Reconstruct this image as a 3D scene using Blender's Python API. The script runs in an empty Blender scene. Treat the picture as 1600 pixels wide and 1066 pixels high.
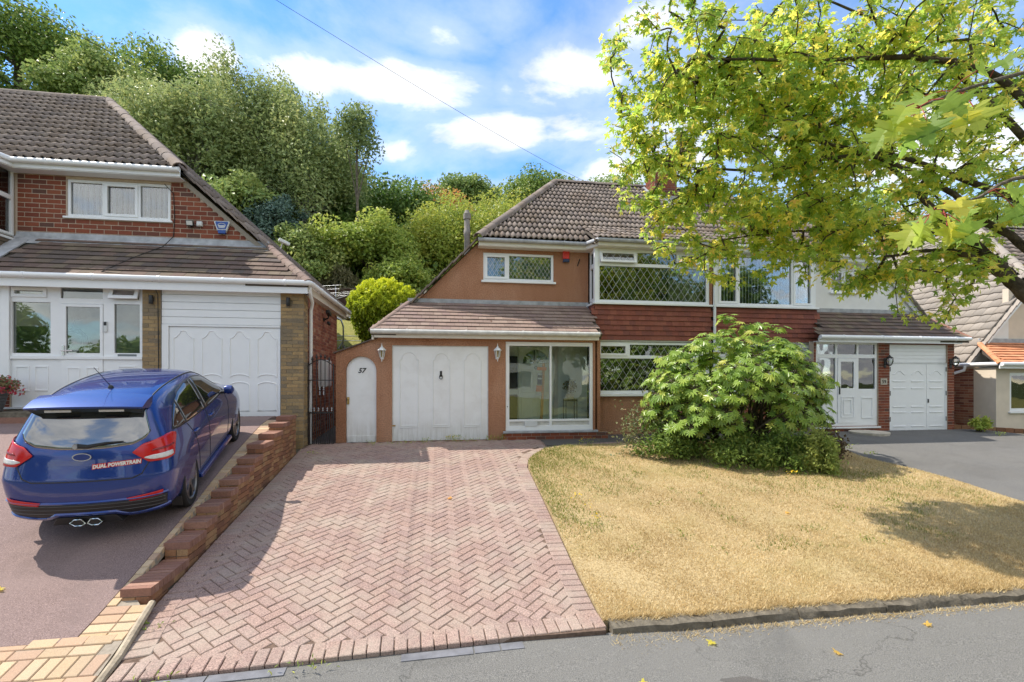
import bpy, bmesh, math, random
import numpy as np
from mathutils import Vector, Matrix, Euler
from mathutils.bvhtree import BVHTree
R = math.radians
sc = bpy.context.scene
COL = sc.collection
rng = np.random.default_rng(7)
random.seed(7)
# ---------------------------------------------------------------- camera (eye level is z = 0; +Y runs up the drives, +X along the house fronts)
YAW = math.atan(.155)
cam_d = bpy.data.cameras.new('camera')
cam = bpy.data.objects.new('camera', cam_d)
COL.objects.link(cam)
cam.location = (0, 0, 0)
cam.rotation_euler = (R(90), 0, -YAW)
cam_d.sensor_width = 36.0
cam_d.lens = 36.0 * 750 / 1600
cam_d.shift_y = (595 - 533) / 1600
cam_d.clip_start = .05
cam_d.clip_end = 2000
sc.camera = cam
# ---------------------------------------------------------------- daylight
SUN_TO = Vector((-.67, .30, 1.0)).normalized()
SUN_EL = math.asin(SUN_TO.z)
SUN_AZ = math.atan2(SUN_TO.x, SUN_TO.y)
w = bpy.data.worlds.new('World')
sc.world = w
w.use_nodes = True
wn = w.node_tree.nodes
wl = w.node_tree.links
wn.clear()
def wnode(t, **k):
    n = wn.new(t)
    for a, b in k.items():
        setattr(n, a, b)
    return n
sky = wnode('ShaderNodeTexSky', sky_type='NISHITA', sun_disc=False, sun_elevation=SUN_EL, sun_rotation=SUN_AZ)
sky.altitude = 100
sky.air_density = 1.0
sky.dust_density = .1
sky.ozone_density = 3.0
SKY_STRENGTH = .15
CLOUD_WHITE = 4.1
tc = wnode('ShaderNodeTexCoord')
sep = wnode('ShaderNodeSeparateXYZ')
wl.new(tc.outputs['Generated'], sep.inputs[0])
def wmath(op, a, b=None, c=None, clamp=False):
    n = wnode('ShaderNodeMath', operation=op, use_clamp=clamp)
    for i, v in enumerate((a, b, c)):
        if v is None:
            continue
        if isinstance(v, (int, float)):
            n.inputs[i].default_value = v
        else:
            wl.new(v, n.inputs[i])
    return n.outputs[0]
# clouds sit on a flat layer: direction / (height + offset)
den = wmath('MAXIMUM', wmath('ADD', sep.outputs[2], .12), .02)
px = wmath('DIVIDE', sep.outputs[0], den)
py = wmath('DIVIDE', sep.outputs[1], den)
comb = wnode('ShaderNodeCombineXYZ')
wl.new(px, comb.inputs[0])
wl.new(py, comb.inputs[1])
def wnoise(scale, detail, rough, dist=0.0, vec=None):
    n = wnode('ShaderNodeTexNoise')
    n.inputs['Scale'].default_value = scale
    n.inputs['Detail'].default_value = detail
    n.inputs['Roughness'].default_value = rough
    n.inputs['Distortion'].default_value = dist
    wl.new(vec or comb.outputs[0], n.inputs['Vector'])
    return n.outputs[0]
n1 = wnoise(1.9, 10, .60, .35)
n2 = wnoise(.55, 4, .5)
n3 = wnoise(4.5, 8, .62, .3)
def pixdir(x, y):
    u, v = (x - 800) / 750, (595 - y) / 750
    return Vector((math.sin(YAW) + u * math.cos(YAW), math.cos(YAW) - u * math.sin(YAW), v)).normalized()
# the cumulus that stood in this sky: direction, angular size
blob_sum = None
for (bx_, by_, rx_, ry_, s_) in [(620, 128, .20, .062, 1.0), (500, 118, .12, .05, .9), (680, 62, .11, .04, .8), (890, 118, .13, .085, 1.0), (790, 210, .17, .05, .95),
                              (905, 205, .14, .06, .9), (322, 84, .055, .045, 1.0), (610, 238, .07, .04, .8), (950, 268, .09, .04, .8), (795, 25, .10, .05, .55), (1010, 30, .2, .06, .75), (1180, 180, .3, .1, .8),
                              (790, 140, .04, .04, .55), (740, 300, .22, .03, .7), (1420, 240, .25, .12, .9), (-600, 150, .4, .1, .9), (2600, 140, .5, .12, .9)]:
    dv = pixdir(bx_, by_)
    right = Vector((dv.y, -dv.x, 0)).normalized()
    up = right.cross(dv).normalized()
    dn = []
    for ax, r_ in ((right, rx_), (up, ry_)):
        d_ = wnode('ShaderNodeVectorMath', operation='DOT_PRODUCT')
        wl.new(tc.outputs['Generated'], d_.inputs[0])
        d_.inputs[1].default_value = ax
        q = wmath('DIVIDE', d_.outputs['Value'], r_ * .86)
        dn.append(wmath('MULTIPLY', q, q))
    fr = wnode('ShaderNodeVectorMath', operation='DOT_PRODUCT')
    wl.new(tc.outputs['Generated'], fr.inputs[0])
    fr.inputs[1].default_value = dv
    front = wmath('GREATER_THAN', fr.outputs['Value'], 0.0)
    e = wmath('MULTIPLY', wmath('POWER', 2.718, wmath('MULTIPLY', wmath('ADD', dn[0], dn[1]), -1.0)), s_)
    e = wmath('MULTIPLY', e, front)
    blob_sum = e if blob_sum is None else wmath('MAXIMUM', blob_sum, e)
behind = wmath('LESS_THAN', sep.outputs[1], .15)
wild = wmath('MULTIPLY', wmath('SUBTRACT', n2, .34), 3.4)  # unseen clouds behind the camera, cover raised for neutral fill light
wild = wmath('MULTIPLY', wmath('MAXIMUM', wild, 0.0), behind)
base = wmath('MAXIMUM', wmath('MULTIPLY', blob_sum, .72), wild)
dens = wmath('ADD', base, wmath('MULTIPLY', wmath('SUBTRACT', n1, .5), 1.7))
dens = wmath('ADD', dens, wmath('MULTIPLY', wmath('SUBTRACT', n3, .5), .5))
mr = wnode('ShaderNodeMapRange', interpolation_type='SMOOTHSTEP')
wl.new(dens, mr.inputs[0])
mr.inputs[1].default_value = .22
mr.inputs[2].default_value = .66
thin = wnode('ShaderNodeMapRange', interpolation_type='SMOOTHSTEP')
wl.new(dens, thin.inputs[0])
thin.inputs[1].default_value = -.15
thin.inputs[2].default_value = .45
cov = wmath('MAXIMUM', mr.outputs[0], wmath('MULTIPLY', thin.outputs[0], .35))
shade = wnode('ShaderNodeMapRange')
wl.new(wnoise(2.6, 6, .6, .4), shade.inputs[0])
shade.inputs[1].default_value = .3
shade.inputs[2].default_value = .7
cramp = wnode('ShaderNodeMix', data_type='RGBA')
wl.new(shade.outputs[0], cramp.inputs[0])
cramp.inputs[6].default_value = (CLOUD_WHITE * .60, CLOUD_WHITE * .64, CLOUD_WHITE * .71, 1)
cramp.inputs[7].default_value = (CLOUD_WHITE, CLOUD_WHITE * 1.0, CLOUD_WHITE * 1.0, 1)
mixc = wnode('ShaderNodeMix', data_type='RGBA')
wl.new(cov, mixc.inputs[0])
hsv = wnode('ShaderNodeHueSaturation')
hsv.inputs['Saturation'].default_value = 1.2
hsv.inputs['Value'].default_value = .80
wl.new(sky.outputs[0], hsv.inputs['Color'])
wl.new(hsv.outputs[0], mixc.inputs[6])
wl.new(cramp.outputs[2], mixc.inputs[7])
bg = wnode('ShaderNodeBackground')
bg.inputs[1].default_value = SKY_STRENGTH
wl.new(mixc.outputs[2], bg.inputs[0])
wo = wnode('ShaderNodeOutputWorld')
wl.new(bg.outputs[0], wo.inputs[0])
sun_d = bpy.data.lights.new('sun', 'SUN')
sun_d.energy = 2.8
sun_d.angle = R(.53)
sun_d.color = (1.0, .93, .82)
sun = bpy.data.objects.new('sun', sun_d)
COL.objects.link(sun)
sun.location = (-20, 10, 30)
sun.rotation_euler = SUN_TO.to_track_quat('Z', 'Y').to_euler()
sc.view_settings.view_transform = 'Standard'
sc.view_settings.look = 'None'
sc.view_settings.gamma = 1
sc.view_settings.use_curve_mapping = False
sc.view_settings.exposure = 1.28
sc.cycles.max_bounces = 8
sc.cycles.transparent_max_bounces = 12
sc.cycles.caustics_reflective = False
sc.cycles.caustics_refractive = False
sc.cycles.sample_clamp_indirect = 8

# ---------------------------------------------------------------- materials
class Mat:
    """Small node builder round one Principled shader."""
    def __init__(s, name, rough=.7, spec=.4, metal=0.0):
        s.m = bpy.data.materials.new(name)
        s.m.use_nodes = True
        s.n = s.m.node_tree.nodes
        s.l = s.m.node_tree.links
        s.b = s.n['Principled BSDF']
        s.b.inputs['Roughness'].default_value = rough
        s.b.inputs['Specular IOR Level'].default_value = spec
        s.b.inputs['Metallic'].default_value = metal
        s.geo = s.n.new('ShaderNodeNewGeometry')
        s.pos = s.geo.outputs['Position']
    def math(s, op, a, b=None, clamp=False):
        n = s.n.new('ShaderNodeMath')
        n.operation = op
        n.use_clamp = clamp
        for i, v in enumerate((a, b)):
            if v is None:
                continue
            if isinstance(v, (int, float)):
                n.inputs[i].default_value = v
            else:
                s.l.new(v, n.inputs[i])
        return n.outputs[0]
    def noise(s, scale, detail=4, rough=.55, dist=0, vec=None, sc3=None):
        n = s.n.new('ShaderNodeTexNoise')
        n.inputs['Scale'].default_value = scale
        n.inputs['Detail'].default_value = detail
        n.inputs['Roughness'].default_value = rough
        n.inputs['Distortion'].default_value = dist
        v = vec or s.pos
        if sc3:
            m = s.n.new('ShaderNodeVectorMath')
            m.operation = 'MULTIPLY'
            s.l.new(v, m.inputs[0])
            m.inputs[1].default_value = sc3
            v = m.outputs[0]
        s.l.new(v, n.inputs['Vector'])
        return n.outputs[0]
    def ramp(s, fac, stops, interp='LINEAR'):
        n = s.n.new('ShaderNodeValToRGB')
        n.color_ramp.interpolation = interp
        el = n.color_ramp.elements
        while len(el) < len(stops):
            el.new(.5)
        for e, (p, c) in zip(el, stops):
            e.position = p
            e.color = (*c, 1) if len(c) == 3 else c
        s.l.new(fac, n.inputs[0])
        return n.outputs[0]
    def mix(s, fac, a, b, mode='MIX'):
        n = s.n.new('ShaderNodeMix')
        n.data_type = 'RGBA'
        n.blend_type = mode
        for i, v in ((0, fac), (6, a), (7, b)):
            if isinstance(v, (int, float)):
                n.inputs[i].default_value = v
            elif isinstance(v, tuple):
                n.inputs[i].default_value = (*v, 1)
            else:
                s.l.new(v, n.inputs[i])
        return n.outputs[2]
    def rnd(s):
        """a number of its own for every piece, single object or island of a joined mesh"""
        oi = s.n.new('ShaderNodeObjectInfo')
        return s.math('FRACT', s.math('ADD', oi.outputs['Random'], s.geo.outputs['Random Per Island']))
    def attr(s, name):
        a = s.n.new('ShaderNodeAttribute')
        a.attribute_name = name
        return a.outputs['Fac']
    def color(s, c):
        if isinstance(c, tuple):
            s.b.inputs['Base Color'].default_value = (*c, 1)
        else:
            s.l.new(c, s.b.inputs['Base Color'])
        return s
    def bump(s, h, strength=.3, dist=.01):
        n = s.n.new('ShaderNodeBump')
        n.inputs['Strength'].default_value = strength
        n.inputs['Distance'].default_value = dist
        s.l.new(h, n.inputs['Height'])
        s.l.new(n.outputs[0], s.b.inputs['Normal'])
        return s
M = {}
def simple(name, c, rough=.6, spec=.4, metal=0., var=.12, scale=6, bump=0., bscale=80, bdist=.004):
    m = Mat(name, rough, spec, metal)
    n = m.noise(scale, 5)
    lo = tuple(x * (1 - var) for x in c)
    hi = tuple(min(1, x * (1 + var)) for x in c)
    m.color(m.ramp(n, [(.3, lo), (.7, hi)]))
    if bump:
        m.bump(m.noise(bscale, 3), bump, bdist)
    M[name] = m.m
    return m
def pieces_mat(name, cols, rough=.8, spec=.3, dirt=(.08, .06, .05), dirt_amt=.25, scale=3.0, bump=.35, bscale=60, bdist=.004, grain=.18):
    """a colour of its own for every brick, tile or paver, with weathering laid over"""
    m = Mat(name, rough, spec)
    r = m.rnd()
    k = len(cols)
    c = m.ramp(r, [((i + .0) / k, q) for i, q in enumerate(cols)], 'CONSTANT')
    g = m.noise(bscale, 3, .6)
    c = m.mix(grain, c, m.ramp(g, [(.3, (.02, .02, .02)), (.7, (.75, .72, .68))]), 'OVERLAY')
    dn = m.ramp(m.noise(scale, 6, .65), [(.45, (0, 0, 0)), (.72, (1, 1, 1))])
    c = m.mix(m.math('MULTIPLY', dn, dirt_amt), c, dirt)
    m.color(c)
    m.bump(g, bump, bdist)
    M[name] = m.m
    return m
# render on the walls: pebbledash
m = Mat('pebbledash_brown', .9, .2)
g = m.noise(48, 3, .75)
st = m.noise(1.2, 6, .6, .3, sc3=(1, 1, .35))
c = m.ramp(st, [(.3, (.345, .165, .095)), (.52, (.43, .225, .138)), (.75, (.51, .30, .20))])
c = m.mix(.55, c, m.ramp(g, [(.35, (.14, .13, .12)), (.65, (.74, .70, .66))]), 'OVERLAY')
m.color(c).bump(g, .9, .02)
M['pebble'] = m.m
simple('render_white', (.78, .77, .74), .85, .2, var=.05, scale=3, bump=.4, bscale=120)
simple('render_cream', (.66, .57, .46), .85, .2, var=.07, scale=3, bump=.5, bscale=120)
simple('upvc_white', (.80, .81, .82), .32, .5, var=.02)
m = simple('paint_white', (.76, .77, .77), .45, .45, var=.04, scale=5)
m = Mat('paint_white_aged', .5, .4)
c = m.ramp(m.noise(2.5, 6, .65, .4), [(.3, (.74, .74, .735)), (.55, (.81, .82, .825))])
pe = m.ramp(m.noise(30, 5, .7), [(.66, (0, 0, 0)), (.70, (1, 1, 1))])
sp = m.n.new('ShaderNodeSeparateXYZ'); m.l.new(m.pos, sp.inputs[0])
low = m.math('MULTIPLY', m.math('SUBTRACT', -.95, sp.outputs[2]), 3.0, True)
c = m.mix(m.math('MULTIPLY', pe, m.math('MULTIPLY', low, .8)), c, (.16, .12, .09))
grime = m.math('MULTIPLY', m.math('SUBTRACT', -.80, sp.outputs[2]), 1.6, True)
stk = m.ramp(m.noise(5, 6, .7, .3, sc3=(3, 3, .35)), [(.35, (0, 0, 0)), (.75, (1, 1, 1))])
c = m.mix(m.math('MULTIPLY', grime, m.math('ADD', m.math('MULTIPLY', stk, .7), .12)), c, (.36, .33, .27))
c = m.mix(m.math('MULTIPLY', stk, .06), c, (.5, .48, .43))
m.color(c).bump(m.noise(14, 4), .12, .01); M['paint_aged'] = m.m
m = Mat('board_cream', .6, .35)
c = m.ramp(m.noise(3, 6, .7, .5, sc3=(1, 1, 4)), [(.3, (.62, .56, .47)), (.6, (.73, .69, .62)), (.8, (.45, .36, .26))])
m.color(c); M['board_cream'] = m.m
simple('gutter_grey', (.56, .55, .52), .5, .4, var=.15, scale=8)
simple('lead_grey', (.36, .37, .39), .55, .5, var=.25, scale=7, bump=.3, bscale=14)
simple('mortar_pale', (.50, .40, .31), .95, .1, var=.1, scale=30)
simple('mortar_grey', (.30, .26, .21), .95, .1, var=.15, scale=30)
simple('mortar_dark', (.10, .085, .07), .95, .1, var=.2, scale=30)
pieces_mat('brick_red', [(.215, .062, .036), (.25, .075, .042), (.19, .055, .034), (.235, .068, .04), (.205, .066, .042), (.27, .088, .048), (.225, .07, .04), (.16, .06, .042), (.24, .07, .038), (.13, .065, .05)], .85, .25, grain=.15, dirt_amt=.12)
pieces_mat('brick_side', [(.31, .125, .08), (.36, .155, .10), (.27, .11, .075), (.40, .19, .12), (.24, .10, .075), (.33, .13, .085), (.43, .24, .16)], .88, .2, grain=.2, dirt_amt=.15)
pieces_mat('brick_buff', [(.34, .245, .13), (.30, .215, .12), (.38, .27, .14), (.26, .20, .125), (.33, .23, .12), (.41, .28, .14), (.235, .185, .125), (.36, .25, .13)], .9, .2, grain=.25, dirt=(.13, .115, .09), dirt_amt=.45, scale=2.2)
pieces_mat('brick_wall', [(.31, .15, .085), (.35, .185, .10), (.26, .13, .08), (.39, .225, .12), (.23, .11, .07), (.33, .17, .09), (.37, .23, .125)], .88, .2, grain=.25, dirt=(.07, .06, .045), dirt_amt=.5, scale=5)
pieces_mat('brick_coping', [(.30, .155, .115), (.33, .18, .13), (.27, .14, .105), (.35, .20, .15), (.285, .15, .11)], .8, .25, grain=.2, dirt=(.14, .09, .08), dirt_amt=.3, scale=6)
pieces_mat('paver_red', [(0.353, 0.250, 0.218), (0.366, 0.260, 0.228), (0.341, 0.243, 0.216), (0.378, 0.270, 0.236), (0.353, 0.254, 0.226), (0.360, 0.253, 0.218), (0.329, 0.236, 0.213), (0.384, 0.280, 0.248)], .92, .2, grain=.62, dirt=(.40, .355, .285), dirt_amt=.6, scale=1.5, bscale=95)
pieces_mat('paver_buff', [(.50, .36, .22), (.55, .40, .25), (.46, .34, .22), (.57, .43, .28), (.52, .36, .21), (.49, .33, .22), (.54, .41, .27), (.44, .30, .21)], .9, .2, grain=.25, dirt=(.38, .31, .24), dirt_amt=.35, scale=2.5, bscale=140)
pieces_mat('tile_roof', [(.235, .195, .172), (.27, .225, .20), (.215, .18, .165), (.29, .245, .215), (.25, .21, .19), (.20, .17, .155), (.30, .25, .22)], .92, .2, grain=.3, dirt=(.15, .095, .045), dirt_amt=.5, scale=1.7, bscale=50)
pieces_mat('tile_roof_pale', [(.31, .275, .24), (.34, .30, .26), (.29, .26, .23), (.36, .32, .28), (.32, .285, .25)], .92, .2, grain=.2, dirt=(.22, .19, .16), dirt_amt=.3, scale=2, bscale=50)
pieces_mat('tile_brown', [(.150, .105, .088), (.17, .12, .10), (.135, .098, .085), (.185, .135, .11), (.16, .125, .095), (.125, .10, .09), (.19, .15, .11)], .92, .2, grain=.25, dirt=(.10, .085, .06), dirt_amt=.35, scale=2.5)  # on the lean-to roofs this brown takes in the shade they lie in
pieces_mat('tile_pinkish', [(0.266, 0.192, 0.163), (0.289, 0.211, 0.178), (0.244, 0.178, 0.152), (0.303, 0.229, 0.192), (0.259, 0.185, 0.167)], .92, .2, grain=.25, dirt=(.20, .14, .12), dirt_amt=.4, scale=2.5)  # pink cast taken from the lean-to tiles as they look in sun
pieces_mat('tile_hung', [(.245, .080, .058), (.27, .09, .064), (.225, .074, .056), (.285, .10, .07), (.25, .085, .062), (.21, .075, .06)], .85, .25, grain=.18, dirt=(.16, .075, .06), dirt_amt=.35, scale=3)
pieces_mat('tile_orange', [(.60, .26, .13), (.64, .29, .15), (.56, .24, .125), (.66, .31, .165)], .88, .25, grain=.15, dirt=(.4, .19, .11), dirt_amt=.3, scale=3)
# tarmac and asphalt: aggregate seen as fine speckle
def asphalt(name, lo, hi, patch, spk=170, crack=.0):
    m = Mat(name, .92, .25)
    a = m.noise(spk, 2, .7)
    b = m.noise(1.1, 6, .6, .3)
    c = m.ramp(a, [(.34, lo), (.50, tuple((x + y) / 2 for x, y in zip(lo, hi))), (.66, hi), (.76, tuple(min(1, x * 1.7) for x in hi))])
    c = m.mix(m.math('MULTIPLY', m.ramp(b, [(.42, (0, 0, 0)), (.66, (1, 1, 1))]), .45), c, patch)
    d = m.noise(.55, 7, .7, .8)
    c = m.mix(m.math('MULTIPLY', m.ramp(d, [(.50, (0, 0, 0)), (.60, (1, 1, 1))]), .35), c, tuple(x * .55 for x in patch))
    vo = m.n.new('ShaderNodeTexVoronoi')
    vo.feature = 'DISTANCE_TO_EDGE'
    vo.inputs['Scale'].default_value = .42
    wv = m.n.new('ShaderNodeVectorMath')
    wv.operation = 'ADD'
    nz = m.n.new('ShaderNodeTexNoise')
    nz.inputs['Scale'].default_value = 2.5
    nz.inputs['Detail'].default_value = 5
    m.l.new(m.pos, nz.inputs['Vector'])
    m.l.new(m.pos, wv.inputs[0])
    m.l.new(nz.outputs['Color'], wv.inputs[1])
    m.l.new(wv.outputs[0], vo.inputs['Vector'])
    ck = m.ramp(vo.outputs['Distance'], [(.0, (1, 1, 1)), (.006, (0, 0, 0))])
    c = m.mix(m.math('MULTIPLY', ck, m.math('MULTIPLY', m.ramp(m.noise(.7, 3), [(.45, (0, 0, 0)), (.6, (1, 1, 1))]), crack)), c, (.03, .028, .026))
    m.color(c).bump(a, .6, .006)
    M[name] = m.m
    return m
asphalt('tarmac_red', (.13, .09, .082), (.31, .225, .208), (.25, .185, .173), 120)
asphalt('asphalt_grey', (.085, .084, .080), (.225, .218, .203), (.175, .170, .158), 130, .55)
asphalt('asphalt_patch', (.07, .066, .062), (.15, .14, .13), (.10, .095, .09))
asphalt('asphalt_drive', (.085, .083, .082), (.20, .195, .185), (.175, .168, .155), 130)
m = Mat('dry_soil', .95, .1)
a = m.noise(45, 4, .7); b = m.noise(.9, 6, .65, .6); d = m.noise(5, 5, .6, .5)
c = m.ramp(a, [(.3, (.24, .17, .09)), (.5, (.42, .32, .17)), (.7, (.58, .46, .27))])
c = m.mix(m.math('MULTIPLY', m.ramp(b, [(.5, (0, 0, 0)), (.72, (1, 1, 1))]), .55), c, (.26, .22, .075))
c = m.mix(m.math('MULTIPLY', m.ramp(d, [(.60, (0, 0, 0)), (.75, (1, 1, 1))]), .5), c, (.24, .165, .10))
m.color(c).bump(a, .7, .02)
M['soil_dry'] = m.m
m = Mat('hill_ground', .95, .1)
a = m.noise(.5, 6, .65)
m.color(m.ramp(a, [(.3, (.035, .05, .014)), (.7, (.08, .10, .03))])).bump(m.noise(6, 4), .8, .1)
M['hill'] = m.m
m = Mat('garden_grass', .95, .1)
a = m.noise(9, 5, .7)
m.color(m.ramp(a, [(.3, (.15, .17, .04)), (.7, (.33, .29, .10))])).bump(m.noise(60, 3), .8, .03)
M['garden'] = m.m
simple('kerb_concrete', (.15, .13, .10), .95, .2, var=.35, scale=14, bump=.8, bscale=40, bdist=.01)
simple('kerb_buff', (.37, .31, .23), .95, .2, var=.3, scale=12, bump=.7, bscale=40, bdist=.01)
simple('brick_blue', (.16, .162, .178), .75, .35, var=.2, scale=10, bump=.3, bscale=60)
simple('stone_pale', (.52, .47, .39), .9, .2, var=.2, scale=5, bump=.5)
simple('iron_black', (.018, .017, .017), .5, .5, var=.2)
simple('plastic_black', (.015, .015, .016), .45, .5, var=.1)
simple('metal_galv', (.42, .44, .47), .4, .5, .7, var=.15, scale=10)
simple('wood_dark', (.060, .034, .026), .85, .2, var=.3, scale=5)
simple('bark_grey', (.155, .13, .10), .95, .1, var=.5, scale=7, bump=.9, bscale=25, bdist=.03)
simple('bark_dark', (.085, .068, .046), .95, .1, var=.5, scale=8, bump=.9, bscale=40, bdist=.02)
simple('bark_pale', (.33, .31, .28), .9, .1, var=.4, scale=6, bump=.6, bscale=25)
simple('flue_cement', (.27, .245, .22), .95, .1, var=.25, scale=6, bump=.5)
simple('paver_bed', (.14, .098, .075), .95, .1, var=.3, scale=30)
simple('curtain_blue', (.16, .26, .29), .9, .1, var=.3, scale=9)
simple('curtain_net', (.62, .63, .62), .9, .1, var=.06)
simple('curtain_tan', (.40, .34, .24), .9, .1, var=.15)
simple('blind_white', (.74, .77, .84), .8, .2, var=.04)
simple('door_pale', (.76, .78, .70), .5, .4, var=.05)
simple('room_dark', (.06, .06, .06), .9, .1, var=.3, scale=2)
simple('room_pale', (.76, .80, .76), .9, .1, var=.1, scale=2)
simple('brass', (.45, .30, .10), .4, .5, .8, var=.2)
simple('red_plastic', (.62, .035, .03), .4, .5, var=.05)
simple('navy_plastic', (.02, .035, .10), .4, .5, var=.05)
simple('blue_sign', (.02, .07, .30), .4, .5, var=.03)
simple('orange_paint', (.80, .22, .06), .6, .3, var=.08)
simple('timber_orange', (.62, .30, .13), .7, .3, var=.1)
simple('pot_grey', (.10, .10, .10), .7, .3, var=.15)
simple('meter_white', (.62, .64, .64), .5, .4, var=.05)
simple('grey_plaque', (.16, .18, .19), .5, .4, var=.05)
simple('wire_black', (.02, .02, .02), .6, .3, var=.0)
simple('chrome', (.62, .63, .65), .18, .5, 1.0, var=.03)
def glass(name, tint=(.93, .96, .95), refl=.09, rough=.015):
    m = bpy.data.materials.new(name)
    m.use_nodes = True
    n, l = m.node_tree.nodes, m.node_tree.links
    n.clear()
    t = n.new('ShaderNodeBsdfTransparent'); t.inputs[0].default_value = (*tint, 1)
    gl = n.new('ShaderNodeBsdfGlossy'); gl.inputs['Roughness'].default_value = rough
    gl.inputs[0].default_value = (1, 1, 1, 1)
    f = n.new('ShaderNodeFresnel'); f.inputs[0].default_value = 1.5
    nz = n.new('ShaderNodeTexNoise'); nz.inputs['Scale'].default_value = 1.1; nz.inputs['Detail'].default_value = 2
    g_ = n.new('ShaderNodeNewGeometry'); l.new(g_.outputs['Position'], nz.inputs['Vector'])
    bp = n.new('ShaderNodeBump'); bp.inputs['Strength'].default_value = .10; bp.inputs['Distance'].default_value = .05
    l.new(nz.outputs[0], bp.inputs['Height']); l.new(bp.outputs[0], gl.inputs['Normal'])
    a = n.new('ShaderNodeMath'); a.operation = 'ADD'; a.use_clamp = True
    l.new(f.outputs[0], a.inputs[0]); a.inputs[1].default_value = refl
    mx = n.new('ShaderNodeMixShader'); l.new(a.outputs[0], mx.inputs[0]); l.new(t.outputs[0], mx.inputs[1]); l.new(gl.outputs[0], mx.inputs[2])
    o = n.new('ShaderNodeOutputMaterial'); l.new(mx.outputs[0], o.inputs[0])
    M[name] = m
glass('glass_clear')
glass('glass_mirror', (.80, .86, .84), .08)
glass('glass_porch', (.93, .97, .95), .03)
glass('lamp_glass', (.9, .75, .5), .1)
def leafmat(name, cols, trans=.35, rough=.5, spec=.35):
    """leaf blades: every leaf its own green (attribute tint), light passes through"""
    m = Mat(name, rough, spec)
    r = m.attr('tint')
    k = len(cols) - 1
    c = m.ramp(r, [(i / k, q) for i, q in enumerate(cols)])
    m.color(c)
    tr = m.n.new('ShaderNodeBsdfTranslucent')
    hs = m.n.new('ShaderNodeHueSaturation'); hs.inputs['Value'].default_value = 1.65; hs.inputs['Saturation'].default_value = .98
    m.l.new(c, hs.inputs['Color']); m.l.new(hs.outputs[0], tr.inputs[0])
    mx = m.n.new('ShaderNodeMixShader'); mx.inputs[0].default_value = trans
    out = m.n['Material Output']
    m.l.new(m.b.outputs[0], mx.inputs[1]); m.l.new(tr.outputs[0], mx.inputs[2]); m.l.new(mx.outputs[0], out.inputs[0])
    M[name] = m.m
leafmat('leaf_maple', [(0.156, 0.262, 0.044), (0.232, 0.345, 0.052), (0.310, 0.413, 0.061), (0.403, 0.467, 0.071), (0.544, 0.551, 0.079), (0.744, 0.634, 0.110), (0.744, 0.454, 0.132)], .6)
leafmat('leaf_oak', [(0.069, 0.135, 0.029), (0.112, 0.191, 0.040), (0.161, 0.248, 0.049), (0.210, 0.293, 0.060), (0.297, 0.337, 0.073)], .26)
leafmat('leaf_olive', [(0.128, 0.208, 0.057), (0.198, 0.281, 0.079), (0.267, 0.343, 0.102), (0.350, 0.404, 0.122), (0.443, 0.466, 0.148)], .26)
leafmat('leaf_birch', [(0.162, 0.222, 0.085), (0.224, 0.290, 0.112), (0.300, 0.361, 0.139), (0.363, 0.407, 0.160), (0.471, 0.465, 0.175)], .26)
leafmat('leaf_bright', [(0.159, 0.236, 0.051), (0.245, 0.328, 0.061), (0.344, 0.409, 0.078), (0.473, 0.470, 0.098)], .35)
leafmat('leaf_willow', [(0.169, 0.229, 0.041), (0.237, 0.304, 0.050), (0.320, 0.364, 0.061), (0.422, 0.396, 0.068)], .35)
leafmat('leaf_autumn', [(0.237, 0.237, 0.055), (0.364, 0.273, 0.064), (0.510, 0.291, 0.073), (0.546, 0.200, 0.073)], .35)
leafmat('leaf_conifer_blue', [(0.073, 0.129, 0.100), (0.114, 0.183, 0.142), (0.177, 0.250, 0.198)], .15)
leafmat('leaf_golden', [(0.166, 0.248, 0.020), (0.330, 0.413, 0.024), (0.562, 0.595, 0.029), (0.793, 0.760, 0.036)], .3)
leafmat('leaf_fatsia', [(0.132, 0.240, 0.037), (0.199, 0.312, 0.049), (0.264, 0.384, 0.060), (0.357, 0.458, 0.078), (0.555, 0.481, 0.096)], .3, .35, .5)
leafmat('leaf_under', [(0.099, 0.171, 0.036), (0.153, 0.234, 0.045), (0.225, 0.297, 0.063), (0.324, 0.360, 0.090)], .35)
leafmat('leaf_rose', [(0.091, 0.124, 0.052), (0.156, 0.182, 0.078), (0.221, 0.221, 0.104), (0.364, 0.234, 0.130)], .3)
leafmat('leaf_dead', [(0.100, 0.070, 0.040), (0.160, 0.110, 0.060), (0.200, 0.140, 0.090)], .15)
leafmat('grass_dry', [(.36, .25, .11), (.50, .38, .19), (.62, .50, .28), (.52, .38, .17), (.74, .63, .40)], .25, .7, .2)
leafmat('grass_green', [(.10, .16, .02), (.15, .20, .03), (.22, .24, .04)], .3, .6, .2)
leafmat('grass_tall', [(.13, .14, .06), (.19, .18, .09), (.24, .22, .12)], .3, .7, .2)
leafmat('petal_red', [(.42, .03, .06), (.55, .05, .09), (.38, .06, .10), (.20, .16, .04)], .3)
leafmat('petal_yellow', [(.75, .50, .02), (.8, .6, .05)], .3)

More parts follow.
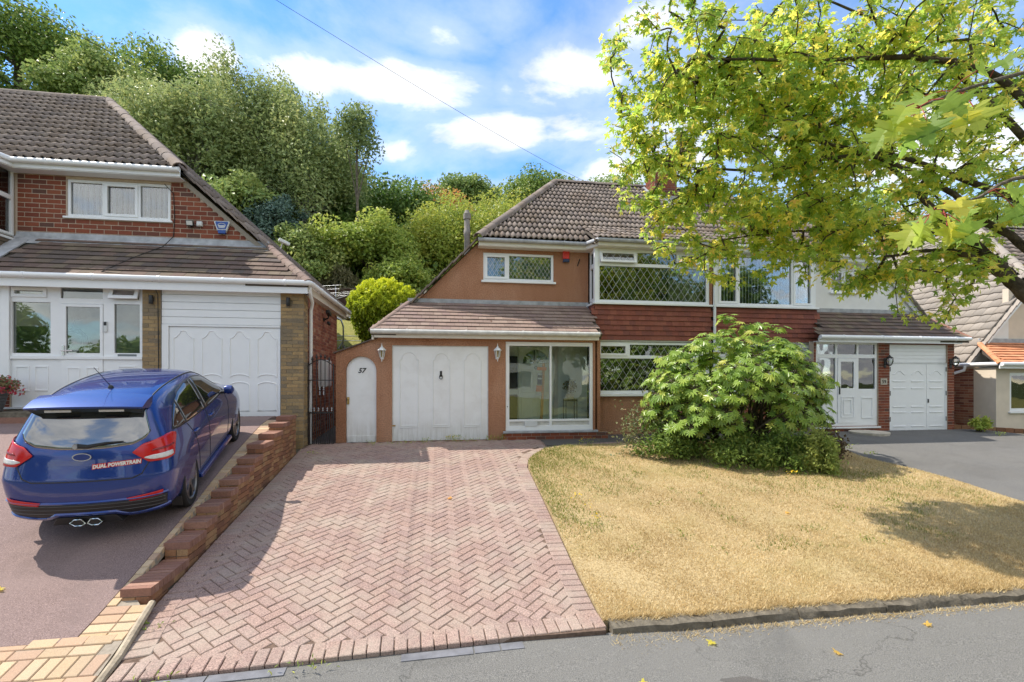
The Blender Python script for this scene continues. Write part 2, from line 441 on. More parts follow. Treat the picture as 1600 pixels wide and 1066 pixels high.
# ---------------------------------------------------------------- building helpers
WM = {}
def wmat(o):
    return WM.get(o.name, Matrix.Identity(4)) if o else Matrix.Identity(4)
def attach(o, parent):
    if parent is not None:
        o.parent = parent
        o.matrix_parent_inverse = wmat(parent).inverted()
def tag(o, label=None, cat=None, group=None, kind=None):
    for k, v in (('label', label), ('category', cat), ('group', group), ('kind', kind)):
        if v:
            o[k] = v
    return o
def thing(name, label, cat, loc=(0, 0, 0), rz=0.0, group=None):
    o = bpy.data.objects.new(name, None)
    COL.objects.link(o)
    o.empty_display_size = .2
    o.location = loc
    o.rotation_euler = (0, 0, rz)
    WM[o.name] = Matrix.Translation(Vector(loc)) @ Matrix.Rotation(rz, 4, 'Z')
    return tag(o, label, cat, group, 'thing')
def copy_thing(o, mtx, label=None, group=None, parent=None):
    c = o.copy()
    COL.objects.link(c)
    if parent is None:
        c.matrix_basis = mtx
        WM[c.name] = mtx
        if label:
            c['label'] = label
        if group:
            c['group'] = group
    else:
        c.parent = parent
        c.matrix_parent_inverse = o.matrix_parent_inverse.copy()
    for ch in o.children:
        copy_thing(ch, None, parent=c)
    return c
def link_mesh(name, me, mat, parent=None, loc=None, kind=None):
    o = bpy.data.objects.new(name, me)
    COL.objects.link(o)
    if mat is not None and not me.materials:
        me.materials.append(M[mat] if isinstance(mat, str) else mat)
    if loc is not None:
        o.location = loc
    attach(o, parent)
    if parent is not None:
        WM[o.name] = Matrix.Translation(Vector(loc)) if loc is not None else Matrix.Identity(4)
    if kind:
        o['kind'] = kind
    return o
def np_mesh(name, V, F, smooth=False, attrs=None):
    """V (n,3); F (m,k) all faces with k corners"""
    me = bpy.data.meshes.new(name)
    V = np.ascontiguousarray(V, np.float32)
    F = np.ascontiguousarray(F, np.int32)
    m, k = F.shape
    me.vertices.add(len(V))
    me.vertices.foreach_set('co', V.ravel())
    me.loops.add(m * k)
    me.loops.foreach_set('vertex_index', F.ravel())
    me.polygons.add(m)
    me.polygons.foreach_set('loop_start', np.arange(0, m * k, k, dtype=np.int32))
    me.polygons.foreach_set('loop_total', np.full(m, k, np.int32))
    me.polygons.foreach_set('use_smooth', np.full(m, bool(smooth)))
    me.update(calc_edges=True)
    for an, dom, val in attrs or ():
        a = me.attributes.new(an, 'FLOAT', dom)
        a.data.foreach_set('value', np.ascontiguousarray(val, np.float32))
    return me
class MB:
    def __init__(s, T=None):
        s.v, s.f, s.T = [], [], T
    def add(s, vs, fs):
        b = len(s.v)
        s.v += [tuple(q) for q in vs]
        s.f += [tuple(b + i for i in q) for q in fs]
        return s
    def box(s, x0, x1, y0, y1, z0, z1):
        return s.add([(x0, y0, z0), (x1, y0, z0), (x1, y1, z0), (x0, y1, z0), (x0, y0, z1), (x1, y0, z1), (x1, y1, z1), (x0, y1, z1)],
                     [(0, 3, 2, 1), (4, 5, 6, 7), (0, 1, 5, 4), (1, 2, 6, 5), (2, 3, 7, 6), (3, 0, 4, 7)])
    def hexa(s, p):
        return s.add(p, [(0, 3, 2, 1), (4, 5, 6, 7), (0, 1, 5, 4), (1, 2, 6, 5), (2, 3, 7, 6), (3, 0, 4, 7)])
    def prism(s, poly, a0, a1, axis='y'):
        """poly of (p, q): (x, z) along y, (y, z) along x, (x, y) along z"""
        n = len(poly)
        def pt(p, a):
            return {'y': (p[0], a, p[1]), 'x': (a, p[0], p[1]), 'z': (p[0], p[1], a)}[axis]
        vs = [pt(p, a0) for p in poly] + [pt(p, a1) for p in poly]
        fs = [tuple(range(n)), tuple(range(2 * n - 1, n - 1, -1))] + [(i, i + n, (i + 1) % n + n, (i + 1) % n) for i in range(n)]
        return s.add(vs, fs)
    def tube(s, pts, r, n=8, caps=True):
        pts = [Vector(p) for p in pts]
        rs = r if isinstance(r, (list, tuple)) else [r] * len(pts)
        vs, up = [], None
        for i, p in enumerate(pts):
            d = (pts[min(i + 1, len(pts) - 1)] - pts[max(i - 1, 0)]).normalized()
            if up is None:
                up = Vector((0, 0, 1)) if abs(d.z) < .9 else Vector((1, 0, 0))
            a = d.cross(up).normalized()
            b = a.cross(d).normalized()
            up = b
            for k in range(n):
                t = 2 * math.pi * k / n
                vs.append(p + (a * math.cos(t) + b * math.sin(t)) * rs[i])
        fs = []
        for i in range(len(pts) - 1):
            for k in range(n):
                k2 = (k + 1) % n
                fs.append((i * n + k, i * n + k2, (i + 1) * n + k2, (i + 1) * n + k))
        if caps:
            fs += [tuple(range(n - 1, -1, -1)), tuple((len(pts) - 1) * n + k for k in range(n))]
        return s.add(vs, fs)
    def lathe(s, prof, c=(0, 0, 0), n=16, axis='z'):
        vs, fs = [], []
        for (r, z) in prof:
            for k in range(n):
                t = 2 * math.pi * k / n
                q = (r * math.cos(t), r * math.sin(t), z)
                if axis == 'y':
                    q = (q[0], q[2], q[1])
                elif axis == 'x':
                    q = (q[2], q[0], q[1])
                vs.append((c[0] + q[0], c[1] + q[1], c[2] + q[2]))
        for i in range(len(prof) - 1):
            for k in range(n):
                k2 = (k + 1) % n
                fs.append((i * n + k, i * n + k2, (i + 1) * n + k2, (i + 1) * n + k))
        fs += [tuple(range(n - 1, -1, -1)), tuple((len(prof) - 1) * n + k for k in range(n))]
        return s.add(vs, fs)
    def slab(s, x0, x1, z0, z1, holes, y0, y1):
        """upright slab with rectangular holes (x0,x1,z0,z1)"""
        xs = sorted({x0, x1, *[min(max(h[i], x0), x1) for h in holes for i in (0, 1)]})
        zs = sorted({z0, z1, *[min(max(h[i], z0), z1) for h in holes for i in (2, 3)]})
        nx, nz = len(xs) - 1, len(zs) - 1
        def solid(i, j):
            if not (0 <= i < nx and 0 <= j < nz):
                return False
            cx, cz = (xs[i] + xs[i + 1]) / 2, (zs[j] + zs[j + 1]) / 2
            return not any(h[0] < cx < h[1] and h[2] < cz < h[3] for h in holes)
        for i in range(nx):
            for j in range(nz):
                if not solid(i, j):
                    continue
                a, b, c, d = xs[i], xs[i + 1], zs[j], zs[j + 1]
                vs = [(a, y0, c), (b, y0, c), (b, y0, d), (a, y0, d), (a, y1, c), (b, y1, c), (b, y1, d), (a, y1, d)]
                fs = [(0, 1, 2, 3), (4, 7, 6, 5)]
                if not solid(i - 1, j): fs.append((0, 3, 7, 4))
                if not solid(i + 1, j): fs.append((1, 5, 6, 2))
                if not solid(i, j - 1): fs.append((0, 4, 5, 1))
                if not solid(i, j + 1): fs.append((3, 2, 6, 7))
                s.add(vs, fs)
        return s
    def mesh(s, name, smooth=False):
        me = bpy.data.meshes.new(name)
        v = s.v if s.T is None else [tuple(s.T @ Vector(q)) for q in s.v]
        me.from_pydata(v, [], s.f)
        bm = bmesh.new()
        bm.from_mesh(me)
        bmesh.ops.recalc_face_normals(bm, faces=bm.faces)
        bm.to_mesh(me)
        bm.free()
        if smooth:
            me.polygons.foreach_set('use_smooth', np.ones(len(me.polygons), bool))
            try:
                me.set_sharp_from_angle(angle=R(40))
            except Exception:
                pass
        me.update()
        return me
    def build(s, name, mat, parent=None, smooth=False, bevel=0, kind=None, origin=None):
        me = s.mesh(name, smooth)
        if origin is not None:
            me.transform(Matrix.Translation(-Vector(origin)))
        o = link_mesh(name, me, mat, parent, origin, kind)
        if bevel:
            b = o.modifiers.new('bevel', 'BEVEL')
            b.width = bevel
            b.segments = 2
            b.limit_method = 'ANGLE'
            b.angle_limit = R(40)
        return o
def cube_mesh(name):
    return MB().box(-.5, .5, -.5, .5, -.5, .5).mesh(name)
def pxy(p):
    s_, c_ = math.sin(YAW), math.cos(YAW)
    d = s_ * p[0] + c_ * p[1]
    if d < .2:
        return None, None, d
    return 800 + 750 * (c_ * p[0] - s_ * p[1]) / d, 595 - 750 * p[2] / d, d
def pieces(name, me, mat, parent, mats, limit=300, stuff_name=None):
    """alike pieces: the nearest in view as objects sharing one mesh, the rest joined"""
    me.materials.clear()
    me.materials.append(M[mat])
    sc_ = []
    for m in mats:
        x, y, d = pxy(m.translation)
        inv = x is not None and -40 < x < 1640 and -40 < y < 1106
        sc_.append(d if inv else 1e5 + abs(d))
    order = sorted(range(len(mats)), key=lambda i: sc_[i])
    single = [i for i in order[:limit] if sc_[i] < 1e5]
    ss = set(single)
    rest = [i for i in order if i not in ss]
    pinv = wmat(parent).inverted()
    for i in single:
        o = bpy.data.objects.new(name, me)
        COL.objects.link(o)
        o.matrix_basis = mats[i]
        o.parent = parent
        o.matrix_parent_inverse = pinv
    if rest:
        v0 = np.array([q.co[:] for q in me.vertices])
        h = np.c_[v0, np.ones(len(v0))]
        A = np.array([np.array(mats[i]) for i in rest])
        V = np.einsum('nij,kj->nki', A, h)[:, :, :3]
        sm = bool(me.polygons[0].use_smooth)
        new = bpy.data.meshes.new(name)
        k = len(v0)
        polys = [tuple(p.vertices) for p in me.polygons]
        sizes = {len(p) for p in polys}
        if len(sizes) == 1:
            F0 = np.array(polys)
            F = (F0[None] + (np.arange(len(rest)) * k)[:, None, None]).reshape(-1, F0.shape[1])
            new = np_mesh(name, V.reshape(-1, 3), F, sm)
        else:
            fs = [tuple(j + r_ * k for j in p) for r_ in range(len(rest)) for p in polys]
            new.from_pydata(V.reshape(-1, 3).tolist(), [], fs)
        new.materials.append(M[mat])
        link_mesh(stuff_name or name + '_field', new, None, parent, kind='stuff')
def sub_iv(iv, holes):
    out = [iv]
    for a, b in holes:
        nxt = []
        for c, d in out:
            if b <= c or a >= d:
                nxt.append((c, d))
            else:
                if a > c: nxt.append((c, a))
                if b < d: nxt.append((b, d))
        out = nxt
    return [q for q in out if q[1] - q[0] > .02]
BRICK = cube_mesh('brick')
def brickwork(parent, mat, a0, a1, z0, z1, T, holes=(), limits=None, course=.075, length=.225, joint=.010, depth=.03, proud=.006, limit=300, name='brick', flemish=False, jit=.0015):
    """bricks proud of a mortar wall face. local frame of T: x along the wall, -y outward, z up"""
    mats = []
    n = int(round((z1 - z0) / course))
    for j in range(n):
        za, zb = z0 + j * course, z0 + (j + 1) * course
        zm = (za + zb) / 2
        iv = [(a0, a1)] if limits is None else limits(zm)
        hs = [(h[0], h[1]) for h in holes if h[2] < zm < h[3]]
        for (c, d) in [q for i_ in iv for q in sub_iv(i_, hs)]:
            off = (j % 2) * length / 2
            k = math.floor((c - a0 - off) / length)
            x = a0 + off + k * length
            while x < d:
                l_, r_ = max(x, c), min(x + length, d)
                if r_ - l_ > .035:
                    p = proud + random.uniform(-jit, jit)
                    mats.append(T @ Matrix.Translation(((l_ + r_) / 2, depth / 2 - p, zm)) @ Matrix.Diagonal((r_ - l_ - joint, depth, course - joint, 1)))
                x += length
    me = BRICK.copy()
    pieces(name, me, mat, parent, mats, limit)
def tile_mesh_flat(wd, ln, th=.014):
    return MB().box(-wd / 2, wd / 2, 0, ln, 0, th).mesh('tile')
def tile_mesh_pan(wd, ln, h=.035, th=.016, n=6):
    """S-shaped pantile, long axis y up the slope"""
    vs, fs = [], []
    for y in (0, ln):
        for top in (0, 1):
            for i in range(n + 1):
                t = i / n
                z = h * (.5 - .5 * math.cos(2 * math.pi * t)) ** 1.3
                vs.append((-wd / 2 + wd * t, y, z + (th if top else -.004)))
    m = n + 1
    for i in range(n):
        fs.append((m + i, m + i + 1, 3 * m + i + 1, 3 * m + i))
        fs.append((i, m + i, m + i + 1, i + 1)[::-1])
    fs.append((0, m, 3 * m, 2 * m))
    fs.append((n, 2 * m + n, 3 * m + n, m + n))
    mb = MB().add(vs, fs)
    me = bpy.data.meshes.new('tile')
    me.from_pydata(mb.v, [], mb.f)
    me.polygons.foreach_set('use_smooth', [k % 2 == 0 and k < 2 * n for k in range(len(fs))])
    me.update()
    return me
def tiles(parent, mat, me, O, eu, ev, span, rows, gauge, width, pitch_lift=.028, stagger=False, name='tile', limit=300, edge=.0, jit=.003, v0=0.0):
    """rows of tiles from the eave up. span(v) -> (u0, u1) at slope distance v"""
    eu, ev = Vector(eu).normalized(), Vector(ev).normalized()
    nn = eu.cross(ev).normalized()
    tilt = pitch_lift / gauge
    ey = (ev - nn * tilt).normalized()
    ez = eu.cross(ey).normalized()
    mats = []
    for j in range(rows):
        v = v0 + j * gauge
        vm = v + gauge * .5
        u0, u1 = span(vm)
        off = width / 2 if (stagger and j % 2) else 0
        k0 = math.floor((u0 - off) / width)
        u = k0 * width + off
        while u < u1 + width:
            cu = u + width / 2
            if u0 - edge <= cu <= u1 + edge:
                P_ = Vector(O) + eu * cu + ev * v + nn * (pitch_lift + .012 + random.uniform(-jit, jit) * .5)
                rot = Matrix((eu, ey, ez)).transposed().to_4x4() @ Matrix.Rotation(random.uniform(-jit, jit) * 3, 4, 'Z')
                mats.append(Matrix.Translation(P_) @ rot)
            u += width
    pieces(name, me, mat, parent, mats, limit)
def ridge_tiles(parent, mat, p0, p1, r=.11, ln=.42, name='ridge_tile', n=7, side=None):
    p0, p1 = Vector(p0), Vector(p1)
    d = p1 - p0
    k = max(1, round(d.length / ln))
    L = d.length / k
    mb = MB()
    vs = []
    for (y, rr) in ((-.015, r), (L * .96, r * .97)):
        for q in range(n + 1):
            t = math.pi * q / n
            vs.append((rr * math.cos(t) * 1.05, y, rr * math.sin(t) * .9))
        for q in range(n + 1):
            t = math.pi * q / n
            vs.append(((rr - .022) * math.cos(t) * 1.05, y, (rr - .022) * math.sin(t) * .9))
    m = n + 1
    fs = []
    for q in range(n):
        fs += [(q, q + 1, 2 * m + q + 1, 2 * m + q), (q, m + q, m + q + 1, q + 1), (2 * m + q, 2 * m + q + 1, 3 * m + q + 1, 3 * m + q)]
    mb.add(vs, fs)
    me = mb.mesh(name, True)
    ey = d.normalized()
    ex = ey.cross(Vector((0, 0, 1))).normalized()
    ez = ex.cross(ey).normalized()
    rot = Matrix((ex, ey, ez)).transposed().to_4x4()
    mats = [Matrix.Translation(p0 + ey * (i * L) + Vector((0, 0, random.uniform(-.004, .006)))) @ rot @ Matrix.Rotation(random.uniform(-.02, .02), 4, 'Z') for i in range(k)]
    pieces(name, me, mat, parent, mats)
def strip(name, rows, zf, mat, parent=None, thick=.08, kind=None, nx=8):
    """ground sheet with thickness: rows of (y, x_left, x_right), following z = zf(x, y)"""
    V, F = [], []
    n = nx + 1
    for (y, a, b) in rows:
        for i in range(n):
            x = a + (b - a) * i / nx
            V.append((x, y, zf(x, y)))
    k = len(V)
    V += [(x, y, z - thick) for x, y, z in V]
    m = len(rows)
    for j in range(m - 1):
        for i in range(nx):
            q = (j * n + i, j * n + i + 1, (j + 1) * n + i + 1, (j + 1) * n + i)
            F.append(q)
            F.append(tuple(k + t for t in q[::-1]))
    rim = [i for i in range(n)] + [j * n + nx for j in range(1, m)] + [(m - 1) * n + i for i in range(nx - 1, -1, -1)] + [j * n for j in range(m - 2, 0, -1)]
    for a, b in zip(rim, rim[1:] + rim[:1]):
        F.append((b, a, a + k, b + k))
    return link_mesh(name, np_mesh(name, V, F), mat, parent, kind=kind)
def rows(y0, y1, step, xl, xr):
    n = max(1, int(math.ceil((y1 - y0) / step)))
    out = []
    for i in range(n + 1):
        y = y0 + (y1 - y0) * i / n
        out.append((y, xl(y) if callable(xl) else xl, xr(y) if callable(xr) else xr))
    return out
def lerp_tab(tab, y):
    if y <= tab[0][0]:
        return tab[0][1] + (y - tab[0][0]) * (tab[1][1] - tab[0][1]) / (tab[1][0] - tab[0][0])
    for (a, b), (c, d) in zip(tab, tab[1:]):
        if y <= c:
            return b + (d - b) * (y - a) / (c - a)
    return tab[-1][1]

# ---------------------------------------------------------------- ground levels
def z_plot(x, y):            # the brick drive and the dry lawn: one even slope
    return -2.626 + .12 * y if y < 10.4 else -1.378 + (y - 10.4) * .05
LEFT_TAB = [(3.9, -2.165), (4.6, -2.0), (5.3, -1.80), (6.0, -1.575), (7.2, -1.265), (8.4, -1.005), (9.4, -.815), (10.2, -.725), (12.5, -.70)]
def z_left(x, y):            # the red tarmac drive climbs more steeply
    return lerp_tab(LEFT_TAB, y)
def z_pave(x, y):
    return -2.192 - .035 * (3.9 - y) - .02 * max(0., min(1., (x - 1.3) / .5))
def z_hill(x, y):
    if y < 3.7:
        return -2.45
    if y < 15:
        return -2.95 + .12 * min(y, 11)
    t = max(0., min(1., (x + 22) / 60.))
    a = lerp_tab([(15, -1.3), (16.5, .9), (22, 2.9), (24.5, 3.3), (24.6, 3.3)], min(y, 24.5))
    k = .62 - .36 * t
    b = max(0, y - 24.5)
    crest = 30 - 10 * t
    b = crest * (1 - math.exp(-b * k * 1.15 / crest))
    return a + b
def flat(f, dz=0):
    return lambda x, y: f(x, y) + dz
# the land: one sheet out to the horizon
gx = np.concatenate([np.linspace(-600, -70, 14), np.linspace(-60, 70, 66), np.linspace(80, 600, 14)])
gy = np.concatenate([np.linspace(-600, -30, 12), np.linspace(-20, 3.5, 6), np.linspace(3.75, 30, 36), np.linspace(32, 110, 34), np.linspace(130, 700, 12)])
GX, GY = np.meshgrid(gx, gy)
GZ = np.array([[z_hill(a, b) + (rng.normal() * .25 if b > 27 else 0) for a in gx] for b in gy])
nx_, ny_ = len(gx), len(gy)
ii = np.arange(nx_ * ny_).reshape(ny_, nx_)
F = np.stack([ii[:-1, :-1], ii[:-1, 1:], ii[1:, 1:], ii[1:, :-1]], -1).reshape(-1, 4)
link_mesh('ground', np_mesh('ground', np.stack([GX, GY, GZ], -1).reshape(-1, 3), F, True), 'hill', kind='structure')


# ---------------------------------------------------------------- pavement, road
def pave_top(x):
    return 3.70 if x < -2.6 else (3.72 + (x + 2.6) * .035 if x < 1.4 else 3.98)
strip('pavement', rows(-1.5, 4.0, .4, -14, 14), z_pave, 'asphalt_grey', kind='structure', thick=.2, nx=40)
strip('road', rows(-9, -1.55, 2, -60, 60), lambda x, y: -2.47, 'asphalt_patch', kind='structure', thick=.2)
pt = MB()
zz = z_pave(2.3, 3.2)
pt.prism([(1.98, 3.36), (2.33, 3.12), (2.50, 3.17), (2.17, 3.42)], zz - .03, zz + .004, 'z')
pt.build('asphalt_patch', 'asphalt_patch', kind='structure')
# opposite side of the street, seen only in window glass
strip('far_verge', rows(-30, -9.05, 3, -60, 60), lambda x, y: -2.35 - .04 * (y + 9), 'garden', kind='structure', thick=.2)

# ---------------------------------------------------------------- the red block-paved drive
def edge_left(y):
    return lerp_tab([(3.7, -2.32), (4.78, -2.54), (10.6, -2.76)], y)
BORD = [(1.44, 4.06), (1.45, 4.80), (1.49, 5.59), (1.55, 6.80), (1.59, 7.78), (1.63, 8.67), (1.72, 9.05), (1.90, 9.45), (2.25, 9.83), (2.97, 10.06), (4.5, 10.2), (6.6, 10.25)]
def xr_drive(y):
    return lerp_tab([(b, a) for a, b in BORD[:9]], y) if y < 9.83 else 2.25
drive = strip('driveway', rows(3.975, 9.8, .3, edge_left, xr_drive) + rows(9.9, 10.93, .3, edge_left, 2.25), flat(z_plot, -.007), 'paver_bed', kind='structure')
strip('front_path', rows(10.27, 11.48, .3, 2.26, 8.9), flat(z_plot, -.02), 'asphalt_patch', kind='structure')
def paver_mesh(w_, l_, h_=.05, ch=.006):
    a, b = w_ / 2, l_ / 2
    v = [(-a, -b, -h_), (a, -b, -h_), (a, b, -h_), (-a, b, -h_), (-a, -b, -ch), (a, -b, -ch), (a, b, -ch), (-a, b, -ch),
         (-a + ch, -b + ch, 0), (a - ch, -b + ch, 0), (a - ch, b - ch, 0), (-a + ch, b - ch, 0)]
    f = [(0, 1, 5, 4), (1, 2, 6, 5), (2, 3, 7, 6), (3, 0, 4, 7), (4, 5, 9, 8), (5, 6, 10, 9), (6, 7, 11, 10), (7, 4, 8, 11), (8, 9, 10, 11)]
    me = bpy.data.meshes.new('paver')
    me.from_pydata(v, [], f)
    me.update()
    return me
def ground_mtx(x, y, zf, ang, dz=0.0, jit=.0):
    e = .05
    nx = (zf(x + e, y) - zf(x - e, y)) / (2 * e)
    ny = (zf(x, y + e) - zf(x, y - e)) / (2 * e)
    n = Vector((-nx + random.uniform(-jit, jit), -ny + random.uniform(-jit, jit), 1)).normalized()
    d = Vector((math.cos(ang), math.sin(ang), 0))
    ex = (d - n * d.dot(n)).normalized()
    ey = n.cross(ex)
    return Matrix.Translation((x, y, zf(x, y) + dz)) @ Matrix((ex, ey, n)).transposed().to_4x4()
U = .1035
c45 = math.sqrt(.5)
mats = []
# the inner line of the border, offset from the outer line
def inner_right(y):
    if y < 8.6:
        return lerp_tab([(b, a) for a, b in BORD[:6]], y) - .215
    return lerp_tab([(8.6, 1.41), (9.0, 1.47), (9.5, 1.60), (9.8, 1.78), (10.0, 2.05), (10.02, 2.24)], y)
for i in range(-90, 90):
    for j in range(-90, 90):
        for (ox, oy, ang) in ((1.0, .5, 0), (3.5, 1.0, 90)):
            k = 4 * i + j
            p, q = (k + ox) * U, (j + oy) * U
            x, y = (p - q) * c45, (p + q) * c45 + 4.0
            if not (4.0 + max(0, x + 2.4) * .04 < y < 10.88):
                continue
            if not (edge_left(y) + .13 < x < (inner_right(y) + .06 if y < 10.02 else 2.24)):
                continue
            mats.append(ground_mtx(x, y, z_plot, R(ang + 45) + random.uniform(-.012, .012), random.uniform(-.003, .003), .006))
pieces('paver', paver_mesh(.1985, .0968), 'paver_red', drive, mats)
# soldier courses round the edge
mats = []
def soldiers(path, side, mats, zf, dz=.004, step=.1035, depth=.2):
    """bricks square to a polyline; side = +1 puts them left of its direction"""
    L = [0]
    for a, b in zip(path, path[1:]):
        L.append(L[-1] + math.hypot(b[0] - a[0], b[1] - a[1]))
    n = int(L[-1] / step)
    for i in range(n):
        t = (i + .5) * L[-1] / n
        k = max(q for q in range(len(L) - 1) if L[q] <= t)
        f = (t - L[k]) / (L[k + 1] - L[k])
        ax, ay = path[k]; bx, by = path[k + 1]
        x, y = ax + (bx - ax) * f, ay + (by - ay) * f
        # smoothed direction
        a0 = math.atan2(by - ay, bx - ax)
        nb = None
        if f > .5 and k + 2 < len(path): nb, wt = math.atan2(path[k + 2][1] - by, path[k + 2][0] - bx), f - .5
        elif f < .5 and k > 0: nb, wt = math.atan2(ay - path[k - 1][1], ax - path[k - 1][0]), .5 - f
        ang = a0 if nb is None else a0 + (nb - a0) * wt
        px_, py_ = x - math.sin(ang) * depth / 2 * side, y + math.cos(ang) * depth / 2 * side
        mats.append(ground_mtx(px_, py_, zf, ang + R(90) + random.uniform(-.01, .01), dz + random.uniform(-.002, .002), .006))
soldiers(BORD, 1, mats, z_plot)
soldiers([(-2.36, 3.84), (1.24, 4.0), (1.46, 4.01)], 1, mats, z_plot)
soldiers([(edge_left(10.3), 10.3), (edge_left(4.78), 4.78), (edge_left(4.08), 4.08)], 1, mats, z_plot)
pieces('border_paver', paver_mesh(.1985, .0968), 'paver_red', drive, mats)
# flush blue bricks where the drive meets the pavement
mb = MB()
mats = []
x = -2.30
for w_ in (.62, .55, .60, .24, .58, .22, .20):
    if x < .55 and random.random() < .8:
        mats.append(ground_mtx(x + w_ / 2, 3.84 + (x + w_ / 2 + 2.36) * .0444 - .056, lambda a, b: z_pave(0, 3.75) + .010, R(2)) @ Matrix.Diagonal((w_ - .012, .10, .08, 1)) @ Matrix.Translation((0, 0, -.5)))
    x += w_
pieces('kerb_brick', BRICK.copy(), 'brick_blue', drive, mats)

# ---------------------------------------------------------------- left: red tarmac drive, buff brick strip, retaining wall
def tar_r(y):
    return lerp_tab([(4.2, -2.86), (6.17, -2.90), (8.0, -3.08), (9.92, -3.26), (10.5, -3.28)], y)
strip('tarmac_drive', rows(4.30, 10.46, .3, -13, tar_r), z_left, 'tarmac_red', kind='structure', nx=10)
def wall_r(y):
    return -2.56 - (y - 4.76) * .0375
def wall_l(y):
    return wall_r(y) - .225
def buff_r(y):
    return -2.46 - (y - 3.9) * .09 if y < 4.74 else wall_l(y) - .004
strip_ = strip('brick_strip', rows(3.80, 4.24, .2, -13, buff_r) + rows(4.32, 9.95, .3, tar_r, buff_r), flat(z_left, -.010), 'mortar_grey', kind='structure', nx=6)
mats = []
# herringbone-like bands across the mouth of the drive, then a border up beside the tarmac
y = 3.84
for r_, (dep, wid_) in enumerate(((.1, .2), (.2, .1), (.1, .2), (.1, .2))):
    y += dep / 2
    x = -9 + (.1 if r_ == 3 else .03 * r_)
    while x < -2.46 - (y - 3.9) * .09 - wid_:
        mats.append(ground_mtx(x + wid_ / 2, y, z_left, R(0) if wid_ == .2 else R(90), random.uniform(-.002, .002), .004))
        x += wid_ + .0045
    y += dep / 2 + .004
y = 4.33
while y < 9.9:
    a, b = tar_r(y) + .005, buff_r(y)
    n = max(1, round((b - a) / .2085)) if y < 6.0 else 1
    x = a
    while x < b - .03:
        wd = min(.2035, b - x)
        mats.append(ground_mtx(x + wd / 2, y, z_left, 0, random.uniform(-.002, .002), .004) @ Matrix.Diagonal((wd / .2035, 1, 1, 1)))
        x += .2085
    y += .1035
pieces('paver', paver_mesh(.2035, .0985), 'paver_buff', strip_, mats)
# rounded concrete edging between the two drives
mb = MB()
mb.tube([(-2.395, 3.82, -2.175), (-2.42, 4.1, -2.125), (-2.47, 4.4, -2.06), (-2.525, 4.74, -1.99)], [.032, .034, .034, .03], 8)
tag(mb.build('edging_kerb', 'kerb_buff', smooth=True), 'narrow rounded concrete edging at the foot of the stepped brick wall', 'kerb')
STEPS = [(4.76, -1.865), (5.50, -1.695), (5.92, -1.605), (6.22, -1.505), (6.64, -1.42), (6.90, -1.325), (7.33, -1.235), (7.54, -1.14), (7.95, -.985), (8.50, -.885), (9.05, -.76), (9.50, -.67), (9.98, None)]
gw = thing('garden_wall', 'low stepped brick retaining wall between the tarmac drive and the block-paved drive', 'wall', (-2.7, 7.3, -1.8))
core = MB()
brk, cop = [], []
CAP = .072
for (ya, zt), (yb, _) in zip(STEPS, STEPS[1:]):
    zb = min(z_plot(0, ya), z_left(0, ya)) - .1
    g_ = .004
    core.hexa([(wall_l(ya) + g_ + .012, ya + .012, zb), (wall_r(ya) - .018, ya + .012, zb), (wall_r(yb) - .018, yb + .012, zb), (wall_l(yb) + g_ + .012, yb + .012, zb),
               (wall_l(ya) + g_ + .012, ya + .012, zt - .012), (wall_r(ya) - .018, ya + .012, zt - .012), (wall_r(yb) - .018, yb + .012, zt - .012), (wall_l(yb) + g_ + .012, yb + .012, zt - .012)])
    n = max(1, round((yb - ya + .01) / .076))
    for i in range(n):
        y = ya + (i + .5) * (yb - ya) / n
        cop.append(Matrix.Translation(((wall_l(y) + wall_r(y)) / 2, y, zt - CAP / 2 + random.uniform(-.002, .003))) @ Matrix.Rotation(random.uniform(-.01, .01), 4, 'Z') @ Matrix.Diagonal((.25, (yb - ya) / n - .011, CAP, 1)))
    z = zt - CAP
    j = 0
    course = .072
    while z > zb + .02:
        zc = z - course / 2
        # stretchers on both long faces, one step at a time
        y = ya - (j % 2) * .11
        while y < yb:
            a, b = max(y, ya), min(y + .22, yb)
            if b - a > .03 and zc > z_plot(0, b) - .05:
                ym = (a + b) / 2
                p = random.uniform(0, .003)
                brk.append(Matrix.Translation((wall_r(ym) - .05 + p, ym, zc)) @ Matrix.Diagonal((.10, b - a - .009, course - .009, 1)))
                if zc > z_left(0, b) - .05:
                    brk.append(Matrix.Translation((wall_l(ym) + .05 - p, ym, zc)) @ Matrix.Diagonal((.10, b - a - .009, course - .009, 1)))
            y += .22
        # the exposed end of the step
        if ya < 5 or zc > zt - .2:
            for xx in (wall_l(ya) + .056, wall_r(ya) - .056):
                brk.append(Matrix.Translation((xx, ya + .05 - random.uniform(0, .003), zc)) @ Matrix.Diagonal((.104, .10, course - .009, 1)))
        z -= course
        j += 1
core = core.build('core', 'mortar_grey', gw)
pieces('brick', BRICK.copy(), 'brick_wall', gw, brk)
pieces('coping_brick', BRICK.copy(), 'brick_coping', gw, cop)

